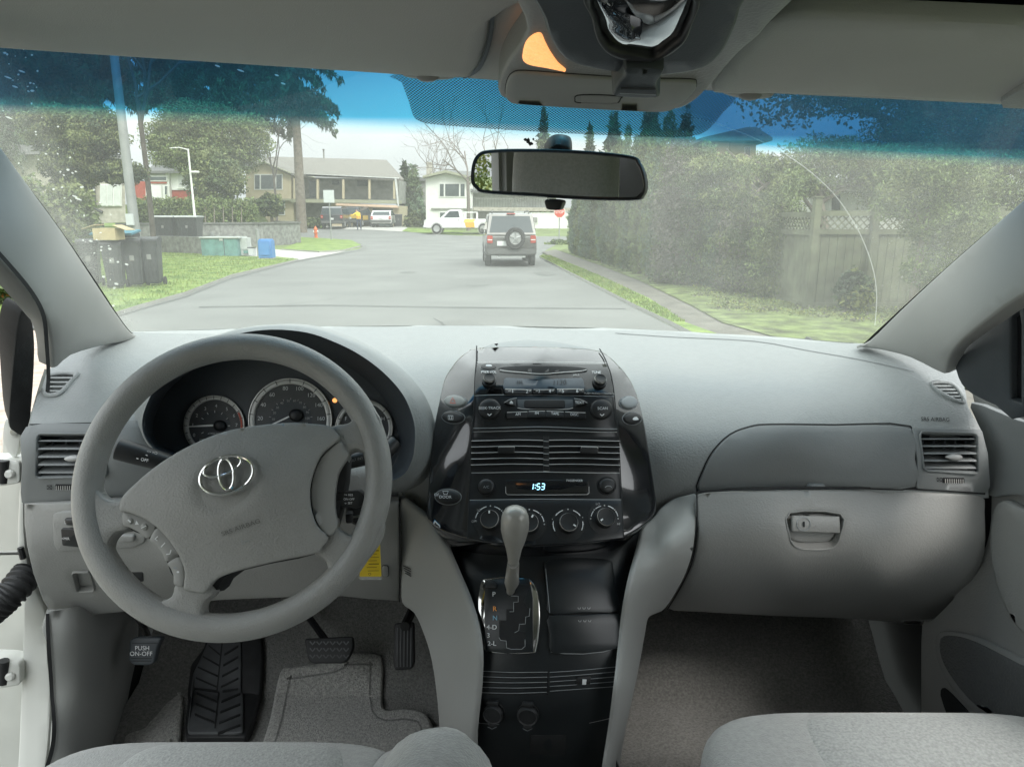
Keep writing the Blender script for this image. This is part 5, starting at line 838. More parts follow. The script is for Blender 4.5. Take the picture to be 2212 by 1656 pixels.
m = MB(); m.pad(JB, smooth([(42, 672), (56, 668), (68, 700), (72, 760), (68, 860), (58, 935), (30, 930), (18, 905), (24, 800), (32, 720)], 3), 'rubber', h=.004, base=-.03, ch=3, step=20); m.build('door_seal_flap', VAN)
m = MB(); m.line(PL, smooth([(-60, 520), (0, 582), (38, 625), (66, 668), (80, 715), (86, 780), (84, 840)], 4, False), 'seam', w=9, off=.012); m.line(JB, smooth([(92, 790), (78, 840), (66, 900), (58, 960)], 4, False), 'white_paint', w=8, off=.012); m.build('weather_strip', VAN)
for yy, q in ((1015, 0), (1448, 1)):
    HG = PlaneS(P(20, yy, 1.14), (.2, -1, .1)); m = MB(); m.pad(HG, rnd([(-60, yy - 30), (20, yy - 28), (50, yy - 22), (50, yy + 24), (20, yy + 30), (-60, yy + 34)], 8), 'white_paint', h=.012, base=-.03, ch=4, holes=[rnd([(-40, yy - 14), (14, yy - 14), (18, yy + 20), (-40, yy + 22)], 4)]); m.pad(HG, [(-50, yy - 18), (22, yy - 18), (22, yy + 24), (-50, yy + 24)], 'seam', h=-.004, base=-.02, ch=0); hg = m.build('door_hinge', VAN, ['upper white door hinge', 'lower white door hinge'][q])
    m = MB(); m.tube([P(8, yy - 22, 1.13), P(8, yy + 26, 1.13)], .009, 'black', 10); m.knob(HG, 30, yy + 4, [(.008, .0), (.008, .016), (.005, .019), (0, .019)], 'white_paint', 12); m.build('hinge_pin', hg)
m = MB(); m.tube([P(-60, 1196, 1.10), P(48, 1193, 1.13)], .0035, 'satin', 8); m.tube([P(44, 1182, 1.13), P(50, 1206, 1.13)], .005, 'black', 8); m.build('check_strap', VAN)
m = MB(); pb = bez([P(-50, 1345, 1.10), P(-10, 1312, 1.09), P(25, 1280, 1.10), P(60, 1238, 1.14)], 16); m.tube([Vector(p) for p in pb], [(.026 if i % 4 < 2 else .0215) for i in range(len(pb))], 'rubber', 16); m.build('wiring_boot', VAN)
m = MB(); BK = PlaneS(P(30, 935, 1.15), (.2, -1, 0)); m.pad(BK, smooth([(14, 905), (34, 908), (46, 925), (44, 955), (36, 985), (20, 975), (8, 945)], 3), 'white_paint', h=.004, base=-.01, ch=2); m.knob(BK, *K1('A3', 82, 582), [(.006, 0), (.006, .008), (0, .009)], 'satin', 12); m.build('fender_bracket', VAN)
# wiper at the foot of the glass
m = MB(); m.tube([P(*K1('A5', 560, 52), 1.72), P(*K1('A5', 700, 62), 1.66), P(*K1('A5', 880, 80), 1.55)], .006, 'black', 6); m.tube([P(*K1('A5', 700, 55), 1.64), P(*K1('A5', 716, 66), 1.62)], .009, 'black', 6); m.build('wiper_blade', VAN)
# ---------------- seats
def rounded(c, d, r, m, mt, seg=5, rx=0.0):
    m.box(c, d, mt, bev=r, seg=seg, rot=Matrix.Rotation(rx, 4, 'X')); return m
sz = EYE - .70
for sx, lab in ((.545, 'passenger seat'), (-.385, 'driver seat')):
    wdt = .585 if sx > 0 else .54; yc = .62 if sx > 0 else .56; up_ = .0 if sx > 0 else .0
    m = MB(); m.cush((sx, yc, sz - .09 + up_), (wdt, .60, .20), 'seat_fabric', e=.36, n=56); seat = m.build('front_seat', VAN, 'grey cloth ' + lab, sharp=180)
    m = MB(); m.cush((sx + .02, yc - .01, sz - .085 + up_), (wdt * .62, .585, .206), 'seat_weave', e=.30, n=56); m.build('cushion_centre', seat, sharp=180)
    m = MB(); m.cush((sx, .10, sz + .28), (wdt * .9, .16, .70), 'seat_fabric', e=.4, rot=Matrix.Rotation(R(16), 4, 'X')); m.build('seat_back', seat, sharp=180)
    m = MB(); m.cush((sx, -.03, sz + .73), (.31, .13, .32), 'seat_fabric', e=.5, rot=Matrix.Rotation(R(6), 4, 'X')); m.build('headrest', seat, sharp=180)
    m = MB(); m.box((sx, .5, sz - .24), (wdt * .8, .5, .16), 'black', bev=.02); m.build('seat_base', seat)
    m = MB(); hx = wdt * .31; zt = sz + .011
    for s_ in (-1, 1): m.tube([(sx + .02 + s_ * hx * k_[0], yc + k_[1], sz + k_[2]) for k_ in ((1.0, -.2, .008), (1.0, 0, .009), (.99, .15, .007), (.97, .22, .0), (.95, .262, -.02), (.94, .285, -.06))], .0035, 'seat_fabric', 8)
    m.build('piping', seat)
    if sx < 0:
        m = MB(); m.cush((sx + .235, .55, sz - .075), (.09, .58, .20), 'seat_fabric', e=.5); m.build('side_bolster', seat, sharp=180)
        m = MB(); m.tube([(-.068, .02, EYE - .425), (-.064, .2, EYE - .42), (-.060, .42, EYE - .427), (-.058, .465, EYE - .433), (-.057, .495, EYE - .445), (-.0565, .510, EYE - .460)], [.048, .048, .049, .046, .033, .006], 'seat_fabric', 24); m.build('armrest', seat, sharp=180)
# side of the body behind the front doors, pillars and bench seen in the mirrors
for s_ in (-1, 1):
    m = MB(); m.box((s_ * .80, -.45, 1.35), (.06, .16, 1.2), 'pillar_grey', bev=.02); m.build('door_pillar', VAN); m = MB(); m.box((s_ * .76, -.6, 1.93), (.08, 2.6, .08), 'headliner', bev=.02); m.build('roof_rail', VAN)
m = MB(); m.box((0, -1.25, 1.0), (1.3, .18, .75), 'seat_fabric', bev=.06, seg=4)
for x in (-.4, 0, .4): m.box((x, -1.32, 1.48), (.25, .12, .2), 'seat_fabric', bev=.04)
m.build('rear_bench', VAN)
for s_ in (-1, 1):
    m = MB(); m.box((s_ * .86, -1.1 if s_ < 0 else -.5, .78), (.05, 1.3 if s_ < 0 else 2.5, .72), 'trim_grey', bev=.02); m.build('side_light_block', VAN)  # unseen lower body sides, added to cut the light reaching the footwell
for s_ in (-1, 1): m = MB(); m.box((s_ * .85, -1.15, 1.52), (.01, 1.3, .78), 'dimming_glass'); m.build('side_dimming_pane', VAN)  # dark panes added to dim the light from the rear sides
for s_ in (-1, 1): m = MB(); m.box((s_ * .70, -1.8, 1.5), (.26, .22, .95), 'trim_grey', bev=.04); m.build('rear_pillar', VAN)
m = MB(); m.box((0, -1.88, 1.68), (1.6, .01, .50), 'dimming_glass'); m.build('rear_window', VAN)  # dark pane added to dim the light from behind
m = MB(); m.box((0, -1.9, .95), (1.7, .06, 1.0), 'trim_grey', bev=.02); m.build('tailgate_light_block', VAN)  # unseen tailgate, added to cut the light from behind
# ================================================================ OUTSIDE
mat('asphalt', (.145, .152, .142), .9, .13, .45, bump=.006, bs=45, vd=12)
mat('asphalt_worn', (.118, .124, .115), .85, .1, 3)
mat('asphalt_dark', (.085, .088, .084), .9, .15, 1.3, bump=.004, bs=40)
mat('concrete', (.36, .355, .33), .9, .08, 1.5, bump=.003, bs=30)
mat('pink_concrete', (.36, .30, .25), .9, .22, 9, bump=.004, bs=60)
mat('grass', (.105, .185, .03), .95, .25, 1.6, bump=.05, bs=9, col2=(.16, .22, .05))
mat('grass_far', (.13, .17, .06), .95, .25, .6, bump=.05, bs=5)
mat('moss', (.085, .10, .035), .95, .5, 3.2, bump=.05, bs=9, col2=(.11, .145, .045), vd=9)
mat('soil', (.11, .10, .07), .95, .4, 2)
mat('leaf_dark', (.035, .058, .026), .8, .5, .8); mat('leaf_mid', (.075, .108, .040), .8, .4, .8); mat('leaf_olive', (.14, .165, .060), .8, .35, .9); mat('leaf_blue', (.12, .18, .11), .8, .35, 1)
mat('leaf_hedge', (.15, .20, .065), .8, .3, 2); mat('leaf_purple', (.11, .105, .085), .8, .3, 2); mat('leaf_yellow', (.20, .22, .06), .8, .3, 2); mat('bark', (.16, .14, .11), .9, .25, 4, bump=.02, bs=10); mat('bark_dark', (.07, .06, .05), .9, .3, 4); mat('twig', (.17, .15, .13), .9, .2, 4)
mat('siding_tan', (.48, .42, .29), .8, .05, 2); mat('siding_white', (.70, .71, .68), .8, .04, 2); mat('brick_pale', (.38, .36, .31), .9, .2, 5); mat('stucco_grey', (.40, .39, .36), .9, .1, 3); mat('wood_yellow', (.34, .31, .17), .85, .15, 3); mat('peach', (.62, .45, .32), .8, .08, 3)
mat('roof_brown', (.17, .165, .145), .9, .15, 6, bump=.02, bs=6); mat('roof_grey', (.15, .155, .15), .9, .15, 6); mat('red_siding', (.32, .07, .045), .8, .15, 4); mat('trim_white', (.74, .75, .72), .6); mat('trim_olive', (.30, .31, .22), .8)
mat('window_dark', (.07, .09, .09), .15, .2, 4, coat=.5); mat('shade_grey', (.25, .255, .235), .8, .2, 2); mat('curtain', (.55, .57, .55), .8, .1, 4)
mat('stone_block', (.20, .205, .195), .9, .3, 5, bump=.03, bs=7); mat('stone_cap', (.13, .135, .125), .9, .2, 4)
mat('bin_black', (.05, .054, .056), .55, .15, 10); mat('lid_grey', (.42, .45, .43), .5, .1, 6); mat('lid_teal', (.05, .17, .22), .5); mat('cardboard', (.40, .33, .19), .9, .1, 6)
mat('teal_box', (.11, .24, .22), .6, .2, 4); mat('blue_box', (.07, .22, .48), .5, .05, 4); mat('pole_metal', (.27, .285, .275), .5, .12, 3, metal=.2); mat('sign_back', (.50, .53, .53), .5); mat('stop_red', (.55, .08, .05), .5); mat('hydrant_red', (.60, .14, .04), .5)
mat('pavement_worn', (.125, .12, .10), .9, .22, 2.5, bump=.006, bs=30)
mat('paint_suv', (.14, .14, .13), .3, .1, 3, coat=.7, metal=.3); mat('paint_white', (.78, .79, .78), .3, coat=.7); mat('paint_dark', (.05, .055, .06), .3, coat=.7); mat('paint_yellow', (.55, .38, .06), .4, coat=.5); mat('orange_decal', (.85, .36, .04), .5); mat('yellow_decal', (.85, .58, .12), .5)
mat('car_glass', (.05, .065, .07), .12, spec=.3); mat('tyre', (.03, .03, .03), .8); mat('rim', (.40, .41, .40), .35, metal=.5); mat('tail_red', (.40, .05, .03), .25, coat=.6); mat('lamp_white', (.7, .7, .66), .25, coat=.6); mat('plate', (.62, .64, .62), .5); mat('bumper', (.10, .105, .10), .6)
mat('fence_wood', (.125, .135, .085), .9, .28, 3, bump=.004, bs=12); mat('orange_leaf', (.42, .15, .04), .85, .4, 5)

hgt = lambda x, y: .7 * np.clip((np.asarray(y, float) - 48) / 18, 0, 1)
GS = FuncS(lambda x, y: hgt(x, y), 900)
def G(u, v): return tuple(GS.pts([(u, v)])[0][:2])
def sheet(name, uv, mt, off, step=4.0, kind='structure', extra=(), curb=0.0, cm='concrete', lab=None):
    W_ = [p if len(p) == 3 else G(*p) for p in uv]; W_ = np.array([p[:2] for p in W_]); lp = resamp([tuple(p) for p in W_], step)
    vs, fs = cdt([np.array(lp)], step); z = hgt(0, vs[:, 1]) + off; m = MB(); m.add(np.c_[vs, z], fs, mt)
    if curb: l = np.array(lp); n = len(l); zz = hgt(0, l[:, 1]) + off; A = np.c_[l, zz]; B = np.c_[l, zz - curb]; m.add(np.concatenate([A, B]), [(i, (i + 1) % n, n + (i + 1) % n, n + i) for i in range(n)], cm)
    return m.build(name, None, lab, sharp=0, kind=kind)
W3 = lambda x, y: (x, y, 0)
m = MB(); ysg = [-300, -50, 0, 48, 66, 90, 200, 1500]; m.add([(x, y, float(hgt(0, y)) - .004) for y in ysg for x in (-1200, 1200)], [(2 * i, 2 * i + 1, 2 * i + 3, 2 * i + 2) for i in range(len(ysg) - 1)], 'grass_far'); m.build('ground', sharp=0, kind='structure')
sheet('road', [W3(-6.3, -30), W3(-6.4, 5), (230, 690), (300, 668), (400, 640), (500, 600), (640, 563), (700, 548), (785, 537), (783, 530), (760, 522), (700, 517), (640, 513), (500, 508), W3(-70, 58), W3(-70, 74), (600, 493), (760, 494), (860, 499), (925, 505), (1050, 510), (1300, 511), W3(60, 66), W3(60, 54), (1215, 519), (1180, 540), (1165, 556), (1230, 592), (1300, 628), (1370, 665), (1450, 705), W3(3.0, 6), W3(3.2, -30)], 'asphalt', .004)
for pts in ([(0, 712), (200, 722), (420, 662), (700, 661), (900, 666), (1100, 668), (1340, 668), (1340, 671), (1100, 672), (700, 665), (430, 667), (240, 722)], [(940, 690), (952, 700), (965, 712), (970, 712), (956, 698), (944, 688)]):
    pass
sheet('road_patch', [(-200, 760), (300, 700), (430, 664), (700, 660), (1000, 666), (1340, 667), (1440, 702), W3(2.9, 6), W3(2.9, 0), W3(-3.4, 0), W3(-3.5, 7)], 'asphalt', .008)
sheet('tar_seam', [(430, 663), (700, 659), (1000, 664), (1350, 667), (1352, 669), (1000, 667), (700, 662), (430, 666)], 'asphalt_dark', .012, 2)
sheet('tar_seam', [(935, 689), (950, 698), (964, 712), (970, 712), (955, 697), (938, 688)], 'asphalt_dark', .012, 2)
for k_, (x_, y_, w_, l_, rz_) in enumerate([(.4, 19, .03, 4, -.5), (-3.8, 14.5, .03, 3, .9), (-1.2, 30, .05, 8, 1.2)]):
    g_ = np.random.default_rng(300 + k_); n_ = 14; t_ = np.linspace(-.5, .5, n_); j_ = np.cumsum(g_.normal(0, .10, n_)); px_ = x_ + t_ * l_ * math.cos(rz_) + j_ * math.sin(rz_); py_ = y_ + t_ * l_ * math.sin(rz_) + j_ * math.cos(rz_)
    sheet('crack', [(a, b, 0) for a, b in zip(px_, py_ + w_ / 2)] + [(a, b, 0) for a, b in zip(px_[::-1], py_[::-1] - w_ / 2)], 'asphalt_worn', .0125, 9)
for k_, (x_, y_, rx_, ry_) in enumerate([(-.9, 18, .35, .6), (-3.2, 22, .3, .5), (1.0, 21.5, .4, .8), (-2.0, 36, .8, 1.2)]):
    g_ = np.random.default_rng(330 + k_); sheet('oil_stain', [(x_ + rx_ * (.7 + .3 * g_.random()) * math.cos(t), y_ + ry_ * (.7 + .3 * g_.random()) * math.sin(t), 0) for t in np.linspace(0, 6.0, 16)], 'asphalt_worn', .0115, 9)
sheet('gutter', [(230, 693), (300, 671), (400, 643), (500, 603), (640, 566), (790, 540), (793, 533), (775, 524), (740, 519), (740, 521), (770, 527), (782, 533), (772, 541), (640, 563), (500, 599), (400, 638), (300, 667), (225, 690)], 'asphalt_worn', .016, 2, cm='asphalt_worn')
sheet('lawn', [W3(-9, 10.8), (150, 700), (225, 690), (300, 666), (400, 637), (500, 598), (645, 563), (600, 558), (470, 556), (430, 548), (340, 520), W3(-30, 48), W3(-40, 20)], 'grass', .07, curb=.08, lab=None)
sheet('lawn', [(608, 541), (640, 528), (640, 514), (700, 517), (760, 521), (781, 532), (740, 543), (690, 546)], 'grass', .08, 2, curb=.09)
sheet('driveway', [(470, 558), (600, 559), (648, 563), (745, 545), (690, 547), (608, 541), (560, 535), (480, 530)], 'concrete', .03, 2)
sheet('driveway', [W3(-14, 10.4), W3(-6.6, 10.4), W3(-6.2, 9.2), W3(-3.6, 7.2), W3(-3.2, -8), W3(-14, -8)], 'pink_concrete', .05, 3)
sheet('path', [W3(-14, 11.4), W3(-7.4, 11.4), W3(-6.6, 10.5), W3(-14, 10.5)], 'asphalt_dark', .056, 3)
sheet('verge', [(1165, 557), (1188, 556), (1250, 580), (1320, 612), (1400, 650), (1440, 676), (1480, 705), W3(3.6, 6), W3(3.6, -10), W3(2.95, -10), W3(2.85, 6), (1450, 703), (1370, 664), (1300, 627), (1230, 591)], 'grass', .07, 2, curb=.08)
sheet('pavement', [(1170, 546), (1200, 541), (1240, 556), (1300, 578), (1380, 610), (1440, 640), (1490, 665), (1560, 705), W3(4.6, 6), W3(4.6, -10), W3(3.6, -10), W3(3.6, 6), (1480, 705), (1440, 676), (1400, 650), (1320, 612), (1250, 580), (1188, 556)], 'pavement_worn', .05, 2)
sheet('garden_ground', [(1200, 541), (1225, 540), (1300, 556), (1400, 580), (1560, 610), (1750, 662), (2000, 668), (2300, 670), W3(20, 11.8), W3(20, -10), W3(4.6, -10), W3(4.6, 6), (1560, 705), (1490, 665), (1440, 640), (1380, 610), (1300, 578), (1240, 556)], 'moss', .065, 2)
sheet('driveway', [(800, 497), (870, 501), (880, 492), (845, 487), (690, 486), (700, 495)], 'concrete', .02, 3)
sheet('lawn', [(640, 492), (700, 494), (695, 487), (640, 484)], 'grass', .03, 3); sheet('lawn', [(868, 500), (925, 505), (1000, 509), (1000, 500), (925, 496), (880, 493)], 'grass', .03, 3)

# ---------------- foliage builders
def cloud(ells, n, size, shell=.55, elong=1.0, droop=0.0, seed=0):
    g = np.random.default_rng(seed); vol = np.array([e[3] * e[4] * e[5] for e in ells]); k = g.choice(len(ells), n, p=vol / vol.sum()); E_ = np.array(ells)[k]
    d = g.normal(size=(n, 3)); d /= np.linalg.norm(d, axis=1)[:, None]; r = shell + (1 - shell) * g.random(n) ** .6
    lump = 1 + .16 * np.sin(d[:, 0] * 7 + k) * np.sin(d[:, 2] * 6 + k * 2) + .10 * np.sin(d[:, 1] * 11 + d[:, 2] * 13)
    c = E_[:, :3] + d * (r * lump)[:, None] * E_[:, 3:6]; s = size * (.5 + g.random(n)); a = g.normal(size=(n, 3)); a[:, 2] -= droop; a /= np.linalg.norm(a, axis=1)[:, None]; b = np.cross(a, g.normal(size=(n, 3))); b /= np.linalg.norm(b, axis=1)[:, None]
    a = a * (s * elong)[:, None]; b = b * s[:, None]; V = np.stack([c - a * .6, c + b * .5 - a * .1, c + a, c - b * .5 - a * .05], 1).reshape(-1, 3); return V, c
def leaves(m, ells, n, size, mts, seed=0, **kw):
    V, c = cloud(ells, n, size, seed=seed, **kw); w = np.sin(c[:, 0] * 2.1 / max(.3, size * 6) + seed) + np.sin(c[:, 2] * 2.7 / max(.3, size * 6) + c[:, 1]) + RNG.normal(size=n) * .7
    th = np.quantile(w, np.linspace(0, 1, len(mts) + 1)[1:-1]) if len(mts) > 1 else []; idx = np.searchsorted(th, w)
    b = len(m.v); m.v += V.tolist(); ks = [m.mi(t) for t in mts]; m.f += [(b + 4 * i, b + 4 * i + 1, b + 4 * i + 2, b + 4 * i + 3) for i in range(n)]; m.m += [ks[i] for i in idx]
def limbs(m, p, d, L, r, depth, mt, g, spread=.6, out=None, up=.15):
    d = Vector(d).normalized(); q = [Vector(p)]; n = 4
    for i in range(n): d = (d + Vector(g.normal(size=3)) * .13 + Vector((0, 0, up * .3))).normalized(); q.append(q[-1] + d * L / n)
    m.tube(q, [r * (1 - .45 * i / n) for i in range(n + 1)], mt, 5 if depth > 1 else 4, cap=False)
    if out is not None: out.append(q[-1])
    if depth == 0: return
    for k in range(2 + (g.random() > .35)):
        i = int(g.integers(2, n + 1)); dd = (d + Vector(g.normal(size=3)) * spread).normalized(); limbs(m, q[i], dd, L * (.62 + .2 * g.random()), r * .55, depth - 1, mt, g, spread, out, up)
def base(u, y): p = P(u, 500, y); return p.x
def tree_at(name, label, cat, u, y, z0=None, group=None, x=None):
    x = base(u, y) if x is None else x; z0 = float(hgt(0, y)) if z0 is None else z0; return thing(name, label, cat, (x, y, z0), group=group), x, z0
def ue(u0, v0, u1, v1, y, dy=None):      # ellipsoid that spans a traced box at distance y
    a = P((u0 + u1) / 2, v0, y); b = P((u0 + u1) / 2, v1, y); c = P(u0, (v0 + v1) / 2, y); d = P(u1, (v0 + v1) / 2, y); rx = (d.x - c.x) / 2; return ((c.x + d.x) / 2, y, (a.z + b.z) / 2, rx, dy or rx * .8, (a.z - b.z) / 2)
def boughs(m, x, y, z0, z1, rmax, n, per, size, mts, seed):      # drooping conifer boughs around a trunk
    g = np.random.default_rng(seed); E_ = []
    for i in range(n):
        z = z0 + (z1 - z0) * i / n; a = g.uniform(0, 2 * math.pi); L = rmax * (.55 + .45 * g.random()) * (1 - .35 * i / n); st = int(L / .75) + 1
        p0 = Vector((x, y, z)); p1 = Vector((x + L * math.cos(a), y + L * math.sin(a), z - .16 * L - .25 * g.random() * L)); m.tube([p0, p0.lerp(p1, .5) + Vector((0, 0, .12 * L)), p1], [.07, .045, .015], 'bark_dark', 4, cap=False)
        for k in range(st): f = (k + 1) / st; q = p0.lerp(p1, f) + Vector((0, 0, .24 * L * f * (1 - f) * 2 - .15)); w = .28 + .75 * (1 - f) ** .5 * .6 * (L / rmax); E_.append((q.x, q.y, q.z - .2, w, w, .34 + .2 * g.random()))
    leaves(m, E_, per * n, size, mts, seed, shell=.05, elong=2.4, droop=1.6)
def plain_tree(name, label, cat, u, y, ells, n, size, mts, trunk=.15, top=None, tm='bark', group=None, z0=None, seed=1, limbn=5, straight=False, **kw):
    t, x, z = tree_at(name, label, cat, u, y, z0, group); E_ = [ue(*e, y=y) for e in ells]; m = MB(); leaves(m, E_, n, size, mts, seed, **kw); m.build('crown', t, sharp=0)
    g = np.random.default_rng(seed); m = MB(); zt = max(e[2] for e in E_) if top is None else top; xs = np.mean([e[0] for e in E_]) if not straight else x; pth = [Vector((x, y, z - .1)), Vector((x + (xs - x) * .2, y, z + (zt - z) * .4)), Vector((x + (xs - x) * .6, y, z + (zt - z) * .75)), Vector((xs, y, zt))]
    m.tube(pth, [trunk, trunk * .85, trunk * .6, trunk * .3], tm, 8)
    for k in range(limbn):
        e = E_[k % len(E_)]; q = pth[1].lerp(pth[3], k / limbn); m.tube([q, q.lerp(Vector(e[:3]), .5) + Vector((0, 0, .1)), Vector(e[:3]) + Vector(g.normal(size=3) * .4 * e[3])], [trunk * .4, trunk * .28, trunk * .1], tm, 5)
    m.build('trunk', t); return t
# tall conifer in front of the tan house
for lab, u_, y_, z0_, z1_, rm_, n_, tr_, sd_ in (('tall drooping conifer whose bare trunk stands before the tan house', 655, 58, 9.6, 17, 4.6, 60, .42, 3), ('drooping dark conifer high above the broad olive tree', 500, 62, 9.5, 19, 5.6, 76, .3, 4), ('dark conifer behind the street lamp, high above the red house', 400, 66, 11.5, 20, 5.0, 60, .3, 5)):
    t, x, z = tree_at('conifer_tree', lab, 'tree', u_, y_); m = MB(); boughs(m, x, y_, z0_, z1_, rm_, n_, 620, .11, ['leaf_dark', 'leaf_dark', 'leaf_mid'], sd_); m.build('crown', t, sharp=0); m = MB(); m.tube([(x - .1, y_, z - .1), (x, y_, 6), (x + .1, y_, z1_)], [tr_, tr_ * .8, tr_ * .4], 'bark', 10); m.build('trunk', t)
# dense olive tree
plain_tree('broad_tree', 'broad olive green tree behind the long hedge, left of the tan house', 'tree', 440, 50, [(308, 240, 470, 360), (400, 230, 560, 350), (500, 245, 592, 350), (330, 300, 560, 380), (345, 215, 500, 300)], 60000, .085, ['leaf_olive', 'leaf_mid', 'leaf_hedge', 'leaf_olive'], trunk=.35, seed=4, shell=.35)
plain_tree('cone_tree', 'cone shaped evergreen beside the white street lamp', 'tree', 465, 46, [(400, 340, 530, 442), (425, 318, 500, 400)], 9000, .10, ['leaf_mid', 'leaf_olive'], trunk=.15, seed=5, z0=1.2)
# near left trees
plain_tree('cedar_tree', 'bushy olive cedar leaning over the pale brick house', 'tree', 150, 21, [(50, 225, 200, 330), (120, 240, 268, 350), (90, 300, 230, 400), (180, 230, 262, 300), (200, 345, 320, 400), (110, 380, 200, 420)], 60000, .036, ['leaf_olive', 'leaf_mid', 'leaf_olive', 'leaf_dark'], trunk=.16, seed=6, z0=1.2, shell=.3, elong=1.5)
for lab, u_, y_, z0_, z1_, rm_, n_, sd_ in (('dark evergreen tree filling the top left of the windshield', 90, 30, 5.6, 13, 3.6, 84, 7), ('second dark evergreen at the far left edge of the windshield', -70, 27, 3.6, 11, 3.2, 80, 8), ('dark pine branches reaching down between the pole and the conifer', 215, 34, 7.3, 13, 3.2, 60, 9)):
    t, x, z = tree_at('evergreen_tree', lab, 'tree', u_, y_, 1.2); m = MB(); boughs(m, x, y_, z0_, z1_, rm_, n_, 520, .075, ['leaf_dark', 'leaf_mid', 'leaf_dark'], sd_); m.build('crown', t, sharp=0); m = MB(); m.tube([(x, y_, 0), (x, y_, 6), (x, y_, z1_)], [.24, .2, .08], 'bark_dark', 10); m.build('trunk', t)
plain_tree('shrub', 'loose green shrub at the far left beside the pale brick house', 'shrub', 130, 19, [(60, 420, 210, 560), (100, 390, 200, 480), (20, 380, 120, 540)], 6000, .08, ['leaf_hedge', 'leaf_mid', 'leaf_olive'], trunk=.06, seed=8)
def bare(name, label, u, y, L, r, d=(0, 0, 1), depth=4, seed=1, mt='twig', z0=None, spread=.5):
    t, x, z = tree_at(name, label, 'tree', u, y, z0); g = np.random.default_rng(seed); m = MB(); m.tube([(x, y, z - .1), (x + .03, y, z + L * .5), (x, y, z + L)], [r, r * .9, r * .75], mt, 8, cap=False); m.build('trunk', t); m = MB()
    for k in range(4): limbs(m, (x, y, z + L * (.8 + .07 * k)), Vector(d) + Vector(g.normal(size=3)) * .45, L * .8, r * .55, depth, mt, g, spread)
    m.build('bare_branches', t); return t
bare('bare_tree', 'leafless tree with spreading grey branches before the white house', 1012, 60.5, 4.2, .16, seed=11, depth=4)
bare('bare_tree', 'leafless tree with thin crooked twigs left of the conifer trunk', 600, 62, 5.0, .12, seed=12, depth=4)
bare('bare_tree', 'slender bare tree forking in front of the utility pole', 330, 26, 4.6, .10, d=(-.1, 0, 1), seed=17, depth=4, mt='bark_dark', z0=1.0)
bare('bare_tree', 'leafless tree behind the chimney of the white house', 945, 90, 4.2, .12, seed=14, depth=4)
# distant conifers
for i, (u, y, vt, w, lab) in enumerate([(1172, 95, 228, 46, 'dark pointed conifer rising right above the mirror stem'), (1270, 88, 268, 26, 'thin pointed conifer right of the mirror stem'), (1320, 70, 240, 70, 'tall dark conifer beyond the cypress row, behind the dot band'), (1395, 62, 205, 90, 'tallest dark conifer beyond the cypress row'), (1470, 58, 220, 80, 'dark conifer just left of the yellow house'), (878, 78, 352, 26, 'slim dark cypress touching the tan house roof'), (897, 77, 358, 34, 'broad dark cypress between the tan and white houses')]):
    t, x, z = tree_at('cypress_tree' if y < 80 and i > 4 else 'conifer_tree', lab, 'tree', u, y); top = P(u, vt, y).z; Wd = w / 1530 * y; m = MB()
    lev = 11; E_ = [(x, y, z + (top - z) * (.06 + .92 * (k + .5) / lev), Wd * .55 * (1 - (k / lev) ** 1.3) + .12, Wd * .5 * (1 - (k / lev) ** 1.3) + .12, (top - z) / lev * .85) for k in range(lev)]
    leaves(m, E_, 3600, .24 + .1 * (y > 60), ['leaf_dark', 'leaf_mid'] if i != 6 else ['leaf_blue', 'leaf_mid'], seed=20 + i, elong=1.5, shell=.3); m.build('crown', t, sharp=0); m = MB(); m.tube([(x, y, z), (x, y, top - .3)], [.18, .03], 'bark', 6); m.build('trunk', t)
# row of cypresses along the right pavement
cyl = []
for k in range(15):
    f = k / 14; y = 33.5 - 15.5 * f ** .8; u = 1240 + (1440 - 1240) * (f ** 1.35); cyl.append((u, y, 2.5 + 1.9 * min(1, f * 1.6) - .5 * f + .22 * math.sin(k * 2.3), .50 + .07 * math.sin(k * 1.9)))
def cypress(name, label, cat, x, y, h, w, n, mts, seed, group=None, size=.075, z=.06):
    size *= .34; n = int(n * 2.9)
    t = thing(name, label, cat, (x, y, z), group=group); m = MB(); lev = 9
    E_ = [(x + .05 * math.sin(k * 1.7 + seed), y, z + h * (.04 + .93 * (k + .5) / lev), w * (1.0 - .15 * abs(k / lev - .3) - .62 * max(0, k / lev - .55) / .45) * .62, w * .58 * (1 - .5 * max(0, k / lev - .6)), h / lev * .9) for k in range(lev)]
    leaves(m, E_, n, size, mts, seed, elong=2.2, shell=.45, droop=-1.0); m.build('crown', t, sharp=0); m = MB(); m.tube([(x, y, z - .05), (x, y, z + h * .8)], [.06, .02], 'bark', 6); m.build('trunk', t); return t
for k, (u, y, h, w) in enumerate(cyl): cypress('cypress_shrub', 'green cypress in the clipped row along the right pavement', 'cypress', base(u, y), y, h, w, 3600, (['leaf_blue', 'leaf_hedge'], ['leaf_mid', 'leaf_blue'], ['leaf_hedge', 'leaf_olive', 'leaf_mid'])[k % 3], 40 + k, 'cypress row along the right pavement')
cypress('cypress_shrub', 'large dull purple brown cypress at the near end of the row', 'cypress', base(1465, 17.6), 17.6, 3.5, 1.15, 5200, ['leaf_purple', 'leaf_purple', 'leaf_mid'], 61, size=.07)
for k, (u, y, h, lab) in enumerate([(1515, 17.4, 3.3, 'bright green cypress just right of the purple brown one'), (1560, 17.0, 3.0, 'narrow green cypress before the yellow house wall')]): cypress('cypress_shrub', lab, 'cypress', base(u, y), y, h, .8, 5200, ['leaf_blue', 'leaf_hedge', 'leaf_mid'], 65 + k, size=.07)
cypress('cypress_shrub', 'brownish cypress close to the left side of the wooden fence', 'cypress', base(1600, 15.6), 15.6, 2.7, .85, 3800, ['leaf_purple', 'leaf_olive', 'leaf_mid'], 62, size=.065)
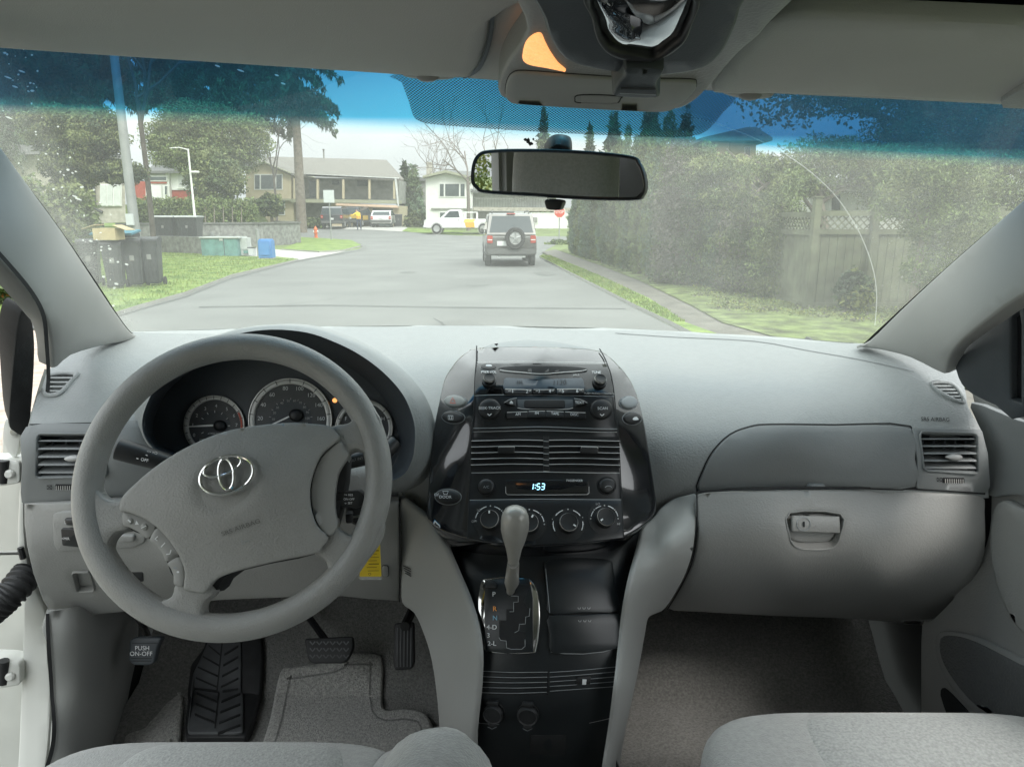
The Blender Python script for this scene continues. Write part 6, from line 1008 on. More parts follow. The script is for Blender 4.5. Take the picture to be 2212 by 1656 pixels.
cypress('cypress_shrub', 'full olive green cypress right before the tall fence post', 'cypress', base(1685, 14.6), 14.6, 2.5, 1.0, 5200, ['leaf_olive', 'leaf_mid', 'leaf_hedge'], 63, size=.06)
plain_tree('evergreen_tree', 'wide feathery evergreen hanging over the wooden fence', 'tree', 1800, 16.5, [(1480, 330, 1640, 380), (1500, 400, 1640, 450), (1610, 330, 1740, 400), (1650, 350, 1820, 430), (1690, 290, 1900, 380), (1800, 310, 2050, 420), (1630, 400, 1700, 440), (1850, 330, 2150, 470)], 48000, .026, ['leaf_olive', 'leaf_mid', 'leaf_hedge'], trunk=.14, seed=70, shell=.1, elong=2.2, limbn=12)
plain_tree('evergreen_tree', 'dense tall evergreen at the right edge behind the fence', 'tree', 2080, 18.5, [(1900, 120, 2260, 420), (1820, 220, 2120, 480), (2050, 200, 2420, 600), (1700, 60, 2050, 250), (1950, 380, 2300, 640)], 90000, .036, ['leaf_mid', 'leaf_olive', 'leaf_hedge', 'leaf_olive'], trunk=.25, seed=71, shell=.3, elong=1.6)
plain_tree('evergreen_tree', 'drooping olive evergreen standing in front of the right fence panel', 'tree', 1990, 11.4, [(1930, 300, 2120, 470), (1960, 420, 2150, 560), (1880, 380, 1990, 480), (1950, 520, 2080, 640)], 40000, .018, ['leaf_olive', 'leaf_mid', 'leaf_hedge'], trunk=.07, seed=76, shell=.1, elong=2.2, z0=.06)
plain_tree('evergreen_tree', 'slim soft evergreen rising between the brownish cypress and the fence corner', 'tree', 1640, 17.5, [(1600, 330, 1690, 420), (1590, 400, 1700, 520), (1610, 500, 1700, 610)], 24000, .025, ['leaf_olive', 'leaf_hedge', 'leaf_mid'], trunk=.07, seed=77, shell=.1, elong=2.2, z0=.06)
plain_tree('evergreen_tree', 'very dark high tree behind the tinted band at the right', 'tree', 1950, 26, [(1680, -10, 2000, 260), (1850, -60, 2300, 240), (1600, 120, 1800, 280), (2000, 60, 2500, 300)], 32000, .10, ['leaf_dark', 'leaf_mid'], trunk=.3, seed=72, shell=.3)
plain_tree('shrub', 'dark flowering shrub at the foot of the fence panel', 'shrub', 1842, 12.3, [(1805, 595, 1885, 670), (1815, 580, 1870, 640)], 1500, .06, ['leaf_dark', 'leaf_mid', 'leaf_yellow'], trunk=.03, seed=73)
plain_tree('shrub', 'low green bush beside the foot of the stop sign', 'shrub', 1205, 44, [(1176, 518, 1232, 546)], 1200, .10, ['leaf_hedge', 'leaf_mid'], trunk=.03, seed=74)
plain_tree('shrub', 'orange leaved bush outside the open driver door', 'shrub', 0, 13.5, [(-80, 560, 46, 646)], 2500, .09, ['orange_leaf', 'orange_leaf', 'leaf_mid'], trunk=.04, seed=75)
hb = thing('hedge', 'tall bright green hedge behind the van, seen only in the rear view mirror', 'hedge', (-13, -16, 0)); m = MB(); leaves(m, [(-20.5 + k * 1.6, -16, 3.2, 1.5, 1.2, 3.8) for k in range(9)], 40000, .07, ['leaf_yellow', 'leaf_hedge'], 90, shell=.6); m.build('foliage', hb, sharp=0)
# ground cover with leaf tufts
m = MB(); g = np.random.default_rng(5)
for k in range(300):
    u = g.uniform(1500, 2100); v = 618 + (u - 1500) * .09 + g.uniform(-6, 52)
    if v > 640 + (u - 1500) * .6: continue
    x, y = G(u, min(v, 716)); leaves(m, [(x, y, .07, .26, .26, .05)], 60, .028, ['leaf_hedge', 'leaf_yellow', 'leaf_olive'] if g.random() < .6 else ['leaf_olive', 'leaf_purple'], seed=k + 200, shell=.1)
m.build('ground_cover', None, 'low patchy ivy and moss below the cypresses and fence', sharp=0, kind='stuff', category='ground cover')
# grass tufts on the lawns
m = MB(); g = np.random.default_rng(6)
def tuft(poly, n, hh):
    W_ = np.array([G(*p) for p in poly]); lo, hi = W_.min(0), W_.max(0); q = g.uniform(lo, hi, size=(n * 2, 2)); q = q[inside(q, W_)][:n]; k = len(q); a = g.uniform(0, math.pi, k); s = hh * (.5 + g.random(k)); c = np.c_[q, hgt(0, q[:, 1]) + .065]
    dx = np.c_[np.cos(a), np.sin(a), np.zeros(k)] * .012; up = np.c_[g.normal(0, .3, k), g.normal(0, .3, k), np.ones(k)] * s[:, None]; V = np.stack([c - dx, c + dx, c + up], 1).reshape(-1, 3); b = len(m.v); m.v += V.tolist(); k0 = m.mi('grass'); k1 = m.mi('leaf_yellow'); m.f += [(b + 3 * i, b + 3 * i + 1, b + 3 * i + 2) for i in range(k)]; m.m += [k0 if r_ < .8 else k1 for r_ in g.random(k)]
tuft([(225, 690), (300, 666), (400, 637), (500, 598), (640, 563), (470, 557), (430, 550), (340, 530), (200, 560), (150, 690)], 26000, .05)
tuft([(1188, 556), (1320, 612), (1440, 676), (1480, 705), (1450, 703), (1370, 664), (1230, 591), (1165, 557)], 9000, .05)
m.build('grass_blades', None, 'short green grass blades on the verge and the corner lawn', sharp=0, kind='stuff', category='grass')

# ---------------- houses
def front(m, uv, y, mt, depth=.2, dy=0.0):           # outline traced on a facade, extruded back
    m.prism([(P(u, v, y).x, P(u, v, y).z) for u, v in uv], y + dy, y + dy + depth, mt)
def wnd(parent, uvr, y, bars=(), mt='window_dark', fr='trim_white', f=2.0, nm='window', lab=None):
    (u0, v0, u1, v1) = uvr; m = MB(); front(m, rect(u0, v0, u1, v1), y, fr, .10, -.06); o = m.build(nm, parent, lab); m = MB(); e = [u0] + list(bars) + [u1]
    for a, b in zip(e[:-1], e[1:]): front(m, rect(a + f * .8, v0 + f, b - f * .8, v1 - f), y, mt, .04, -.085)
    m.build('pane', o); return o
def C3(x, y): return ((550 + x / 4.9156) * .92436, (340 + y / 4.9156) * .92436)
def C2(x, y): return ((280 + x / 4.732) * .92436, (350 + y / 4.732) * .92436)
def C4(x, y): return ((950 + x / 5.1756) * .92436, (340 + y / 5.1756) * .92436)
def C5(x, y): return ((1300 + x / 2.765) * .92436, (250 + y / 2.765) * .92436)
def CC(f, *p): return [f(*q) for q in p]
def rc(f, a, b, c, d): p, q = f(a, b), f(c, d); return (p[0], p[1], q[0], q[1])
# tan split-level house
Y = 70; hA = thing('house', 'tan split level house with long brown roof, pillared balcony and garages below', 'house', (base(700, Y), Y, .7))
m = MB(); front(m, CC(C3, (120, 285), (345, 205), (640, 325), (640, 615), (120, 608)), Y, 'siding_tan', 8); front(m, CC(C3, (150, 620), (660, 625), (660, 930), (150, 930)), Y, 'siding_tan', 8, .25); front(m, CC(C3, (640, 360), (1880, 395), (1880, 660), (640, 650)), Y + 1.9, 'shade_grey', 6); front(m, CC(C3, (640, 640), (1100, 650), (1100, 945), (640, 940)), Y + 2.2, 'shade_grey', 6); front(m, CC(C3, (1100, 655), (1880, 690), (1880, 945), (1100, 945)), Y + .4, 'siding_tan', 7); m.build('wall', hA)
m = MB(); front(m, CC(C3, (100, 290), (345, 200), (655, 330), (655, 318), (345, 186), (100, 276)), Y, 'trim_olive', 9, -.5); a = [P(*C3(430, 128), Y + 6), P(*C3(1735, 165), Y + 6), P(*C3(1935, 385), Y - .2), P(*C3(640, 322), Y - .2)]
m.add([tuple(p) for p in a] + [tuple(p + Vector((0, 0, -.18))) for p in a], [(0, 1, 2, 3), (4, 5, 6, 7), (0, 3, 7, 4), (3, 2, 6, 7), (1, 2, 6, 5), (0, 1, 5, 4)], 'roof_brown')
a = [P(*C3(345, 190), Y - .3), P(*C3(430, 128), Y + 6), P(*C3(825, 322), Y + 1), P(*C3(650, 322), Y - .3)]; m.add([tuple(p) for p in a] + [tuple(p + Vector((0, .1, -.2))) for p in a], [(0, 1, 2, 3), (4, 5, 6, 7)], 'roof_brown'); a = [P(*C3(345, 190), Y - .3), P(*C3(430, 128), Y + 6), P(*C3(180, 180), Y + 6), P(*C3(105, 280), Y - .3)]; m.add([tuple(p) for p in a], [(0, 1, 2, 3)], 'roof_brown'); rf = m.build('roof', hA)
m = MB(); p = P(*C3(1013, 55), Y + 5); q = P(*C3(1018, 150), Y + 5); m.tube([q, p, p + Vector((0, 0, .1))], [.08, .08, .15], 'shade_grey', 8); m.build('vent_pipe', rf)
wnd(hA, rc(C3, 220, 330, 545, 510), Y, (C3(290, 0)[0], C3(465, 0)[0]), lab='upper picture window with white frame'); wnd(hA, rc(C3, 240, 635, 572, 800), Y + .25)
m = MB(); front(m, CC(C3, (150, 606), (650, 612), (650, 634), (150, 628)), Y, 'trim_olive', .5, -.3); front(m, CC(C3, (640, 612), (1880, 630), (1880, 668), (640, 655)), Y, 'trim_olive', 2, -.2); m.build('floor_band', hA)
m = MB(); front(m, CC(C3, (1160, 664), (1880, 690), (1880, 716), (1160, 690)), Y, 'peach', .5, -.25); front(m, CC(C3, (820, 325), (1880, 372), (1880, 392), (820, 352)), Y, 'curtain', .3, -.2); m.build('fascia', hA)
for x in (680, 945, 1240, 1540, 1825): m = MB(); front(m, CC(C3, (x - 10, 370 if x < 900 else 390), (x + 12, 390), (x + 12, 615), (x - 10, 612)), Y, 'siding_tan', .3, -.1); m.build('balcony_post', hA)
m = MB(); front(m, CC(C3, (1835, 385), (1855, 385), (1885, 700), (1870, 700)), Y, 'curtain', .2, -.3); m.build('downpipe', hA)
for r_ in ((1110, 400, 1200, 450), (1400, 400, 1520, 470), (700, 370, 735, 600), (850, 400, 925, 600)): wnd(hA, rc(C3, *r_), Y + 1.9, fr='shade_grey', f=.3)
m = MB(); front(m, CC(C3, (1570, 725), (1800, 730), (1800, 945), (1570, 945)), Y, 'window_dark', .1, .34); m.build('garage_inner_shade', hA)  # dark slab on the wall, its colour gives the shade inside the open garage
m = MB(); front(m, CC(C3, (1235, 700), (1450, 712), (1450, 940), (1235, 940)), Y, 'siding_tan', .1, .33); m.build('garage_door', hA)
m = MB(); front(m, CC(C3, (700, 660), (745, 660), (745, 800), (700, 800)), Y, 'window_dark', .1, .18); m.build('door', hA)
# white house
Y = 64; hB = thing('house', 'white two storey house behind the parked pickup truck', 'house', (base(1060, Y), Y, .65))
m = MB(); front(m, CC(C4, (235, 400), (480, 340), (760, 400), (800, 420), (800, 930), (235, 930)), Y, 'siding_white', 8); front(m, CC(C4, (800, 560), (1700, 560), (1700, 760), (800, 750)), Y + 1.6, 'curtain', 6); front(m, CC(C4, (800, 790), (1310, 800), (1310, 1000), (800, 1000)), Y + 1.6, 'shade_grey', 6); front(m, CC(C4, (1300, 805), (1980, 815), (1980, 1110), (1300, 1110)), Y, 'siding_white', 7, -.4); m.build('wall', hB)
m = MB(); front(m, CC(C4, (205, 395), (480, 335), (800, 410), (800, 385), (480, 302), (205, 370)), Y, 'trim_olive', 9, -.6); a = [P(*C4(480, 305), Y + 3), P(*C4(1900, 330), Y + 3), P(*C4(1990, 560), Y - .2), P(*C4(790, 540), Y - .2)]; m.add([tuple(p) for p in a] + [tuple(p + Vector((0, 0, -.2))) for p in a], [(0, 1, 2, 3), (4, 5, 6, 7), (3, 2, 6, 7)], 'roof_grey'); rf = m.build('roof', hB)
m = MB(); front(m, CC(C4, (240, 200), (300, 200), (300, 380), (240, 380)), Y + 1, 'brick_pale', .8); m.build('chimney', rf)
wnd(hB, rc(C4, 395, 455, 712, 625), Y, (C4(460, 0)[0], C4(645, 0)[0])); wnd(hB, rc(C4, 398, 800, 695, 892), Y, (C4(480, 0)[0],)); wnd(hB, rc(C4, 1440, 858, 1592, 945), Y - .4, (C4(1515, 0)[0],), mt='shade_grey')
m = MB(); front(m, CC(C4, (300, 755), (790, 760), (790, 778), (300, 775)), Y, 'shade_grey', .3, -.15); front(m, CC(C4, (810, 745), (1980, 755), (1980, 800), (810, 790)), Y, 'brick_pale', .5, -.5); m.build('floor_band', hB)
m = MB()
for k in range(26): front(m, CC(C4, (830 + k * 33, 640), (834 + k * 33, 640), (834 + k * 33, 745), (830 + k * 33, 745)), Y, 'shade_grey', .04, -.3)
front(m, CC(C4, (820, 636), (1700, 640), (1700, 646), (820, 642)), Y, 'shade_grey', .05, -.3); m.build('balcony_railing', hB)
m = MB(); front(m, CC(C4, (85, 420), (225, 430), (225, 780), (85, 780)), Y + 14, 'shade_grey', 5); front(m, CC(C4, (70, 440), (235, 425), (235, 400), (150, 380), (80, 410)), Y + 13.5, 'roof_grey', 6); m.build('house', None, 'dim grey house glimpsed between the dark cypress and the white house', category='house')
# red house on the rise
Y = 62; hC = thing('house', 'red and white house with front steps above the long hedge', 'house', (base(350, Y), Y, 2.6)); m = MB(); front(m, CC(C2, (165, 350), (310, 350), (310, 560), (165, 560)), Y, 'red_siding', 5); front(m, CC(C2, (305, 230), (560, 230), (580, 560), (315, 560)), Y, 'trim_white', 5, -.4); front(m, CC(C2, (560, 230), (760, 230), (760, 445), (580, 445)), Y, 'trim_white', 5, -.1); front(m, CC(C2, (575, 440), (740, 445), (740, 560), (580, 555)), Y, 'red_siding', 5); m.build('wall', hC)
m = MB(); a = [P(*C2(400, 130), Y + 4), P(*C2(700, 120), Y + 4), P(*C2(775, 232), Y - .8), P(*C2(300, 232), Y - .8)]; m.add([tuple(p) for p in a] + [tuple(p + Vector((0, 0, -.2))) for p in a], [(0, 1, 2, 3), (4, 5, 6, 7), (3, 2, 6, 7)], 'roof_grey'); m.build('roof', hC)
m = MB(); front(m, CC(C2, (320, 235), (530, 235), (530, 280), (320, 280)), Y, 'shade_grey', .1, -.5); front(m, CC(C2, (315, 358), (545, 360), (545, 378), (315, 376)), Y, 'red_siding', .1, -.5); m.build('trim_band', hC)
wnd(hC, rc(C2, 318, 290, 525, 348), Y - .45); m = MB(); front(m, CC(C2, (385, 400), (495, 400), (500, 560), (380, 560)), Y, 'siding_white', .1, -.55); m.build('door', hC); wnd(hC, rc(C2, 340, 398, 372, 500), Y - .45, f=1); wnd(hC, rc(C2, 500, 398, 528, 500), Y - .45, f=1); wnd(hC, rc(C2, 640, 250, 760, 430), Y - .15, mt='curtain', f=3)
m = MB(); m.prism([(-60, .3), (-60, 2.55), (-24.5, 2.55), (-23, .3)], 57, 90, 'grass_far'); m.build('hill', kind='structure')
# pale brick house, left
Y = 27; hD = thing('house', 'pale brick house corner with a tall curtained window at the left', 'house', (base(200, Y), Y, 1.2)); m = MB(); q_ = [P(20, 330, Y), P(150, 330, Y), P(268, 345, Y), P(272, 480, Y), P(20, 490, Y)]; w_ = [p + Vector((-4.5, 7, 0)) for p in q_]; m.add(q_ + w_, [(0, 1, 2, 3, 4), (9, 8, 7, 6, 5)] + [(i, (i + 1) % 5, 5 + (i + 1) % 5, 5 + i) for i in range(5)], 'brick_pale'); m.build('wall', hD); wnd(hD, (218, 398, 264, 446), Y, (233, 247), mt='curtain', f=1.5); m = MB(); q_ = [P(-20, 335, Y - .4), P(150, 332, Y - .4), P(280, 346, Y - .4), P(276, 338, Y - .4), P(150, 318, Y - .3), P(-20, 310, Y - .3)]; w_ = [p + Vector((-4.6, 7.4, 0)) for p in q_]; m.add(q_ + w_, [tuple(range(6)), tuple(range(11, 5, -1))] + [(i, (i + 1) % 6, 6 + (i + 1) % 6, 6 + i) for i in range(6)], 'roof_grey'); m.build('roof', hD); m = MB(); p0 = P(200, 380, Y - .1); p1 = P(205, 450, Y - .1); m.tube([p0, p1, p1 + Vector((.25, 0, -.15))], .06, 'bin_black', 8); m.build('downpipe', hD)
# houses behind the right hedge
Y = 24; hE = thing('house', 'yellow and peach house glimpsed behind the cypresses at right', 'house', (base(1560, Y), Y, 0)); m = MB(); front(m, CC(C5, (1030, 215), (1290, 215), (1290, 1150), (1030, 1150)), Y, 'wood_yellow', 6); front(m, CC(C5, (1025, 235), (1105, 235), (1100, 340), (1040, 340)), Y, 'peach', .2, -.2); m.build('wall', hE); m = MB(); front(m, CC(C5, (900, 215), (1180, 150), (1240, 150), (1340, 215), (1340, 235), (900, 235)), Y, 'roof_grey', 7, -.8); m.build('roof', hE); wnd(hE, rc(C5, 1150, 480, 1235, 660), Y); wnd(hE, rc(C5, 1215, 260, 1250, 335), Y, f=1)
m = MB(); front(m, CC(C5, (985, 330), (1025, 330), (1010, 620), (975, 620)), Y, 'trim_white', .2, -.3); m.build('corner_trim', hE)
Y = 22; hF = thing('house', 'white walled house seen above the lattice of the fence', 'house', (base(1760, Y), Y, 0)); m = MB(); front(m, CC(C5, (1640, 510), (2300, 560), (2300, 900), (1640, 900)), Y, 'siding_white', 5); m.build('wall', hF); m = MB(); front(m, CC(C5, (1600, 530), (1700, 470), (2300, 500), (2320, 560), (1640, 545)), Y, 'roof_grey', 6, -.5); m.build('roof', hF); wnd(hF, rc(C5, 1770, 560, 1830, 670), Y, f=1.5)
# ---------------- retaining walls, hedge
def wallrun(m, pts, h0, h1, t, mt, cap=None):
    for (a, b) in zip(pts[:-1], pts[1:]):
        d = Vector((b[0] - a[0], b[1] - a[1], 0)); L = d.length; rz = math.atan2(d.y, d.x); c = ((a[0] + b[0]) / 2, (a[1] + b[1]) / 2)
        m.box((c[0], c[1], (h0 + h1) / 2), (L + t, t, h1 - h0), mt, rz=rz)
        if cap: m.box((c[0], c[1], h1 + .05), (L + t + .1, t + .12, .10), cap, rz=rz)
wp = [(base(262, 37), 37), (base(480, 40), 40), (base(560, 41.5), 41.5), (base(641, 44.5), 44.5), (base(641, 44.5) - 4, 53)]
m = MB(); wallrun(m, wp, 0, 1.22, .3, 'stone_block'); sw = m.build('retaining_wall', None, 'grey stone retaining wall curving below the long hedge', category='wall'); m = MB(); wallrun(m, [(a, b) for a, b in wp], 1.22, 1.24, .3, 'stone_cap', 'stone_cap'); m.build('coping', sw)
m = MB(); m.prism([(p[0], p[1] + .1) for p in wp] + [(-40, 56), (-40, 37)], 0, 1.16, 'grass', axis='z'); m.build('terrace', kind='structure')
a, b = (base(325, 33.5), 33.5), (base(450, 31.5), 31.5); lw = MB(); wallrun(lw, [a, b], 0, .80, .2, 'stone_block'); l_ = lw.build('low_wall', None, 'low dark concrete wall with a corner post before two grey lidded bins', category='wall'); m = MB(); m.box((b[0], b[1], .5), (.34, .34, 1.0), 'stone_block', bev=.02); m.build('corner_post', l_)
hd = thing('hedge', 'long clipped green hedge on top of the stone retaining wall', 'hedge', (base(420, 44), 44, 1.2)); m = MB(); x0, x1 = base(285, 41.5), base(550, 43.5)
leaves(m, [(x0 + (x1 - x0) * (k + .5) / 12, 41.5 + 2 * (k + .5) / 12 + .3, 1.9, (x1 - x0) / 12 * .75, .7, .84) for k in range(12)], 22000, .085, ['leaf_hedge', 'leaf_mid', 'leaf_olive', 'leaf_hedge'], 80, shell=.5); m.build('foliage', hd, sharp=0); m = MB()
for k in range(12): xx = x0 + (x1 - x0) * (k + .5) / 12; m.tube([(xx, 42.2, 1.1), (xx, 42.4, 2.2)], [.05, .02], 'bark', 5)
m.build('stems', hd)
plain_tree('topiary_shrub', 'round clipped topiary shrub before the lower window of the tan house', 'shrub', 590, 52, [(556, 418, 612, 468)], 2600, .12, ['leaf_mid', 'leaf_dark', 'leaf_olive'], trunk=.16, seed=81, z0=.2)
for i, (u0, v0, u1, v1, y, lab) in enumerate([(650, 470, 700, 492, 64, 'low grey green bush at the foot of the conifer trunk'), (690, 466, 704, 484, 67, 'small bush left of the parked dark van'), (872, 458, 928, 500, 67, 'wide clipped olive hedge between the tan and white houses')]): plain_tree('shrub', lab, 'shrub', (u0 + u1) / 2, y, [(u0, v0, u1, v1)], 1600, .14, ['leaf_mid', 'leaf_olive'], trunk=.04, seed=85 + i)
# ---------------- poles, signs, hydrant
x = base(292, 19.5); t = thing('utility_pole', 'thick silver metal pole rising behind the black bins', 'pole', (x, 19.5, 0)); m = MB(); m.tube([(x, 19.5, 0), (x, 19.5, 4), (x, 19.5, 11)], [.135, .11, .075], 'pole_metal', 20); m.build('shaft', t); m = MB(); m.box((x, 19.3, 1.6), (.2, .06, .3), 'sign_back', bev=.01); m.build('access_plate', t)
x = base(424, 40); t = thing('street_lamp', 'slim white street lamp before the cone shaped evergreen', 'street lamp', (x, 40, 1.1)); m = MB(); m.tube([(x, 40, 1.1), (x, 40, 3.2), (x, 40, 5.2)], [.075, .055, .045], 'trim_white', 12); m.build('post', t); m = MB(); m.tube([(x, 40, 5.15), (x - .4, 39.8, 5.25), (x - .8, 39.6, 5.2)], [.03, .025, .02], 'trim_white', 8); m.build('arm', t); m = MB(); m.box((x + .3, 39.9, 4.0), (.45, .16, .12), 'trim_white', bev=.04); m.build('lamp_head', t)
x = base(715, 49); z = float(hgt(0, 49)); t = thing('street_sign', 'blank backed rectangular street sign on a thin post by the corner lawn', 'sign', (x, 49, z)); m = MB(); m.tube([(x, 49, z), (x, 49, 3.35)], .04, 'pole_metal', 8); m.build('post', t); m = MB(); m.box((x, 48.95, 2.95), (.72, .03, .82), 'sign_back', bev=.01); m.build('sign_plate', t)
x = base(1208, 46); t = thing('stop_sign', 'red octagonal stop sign standing at the end of the right pavement', 'sign', (x, 46, 0)); m = MB(); m.tube([(x, 46, 0), (x, 46, 2.3)], .035, 'pole_metal', 8); m.build('post', t); m = MB(); m.prism([(x + .38 * math.cos(R(22.5 + 45 * k)), 1.92 + .38 * math.sin(R(22.5 + 45 * k))) for k in range(8)], 45.93, 45.95, 'trim_white'); m.prism([(x + .34 * math.cos(R(22.5 + 45 * k)), 1.92 + .34 * math.sin(R(22.5 + 45 * k))) for k in range(8)], 45.92, 45.928, 'stop_red'); pl = m.build('sign_plate', t)
gg, gf = glyphs('STOP'); m = MB(); m.add([(x + a * .23, 45.915, 1.92 + b * .27) for a, b in gg], gf, 'trim_white'); m.build('sign_lettering', pl)
x = base(682, 51.5); z = float(hgt(0, 51.5)) + .02; t = thing('fire_hydrant', 'orange red fire hydrant on the corner lawn', 'hydrant', (x, 51.5, z)); m = MB(); m.lathe((x, 51.5, z), (0, 0, 1), [(.16, 0), (.16, .04), (.11, .06), (.11, .55), (.14, .57), (.14, .62), (.10, .70), (.04, .78), (.03, .82), (0, .83)], 'hydrant_red', 16); m.build('barrel', t)
for s_ in (-1, 1): m = MB(); m.lathe((x + s_ * .10, 51.5, z + .45), (s_, 0, 0), [(.06, 0), (.06, .07), (0, .07)], 'trim_white', 12); m.build('outlet_cap', t)
m = MB(); m.lathe((x, 51.4, z + .38), (0, -1, 0), [(.08, 0), (.08, .08), (0, .08)], 'hydrant_red', 12); m.build('outlet_cap', t)
# ---------------- bins, boxes
def bin_(x, y, z, rz, label, lid='bin_black', group=None, h=1.0, w=.55, open_=False):
    t = thing('wheeled_bin', label, 'bin', (0, 0, 0), group=group); m = MB()
    b = bmesh.new(); bmesh.ops.create_cube(b, size=1)
    for v in b.verts: k = 1 if v.co.z > 0 else .78; v.co = Vector((v.co.x * w * k, v.co.y * w * 1.15 * k, .06 + (v.co.z + .5) * (h - .12)))
    bmesh.ops.bevel(b, geom=b.edges[:], offset=.035, segments=2, affect='EDGES'); b.verts.index_update(); m.add([tuple(v.co) for v in b.verts], [[v.index for v in f.verts] for f in b.faces], 'bin_black'); b.free()
    m.box((0, 0, h - .07), (w * 1.06, w * 1.22, .05), 'bin_black', bev=.012)
    for s_ in (-.2, 0, .2): m.box((s_ * w * 1.3, -w * .535, .5), (.03, .03, h * .62), 'bin_black', bev=.008, rot=Matrix.Rotation(R(-4), 4, 'X'))
    m.build('bin_body', t); m = MB(); m.prism([(-w * .62, 0), (-w * .58, .045), (-w * .2, .075), (w * .3, .075), (w * .62, .04), (w * .66, 0)], -w * .54, w * .54, lid, axis='x', bev=.012, M=Matrix.Translation((0, 0, h - .04)) @ Matrix.Rotation(R(75 if open_ else 0), 4, 'X')); m.build('lid', t)
    m = MB(); m.tube([(-w * .35, w * .66, h - .06), (-w * .35, w * .74, h - .03), (w * .35, w * .74, h - .03), (w * .35, w * .66, h - .06)], .014, 'bin_black', 6); m.build('handle', t)
    for s_ in (-1, 1): m = MB(); m.lathe((s_ * w * .42, w * .42, .10), (s_, 0, 0), [(.10, 0), (.10, .05), (.04, .055), (0, .055)], 'tyre', 14); m.build('wheel', t)
    m = MB(); m.box((0, -w * .545, h * .62), (.10, .012, .12), 'stone_block'); m.build('label_plate', t)
    t.location = (x, y, z); t.rotation_euler = (0, 0, rz); return t
for i, (u, y, rz, h, lab) in enumerate([(186, 16.9, .35, 1.08, 'black wheeled bin at the far left of the row, half hidden by dirt'), (238, 16.5, .3, 1.05, 'black wheeled bin with the cardboard box on its lid'), (283, 16.9, .25, 1.10, 'black wheeled bin just right of the cardboard box'), (321, 17.2, .2, 1.12, 'black wheeled bin at the right end of the row by the lawn')]): bin_(base(u, y), y, .06, rz, lab, group='black bins by the kerb', h=h, w=.41)
bx = base(238, 16.5); t = thing('cardboard_box', 'open tan cardboard box lying on a black bin', 'box', (bx, 16.5, 1.15)); m = MB(); m.box((bx + .02, 16.4, 1.30), (.50, .40, .26), 'cardboard'); m.build('carton', t)
for q, rr_ in (((bx + .38, 16.4, 1.44), -.35), ((bx - .32, 16.4, 1.46), .3)): m = MB(); m.box(q, (.32, .40, .012), 'cardboard', rot=Matrix.Rotation(-rr_, 4, 'Y')); m.build('flap', t)
m = MB(); m.box((bx - .1, 16.9, 1.32), (1.0, .5, .05), 'lid_teal', rz=.1, bev=.02, rot=Matrix.Rotation(R(10), 4, 'X')); m.box((bx - .1, 16.95, 1.26), (.9, .4, .10), 'bin_black', bev=.02); m.build('tote_lid', None, 'dark teal plastic tote lid lying across the black bins', category='lid')
for u, lab in ((361, 'black bin with pale domed lid behind the low wall, left one'), (412, 'black bin with pale domed lid nearest the low wall corner post')): bin_(base(u, 34.6), 34.6, .42, .1, lab, lid='lid_grey', group='grey lidded bins behind the low wall', h=1.25, w=.95)
bin_(base(862, 66.5), 66.5, .7, .1, 'dark bin standing right of the white car at the tan house', h=1.1, w=.65)
y = 30.5; x0, x1 = base(441, y), base(519, y); t = thing('utility_cabinet', 'teal green utility cabinet with pale lid on the lawn edge', 'cabinet', ((x0 + x1) / 2, y, .06)); m = MB(); m.box(((x0 + x1) / 2, y, .42), (x1 - x0, .9, .74), 'teal_box', bev=.02); m.build('cabinet_body', t); m = MB(); m.box(((x0 + x1) / 2 + .02, y, .81), (x1 - x0 + .14, 1.0, .06), 'lid_grey', bev=.015); m.build('lid', t); m = MB(); m.box(((x0 + x1) / 2 + .1, y - .46, .74), (.14, .03, .1), 'lid_grey'); m.build('lock', t); m = MB(); m.box(((x0 + x1) / 2 + .2, y - .455, .42), (.02, .01, .7), 'bin_black'); m.build('door_gap', t)
m = MB(); m.box((base(528, 30.6), 30.6, .55), (.32, .5, .5), 'lid_grey', bev=.02); m.box((base(528, 30.6), 30.6, .2), (.3, .45, .28), 'lid_grey', bev=.02); m.box((base(527, 30.3), 30.33, .22), (.2, .02, .12), 'teal_box'); m.build('recycling_box', None, 'stacked pale plastic boxes right beside the teal cabinet', category='box')
m = MB(); m.box((base(541, 30.3), 30.3, .22), (.22, .3, .3), 'sign_back', bev=.02, taper=1.15); m.box((base(541, 30.3), 30.3, .40), (.28, .34, .04), 'bin_black', bev=.01); m.build('plastic_tub', None, 'small pale tub with dark lid beside the grey post', category='tub')
m = MB(); x = base(556, 30); m.tube([(x, 30, 0), (x, 30, 1.12)], .075, 'pole_metal', 12); m.lathe((x, 30, 1.12), (0, 0, 1), [(.085, 0), (.085, .03), (0, .05)], 'pole_metal', 12); m.build('bollard', None, 'short grey post next to the blue utility box', category='post')
x = base(573, 28.2); t = thing('utility_box', 'small bright blue utility box on the lawn by the driveway', 'utility box', (x, 28.2, .06)); m = MB(); m.box((x, 28.2, .44), (.54, .5, .76), 'blue_box', bev=.05, seg=3, taper=.96); m.build('box_body', t); m = MB(); m.box((x, 27.93, .45), (.40, .02, .5), 'blue_box', bev=.008); m.build('panel', t); m = MB(); m.box((x, 28.2, .05), (.60, .56, .08), 'concrete'); m.build('plinth', t)
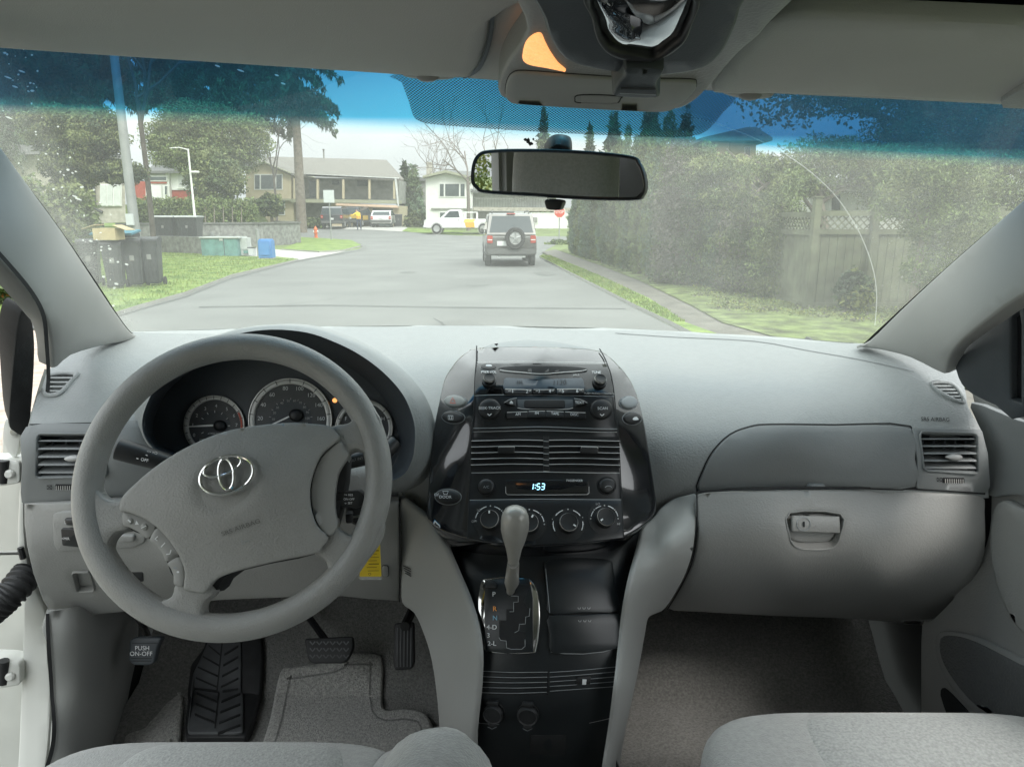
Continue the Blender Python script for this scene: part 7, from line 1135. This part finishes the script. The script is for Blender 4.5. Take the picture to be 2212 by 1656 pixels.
# ---------------- vehicles (length along local y, rear at y = 0)
def wheelp(t, x, y, r, w, s_, nm='wheel'):
    m = MB(); m.lathe((x, y, r), (s_, 0, 0), [(r * .6, -w / 2), (r * .97, -w / 2), (r, -w * .35), (r, w * .35), (r * .96, w / 2), (r * .66, w / 2), (r * .62, w * .42)], 'tyre', 28); o = m.build(nm, t); m = MB(); m.lathe((x, y, r), (s_, 0, 0), [(r * .64, w * .40), (r * .6, w * .46), (r * .54, w * .36), (r * .2, w * .40), (r * .16, w * .46), (0, w * .46)], 'rim', 20)
    for k in range(5): a = 2 * math.pi * k / 5; m.tube([(x + s_ * w * .40, y + r * .15 * math.cos(a), r + r * .15 * math.sin(a)), (x + s_ * w * .42, y + r * .58 * math.cos(a), r + r * .58 * math.sin(a))], .03, 'rim', 5)
    m.build('rim', o)
def car(name, label, cat, loc, rz, prof, cab, W, paint, axles, wr, rear=True, front_=False, H=1.5, group=None):
    t = thing(name, label, cat, (0, 0, 0), group=group); m = MB(); m.prism(prof, -W / 2, W / 2, paint, axis='x', bev=.12 if name == 'parked_suv' else .07)
    b0 = [p for p in cab]; k = .87
    zs = [p[1] for p in cab]; z0, z1 = min(zs), max(zs); n = len(cab)
    A = [(-(W / 2) * (1 - (1 - k) * (p[1] - z0) / (z1 - z0)) + .02, p[0], p[1]) for p in cab]; B = [(-a[0], a[1], a[2]) for a in A]; m.add(A + B, [tuple(range(n)), tuple(range(2 * n - 1, n - 1, -1))] + [(i, (i + 1) % n, n + (i + 1) % n, n + i) for i in range(n)], paint); m.build('body', t, sharp=30)
    # glass: side panes, back and front panes inset on the cabin
    m = MB(); c = np.array(cab); cc_ = c.mean(0); q = cc_ + (c - cc_) * [.90, .78]
    for s_ in (-1, 1): V = [(s_ * ((W / 2) * (1 - (1 - k) * (p[1] - z0) / (z1 - z0)) + .0), p[0], p[1]) for p in q]; m.add(V, [tuple(range(n))], 'car_glass')
    m.build('side_window', t, sharp=0)
    def pane(pa, pb, nm, out):
        w0 = W / 2 * (1 - (1 - k) * (pa[1] - z0) / (z1 - z0)) - .12; w1 = W / 2 * (1 - (1 - k) * (pb[1] - z0) / (z1 - z0)) - .12; d = Vector((0, pb[0] - pa[0], pb[1] - pa[1])); nn = Vector((0, -d.z, d.y)).normalized() * (.012 if out else -.012); e = .10
        a = Vector((0, pa[0], pa[1])) + d * e + nn; b = Vector((0, pb[0], pb[1])) - d * e + nn; m = MB(); m.add([(-w0, a.y, a.z), (w0, a.y, a.z), (w1, b.y, b.z), (-w1, b.y, b.z)], [(0, 1, 2, 3)], 'car_glass'); m.build(nm, t, sharp=0)
    pane(cab[0], cab[1], 'rear_window', True); pane(cab[-1], cab[-2], 'windscreen', False)
    for y in axles:
        for s_ in (-1, 1): wheelp(t, s_ * (W / 2 - .09), y, wr, .22, s_); m = MB(); m.lathe((s_ * (W / 2 - .06), y, wr), (s_, 0, 0), [(wr * 1.22, -.1), (wr * 1.22, .065), (wr * 1.06, .066)], 'bumper', 24); m.build('wheel_arch', t)
    zl = prof[1][1]
    if rear:
        for s_ in (-1, 1): m = MB(); m.box((s_ * (W / 2 - .13), -.005, z0 - .16), (.20, .06, .26), 'tail_red', bev=.02); m.box((s_ * (W / 2 - .13), -.01, z0 - .17), (.17, .06, .05), 'lamp_white', bev=.01); m.build('tail_light', t)
        m = MB(); m.box((0, -.06, .50), (W * .98, .14, .22), 'bumper', bev=.04); m.build('bumper', t); m = MB(); m.box((-.35 if name == 'parked_suv' else 0, -.03 if name != 'parked_suv' else -.04, .78), (.34, .02, .16), 'plate', bev=.005); m.build('licence_plate', t)
    t.location = loc; t.rotation_euler = (0, 0, rz); return t
sp = [(.05, .42), (0, .55), (0, 1.02), (.06, 1.08), (3.3, 1.08), (4.2, .98), (4.35, .8), (4.35, .45), (4.2, .36), (.2, .36)]
cb = [(.06, 1.07), (.34, 1.74), (.5, 1.78), (2.3, 1.76), (2.5, 1.72), (3.25, 1.07)]
ys_ = 24.4; suv = car('parked_suv', 'grey sport utility vehicle parked at the right kerb with spare wheel on its back', 'suv', (0, 0, 0), 0, sp, cb, 1.80, 'paint_suv', (.95, 3.45), .36)
m = MB(); m.lathe((.12, -.02, .96), (0, -1, 0), [(.22, 0), (.345, .0), (.355, .04), (.355, .17), (.335, .21), (.23, .21), (.21, .18)], 'tyre', 32); sw2 = m.build('spare_wheel', suv); m = MB(); m.lathe((.12, -.02, .96), (0, -1, 0), [(.225, .17), (.21, .20), (.19, .17), (.06, .18), (.05, .2), (0, .2)], 'rim', 24)
for k in range(5): a = R(90 + 72 * k); m.tube([(.12 + .05 * math.cos(a), -.21, .96 + .05 * math.sin(a)), (.12 + .2 * math.cos(a), -.205, .96 + .2 * math.sin(a))], .022, 'rim', 5)
m.build('rim', sw2)
for s_ in (-1, 1): m = MB(); m.tube([(s_ * .66, .5, 1.79), (s_ * .66, .6, 1.84), (s_ * .66, 2.1, 1.84), (s_ * .66, 2.2, 1.78)], .022, 'bumper', 6); m.build('roof_rack_bar', suv)
for s_ in (-1, 1): m = MB(); m.box((s_ * .97, 2.75, 1.15), (.16, .1, .14), 'paint_suv', bev=.03); m.build('side_mirror', suv)
m = MB(); m.box((0, .30, 1.76), (.3, .06, .03), 'tail_red'); m.build('brake_light', suv); m = MB(); m.box((0, -.02, .34), (1.0, .05, .07), 'plate', bev=.01); m.build('tow_bar', suv)
suv.location = (base(1105, ys_), ys_, .01); suv.rotation_euler = (0, 0, R(4)); suv.scale = (.95, 1, 1.0)
# white pickup, seen from its side
pk = thing('pickup_truck', 'white pickup truck with orange and yellow side decal', 'pickup truck', (0, 0, 0)); m = MB()
bp = [(0, .55), (0, .95), (.04, 1.02), (.3, 1.10), (1.25, 1.16), (1.5, 1.18), (1.5, 1.2), (3.1, 1.2), (3.2, 1.12), (5.75, 1.10), (5.8, 1.0), (5.8, .6), (5.6, .45), (.2, .45)]
m.prism(bp, -.95, .95, 'paint_white', bev=.04); cbp = [(1.25, 1.14), (1.95, 1.74), (2.15, 1.80), (2.85, 1.80), (3.0, 1.75), (3.12, 1.15)]; m.prism(cbp, -.82, .82, 'paint_white', bev=.04); m.build('body', pk)
m = MB(); m.prism([(1.55, 1.2), (2.05, 1.68), (2.75, 1.70), (2.85, 1.22)], -.845, .845, 'car_glass'); m.build('side_window', pk); m = MB(); m.prism([(3.15, .86), (3.95, .86), (4.1, 1.08), (3.25, 1.10)], -.975, -.955, 'yellow_decal'); m.prism([(3.35, .48), (4.05, .48), (4.02, .84), (3.25, .84)], -.975, -.955, 'orange_decal'); m.build('side_decal', pk)
m = MB(); m.prism([(1.45, .5), (1.47, .5), (1.47, 1.16), (1.45, 1.16)], -.962, -.957, 'bumper'); m.prism([(2.98, .5), (3.0, .5), (3.0, 1.16), (2.98, 1.16)], -.962, -.957, 'bumper'); m.box((2.75, -.965, 1.02), (.14, .02, .04), 'bumper'); m.build('door_gap', pk); m = MB(); m.box((.12, -.9, .92), (.2, .14, .16), 'lamp_white', bev=.02); m.build('headlight', pk); m = MB(); m.box((.0, 0, .55), (.16, 1.86, .22), 'plate', bev=.04); m.build('bumper', pk)
m = MB(); m.tube([(3.2, -.7, 1.1), (3.2, -.7, 1.6), (3.2, .7, 1.6), (3.2, .7, 1.1)], .03, 'trim_white', 6); m.tube([(4.2, -.7, 1.1), (4.2, -.7, 1.6), (4.2, .7, 1.6), (4.2, .7, 1.1)], .03, 'trim_white', 6); m.tube([(3.2, -.7, 1.6), (4.2, -.7, 1.6)], .03, 'trim_white', 6); m.build('ladder_rack', pk)
for y in (1.0, 4.72):
    for s_ in (-1, 1):
        m = MB(); m.lathe((y, s_ * .86, .39), (0, s_, 0), [(.22, -.12), (.38, -.12), (.39, -.08), (.39, .09), (.37, .12), (.25, .12)], 'tyre', 26); o = m.build('wheel', pk); m = MB(); m.lathe((y, s_ * .86, .39), (0, s_, 0), [(.26, .10), (.24, .13), (.1, .10), (0, .12)], 'rim', 20); m.build('rim', o); m = MB(); m.lathe((y, s_ * .88, .39), (0, s_, 0), [(.46, -.1), (.46, .085), (.42, .086)], 'shade_grey', 24); m.build('wheel_arch', pk)
pk.location = (base(921, 57), 56.5, float(hgt(0, 57)) - .0); pk.scale = (.96, 1, 1)
sed = [(.05, .40), (0, .55), (.02, .92), (.15, .98), (3.4, .95), (4.2, .82), (4.4, .68), (4.4, .4), (4.2, .30), (.2, .30)]; sc_ = [(.12, .97), (.62, 1.38), (.9, 1.44), (2.1, 1.46), (2.5, 1.38), (3.35, .95)]
Z6 = .72
car('parked_car', 'white hatchback parked in front of the open garage', 'car', (base(828, 66), 65, Z6), .04, sed, sc_, 1.85, 'paint_white', (.85, 3.5), .33, group='vehicles at the tan house')
vn = [(.05, .42), (0, .6), (0, 1.1), (.06, 1.14), (3.6, 1.1), (4.5, .95), (4.6, .5), (4.4, .36), (.2, .36)]; vc = [(.06, 1.12), (.25, 1.70), (.5, 1.80), (2.8, 1.78), (3.1, 1.7), (3.9, 1.1)]
car('parked_van', 'dark van parked tail out before the tan house', 'van', (base(723, 63), 62.2, .66), .06, vn, vc, 1.9, 'paint_dark', (.9, 3.7), .35, group='vehicles at the tan house')
car('parked_car', 'dark and yellow car between the dark van and the garage', 'car', (base(762, 67), 66, Z6), -.12, vn, vc, 1.8, 'paint_dark', (.9, 3.7), .34, group='vehicles at the tan house')
yc_ = bpy.data.objects[[o.name for o in COL.objects if o.get('label', '').startswith('dark and yellow')][0]]; m = MB(); m.box((.955, 1.6, .8), (.03, 1.5, .4), 'paint_yellow', bev=.01); m.box((.3, -.02, .9), (.8, .03, .3), 'paint_yellow', bev=.01); o = m.build('yellow_panel'); o.parent = yc_
# ---------------- wooden fence with lattice
def fence_panel(t, a, b, z0, zp, zl, nm='board_panel'):
    a = Vector((*a, 0)); b = Vector((*b, 0)); d = b - a; L = d.length; u_ = d / L; rz = math.atan2(u_.y, u_.x); m = MB(); n = int(L / .145)
    for k in range(n): p = a + u_ * (k + .5) * L / n; m.box((p.x, p.y, (z0 + zp) / 2), (L / n - .008, .022 + .004 * (k % 2), zp - z0), 'fence_wood', rz=rz)
    m.build(nm, t)
    m = MB(); nl = Vector((u_.y, -u_.x, 0)); 
    for z in (z0 + .05, zp, zl): p = a.lerp(b, .5) + nl * .03; m.box((p.x, p.y, z), (L, .05, .09), 'fence_wood', rz=rz)
    m.build('rail', t); m = MB(); hL = zl - zp; k = 0; s = -hL
    while s < L:
        for sg in (1, -1):
            p0, p1 = (s, s + hL) if sg > 0 else (s + hL, s); f = [(p0, zp), (p1, zl)]; f = [(min(max(x, 0), L), z) for x, z in f]
            q0 = a + u_ * f[0][0]; q1 = a + u_ * f[1][0]
            if abs(f[0][0] - f[1][0]) > hL * .5: m.tube([(q0.x, q0.y, f[0][1]), (q1.x, q1.y, f[1][1])], .014, 'fence_wood', 4, cap=False)
        s += .13
    m.build('lattice', t, sharp=0)
pa = (5.05, 18.6); pb = (base(1757, 13.0), 13.0); pc = (pb[0] + 1.05, 13.0); pd_ = (pb[0] + 5.5, 12.9)
t = thing('wooden_fence', 'weathered green grey wooden fence with lattice top and tall post', 'fence', (pb[0], pb[1], 0)); fence_panel(t, pa, pb, .06, 1.40, 1.72); fence_panel(t, pb, pd_, .06, 1.42, 1.74)
for (x, y, h) in ((*pb, 1.98), (pc[0], pc[1], 1.78), (pd_[0], pd_[1], 1.8), (*pa, 1.8), ((pa[0] + pb[0]) / 2, (pa[1] + pb[1]) / 2, 1.8), (pb[0] + 3.2, 12.95, 1.8)): m = MB(); m.box((x, y - .06, h / 2 + .03), (.13, .13, h), 'fence_wood', bev=.01); m.box((x, y - .06, h + .04), (.17, .17, .03), 'fence_wood', bev=.008); m.build('post', t)

# ---------------- worker beside the vehicles at the tan house
mat('hivis', (.85, .55, .04), .7); mat('hivis_orange', (.85, .30, .04), .7); mat('skin', (.45, .28, .2), .6); mat('navy', (.03, .04, .07), .8)
px_, py_ = base(776, 61.5), 61.5; zz = float(hgt(0, py_)); t = thing('person', 'person in yellow and orange work jacket leaning at the back of the dark vehicles', 'person', (px_, py_, zz))
J = [(0, 0, .92, .15), (-.02, 0, 1.15, .15), (-.08, -.02, 1.36, .17), (-.12, -.03, 1.50, .06), (-.15, -.05, 1.62, .10), (-.16, -.06, 1.72, .07), (-.28, -.05, 1.36, .06), (-.46, -.14, 1.22, .045), (-.66, -.2, 1.25, .04), (.10, -.02, 1.36, .06), (.16, -.05, 1.10, .045), (.10, -.16, .92, .04), (-.10, 0, .86, .10), (-.12, -.04, .48, .07), (-.12, .02, .08, .05), (-.12, -.12, .04, .04), (.10, 0, .86, .10), (.14, -.02, .48, .07), (.16, .04, .08, .05), (.16, -.10, .04, .04)]
EJ = [(0, 1), (1, 2), (2, 3), (3, 4), (4, 5), (2, 6), (6, 7), (7, 8), (2, 9), (9, 10), (10, 11), (0, 12), (12, 13), (13, 14), (14, 15), (0, 16), (16, 17), (17, 18), (18, 19)]
me = bpy.data.meshes.new('body'); me.from_pydata([j[:3] for j in J], EJ, []); o = bpy.data.objects.new('body', me); COL.objects.link(o); md = o.modifiers.new('skin', 'SKIN')
for v_, j in zip(me.skin_vertices[0].data, J): v_.radius = (j[3], j[3])
me.skin_vertices[0].data[0].use_root = True; o.modifiers.new('sub', 'SUBSURF').levels = 2; o.modifiers['sub'].render_levels = 2
bpy.context.view_layer.update(); ev = o.evaluated_get(bpy.context.evaluated_depsgraph_get()); nm_ = bpy.data.meshes.new_from_object(ev); o.modifiers.clear(); o.data = nm_; nm_.name = 'body'
for q_ in ('hivis', 'hivis_orange', 'skin', 'navy'): nm_.materials.append(MATS[q_])
for f in nm_.polygons:
    z = f.center.z; x = f.center.x; f.use_smooth = True; f.material_index = (2 if (z > 1.5 or x < -.6 or (x > .05 and .86 < z < .96 and f.center.y < -.1)) else 3 if z < .9 else 1 if 1.0 < z < 1.12 else 0)
o.parent = t
m = MB(); m.cush((px_ - .15, py_ - .04, zz + 1.71), (.20, .22, .14), 'navy', e=.8, n=16); m.build('cap', t)
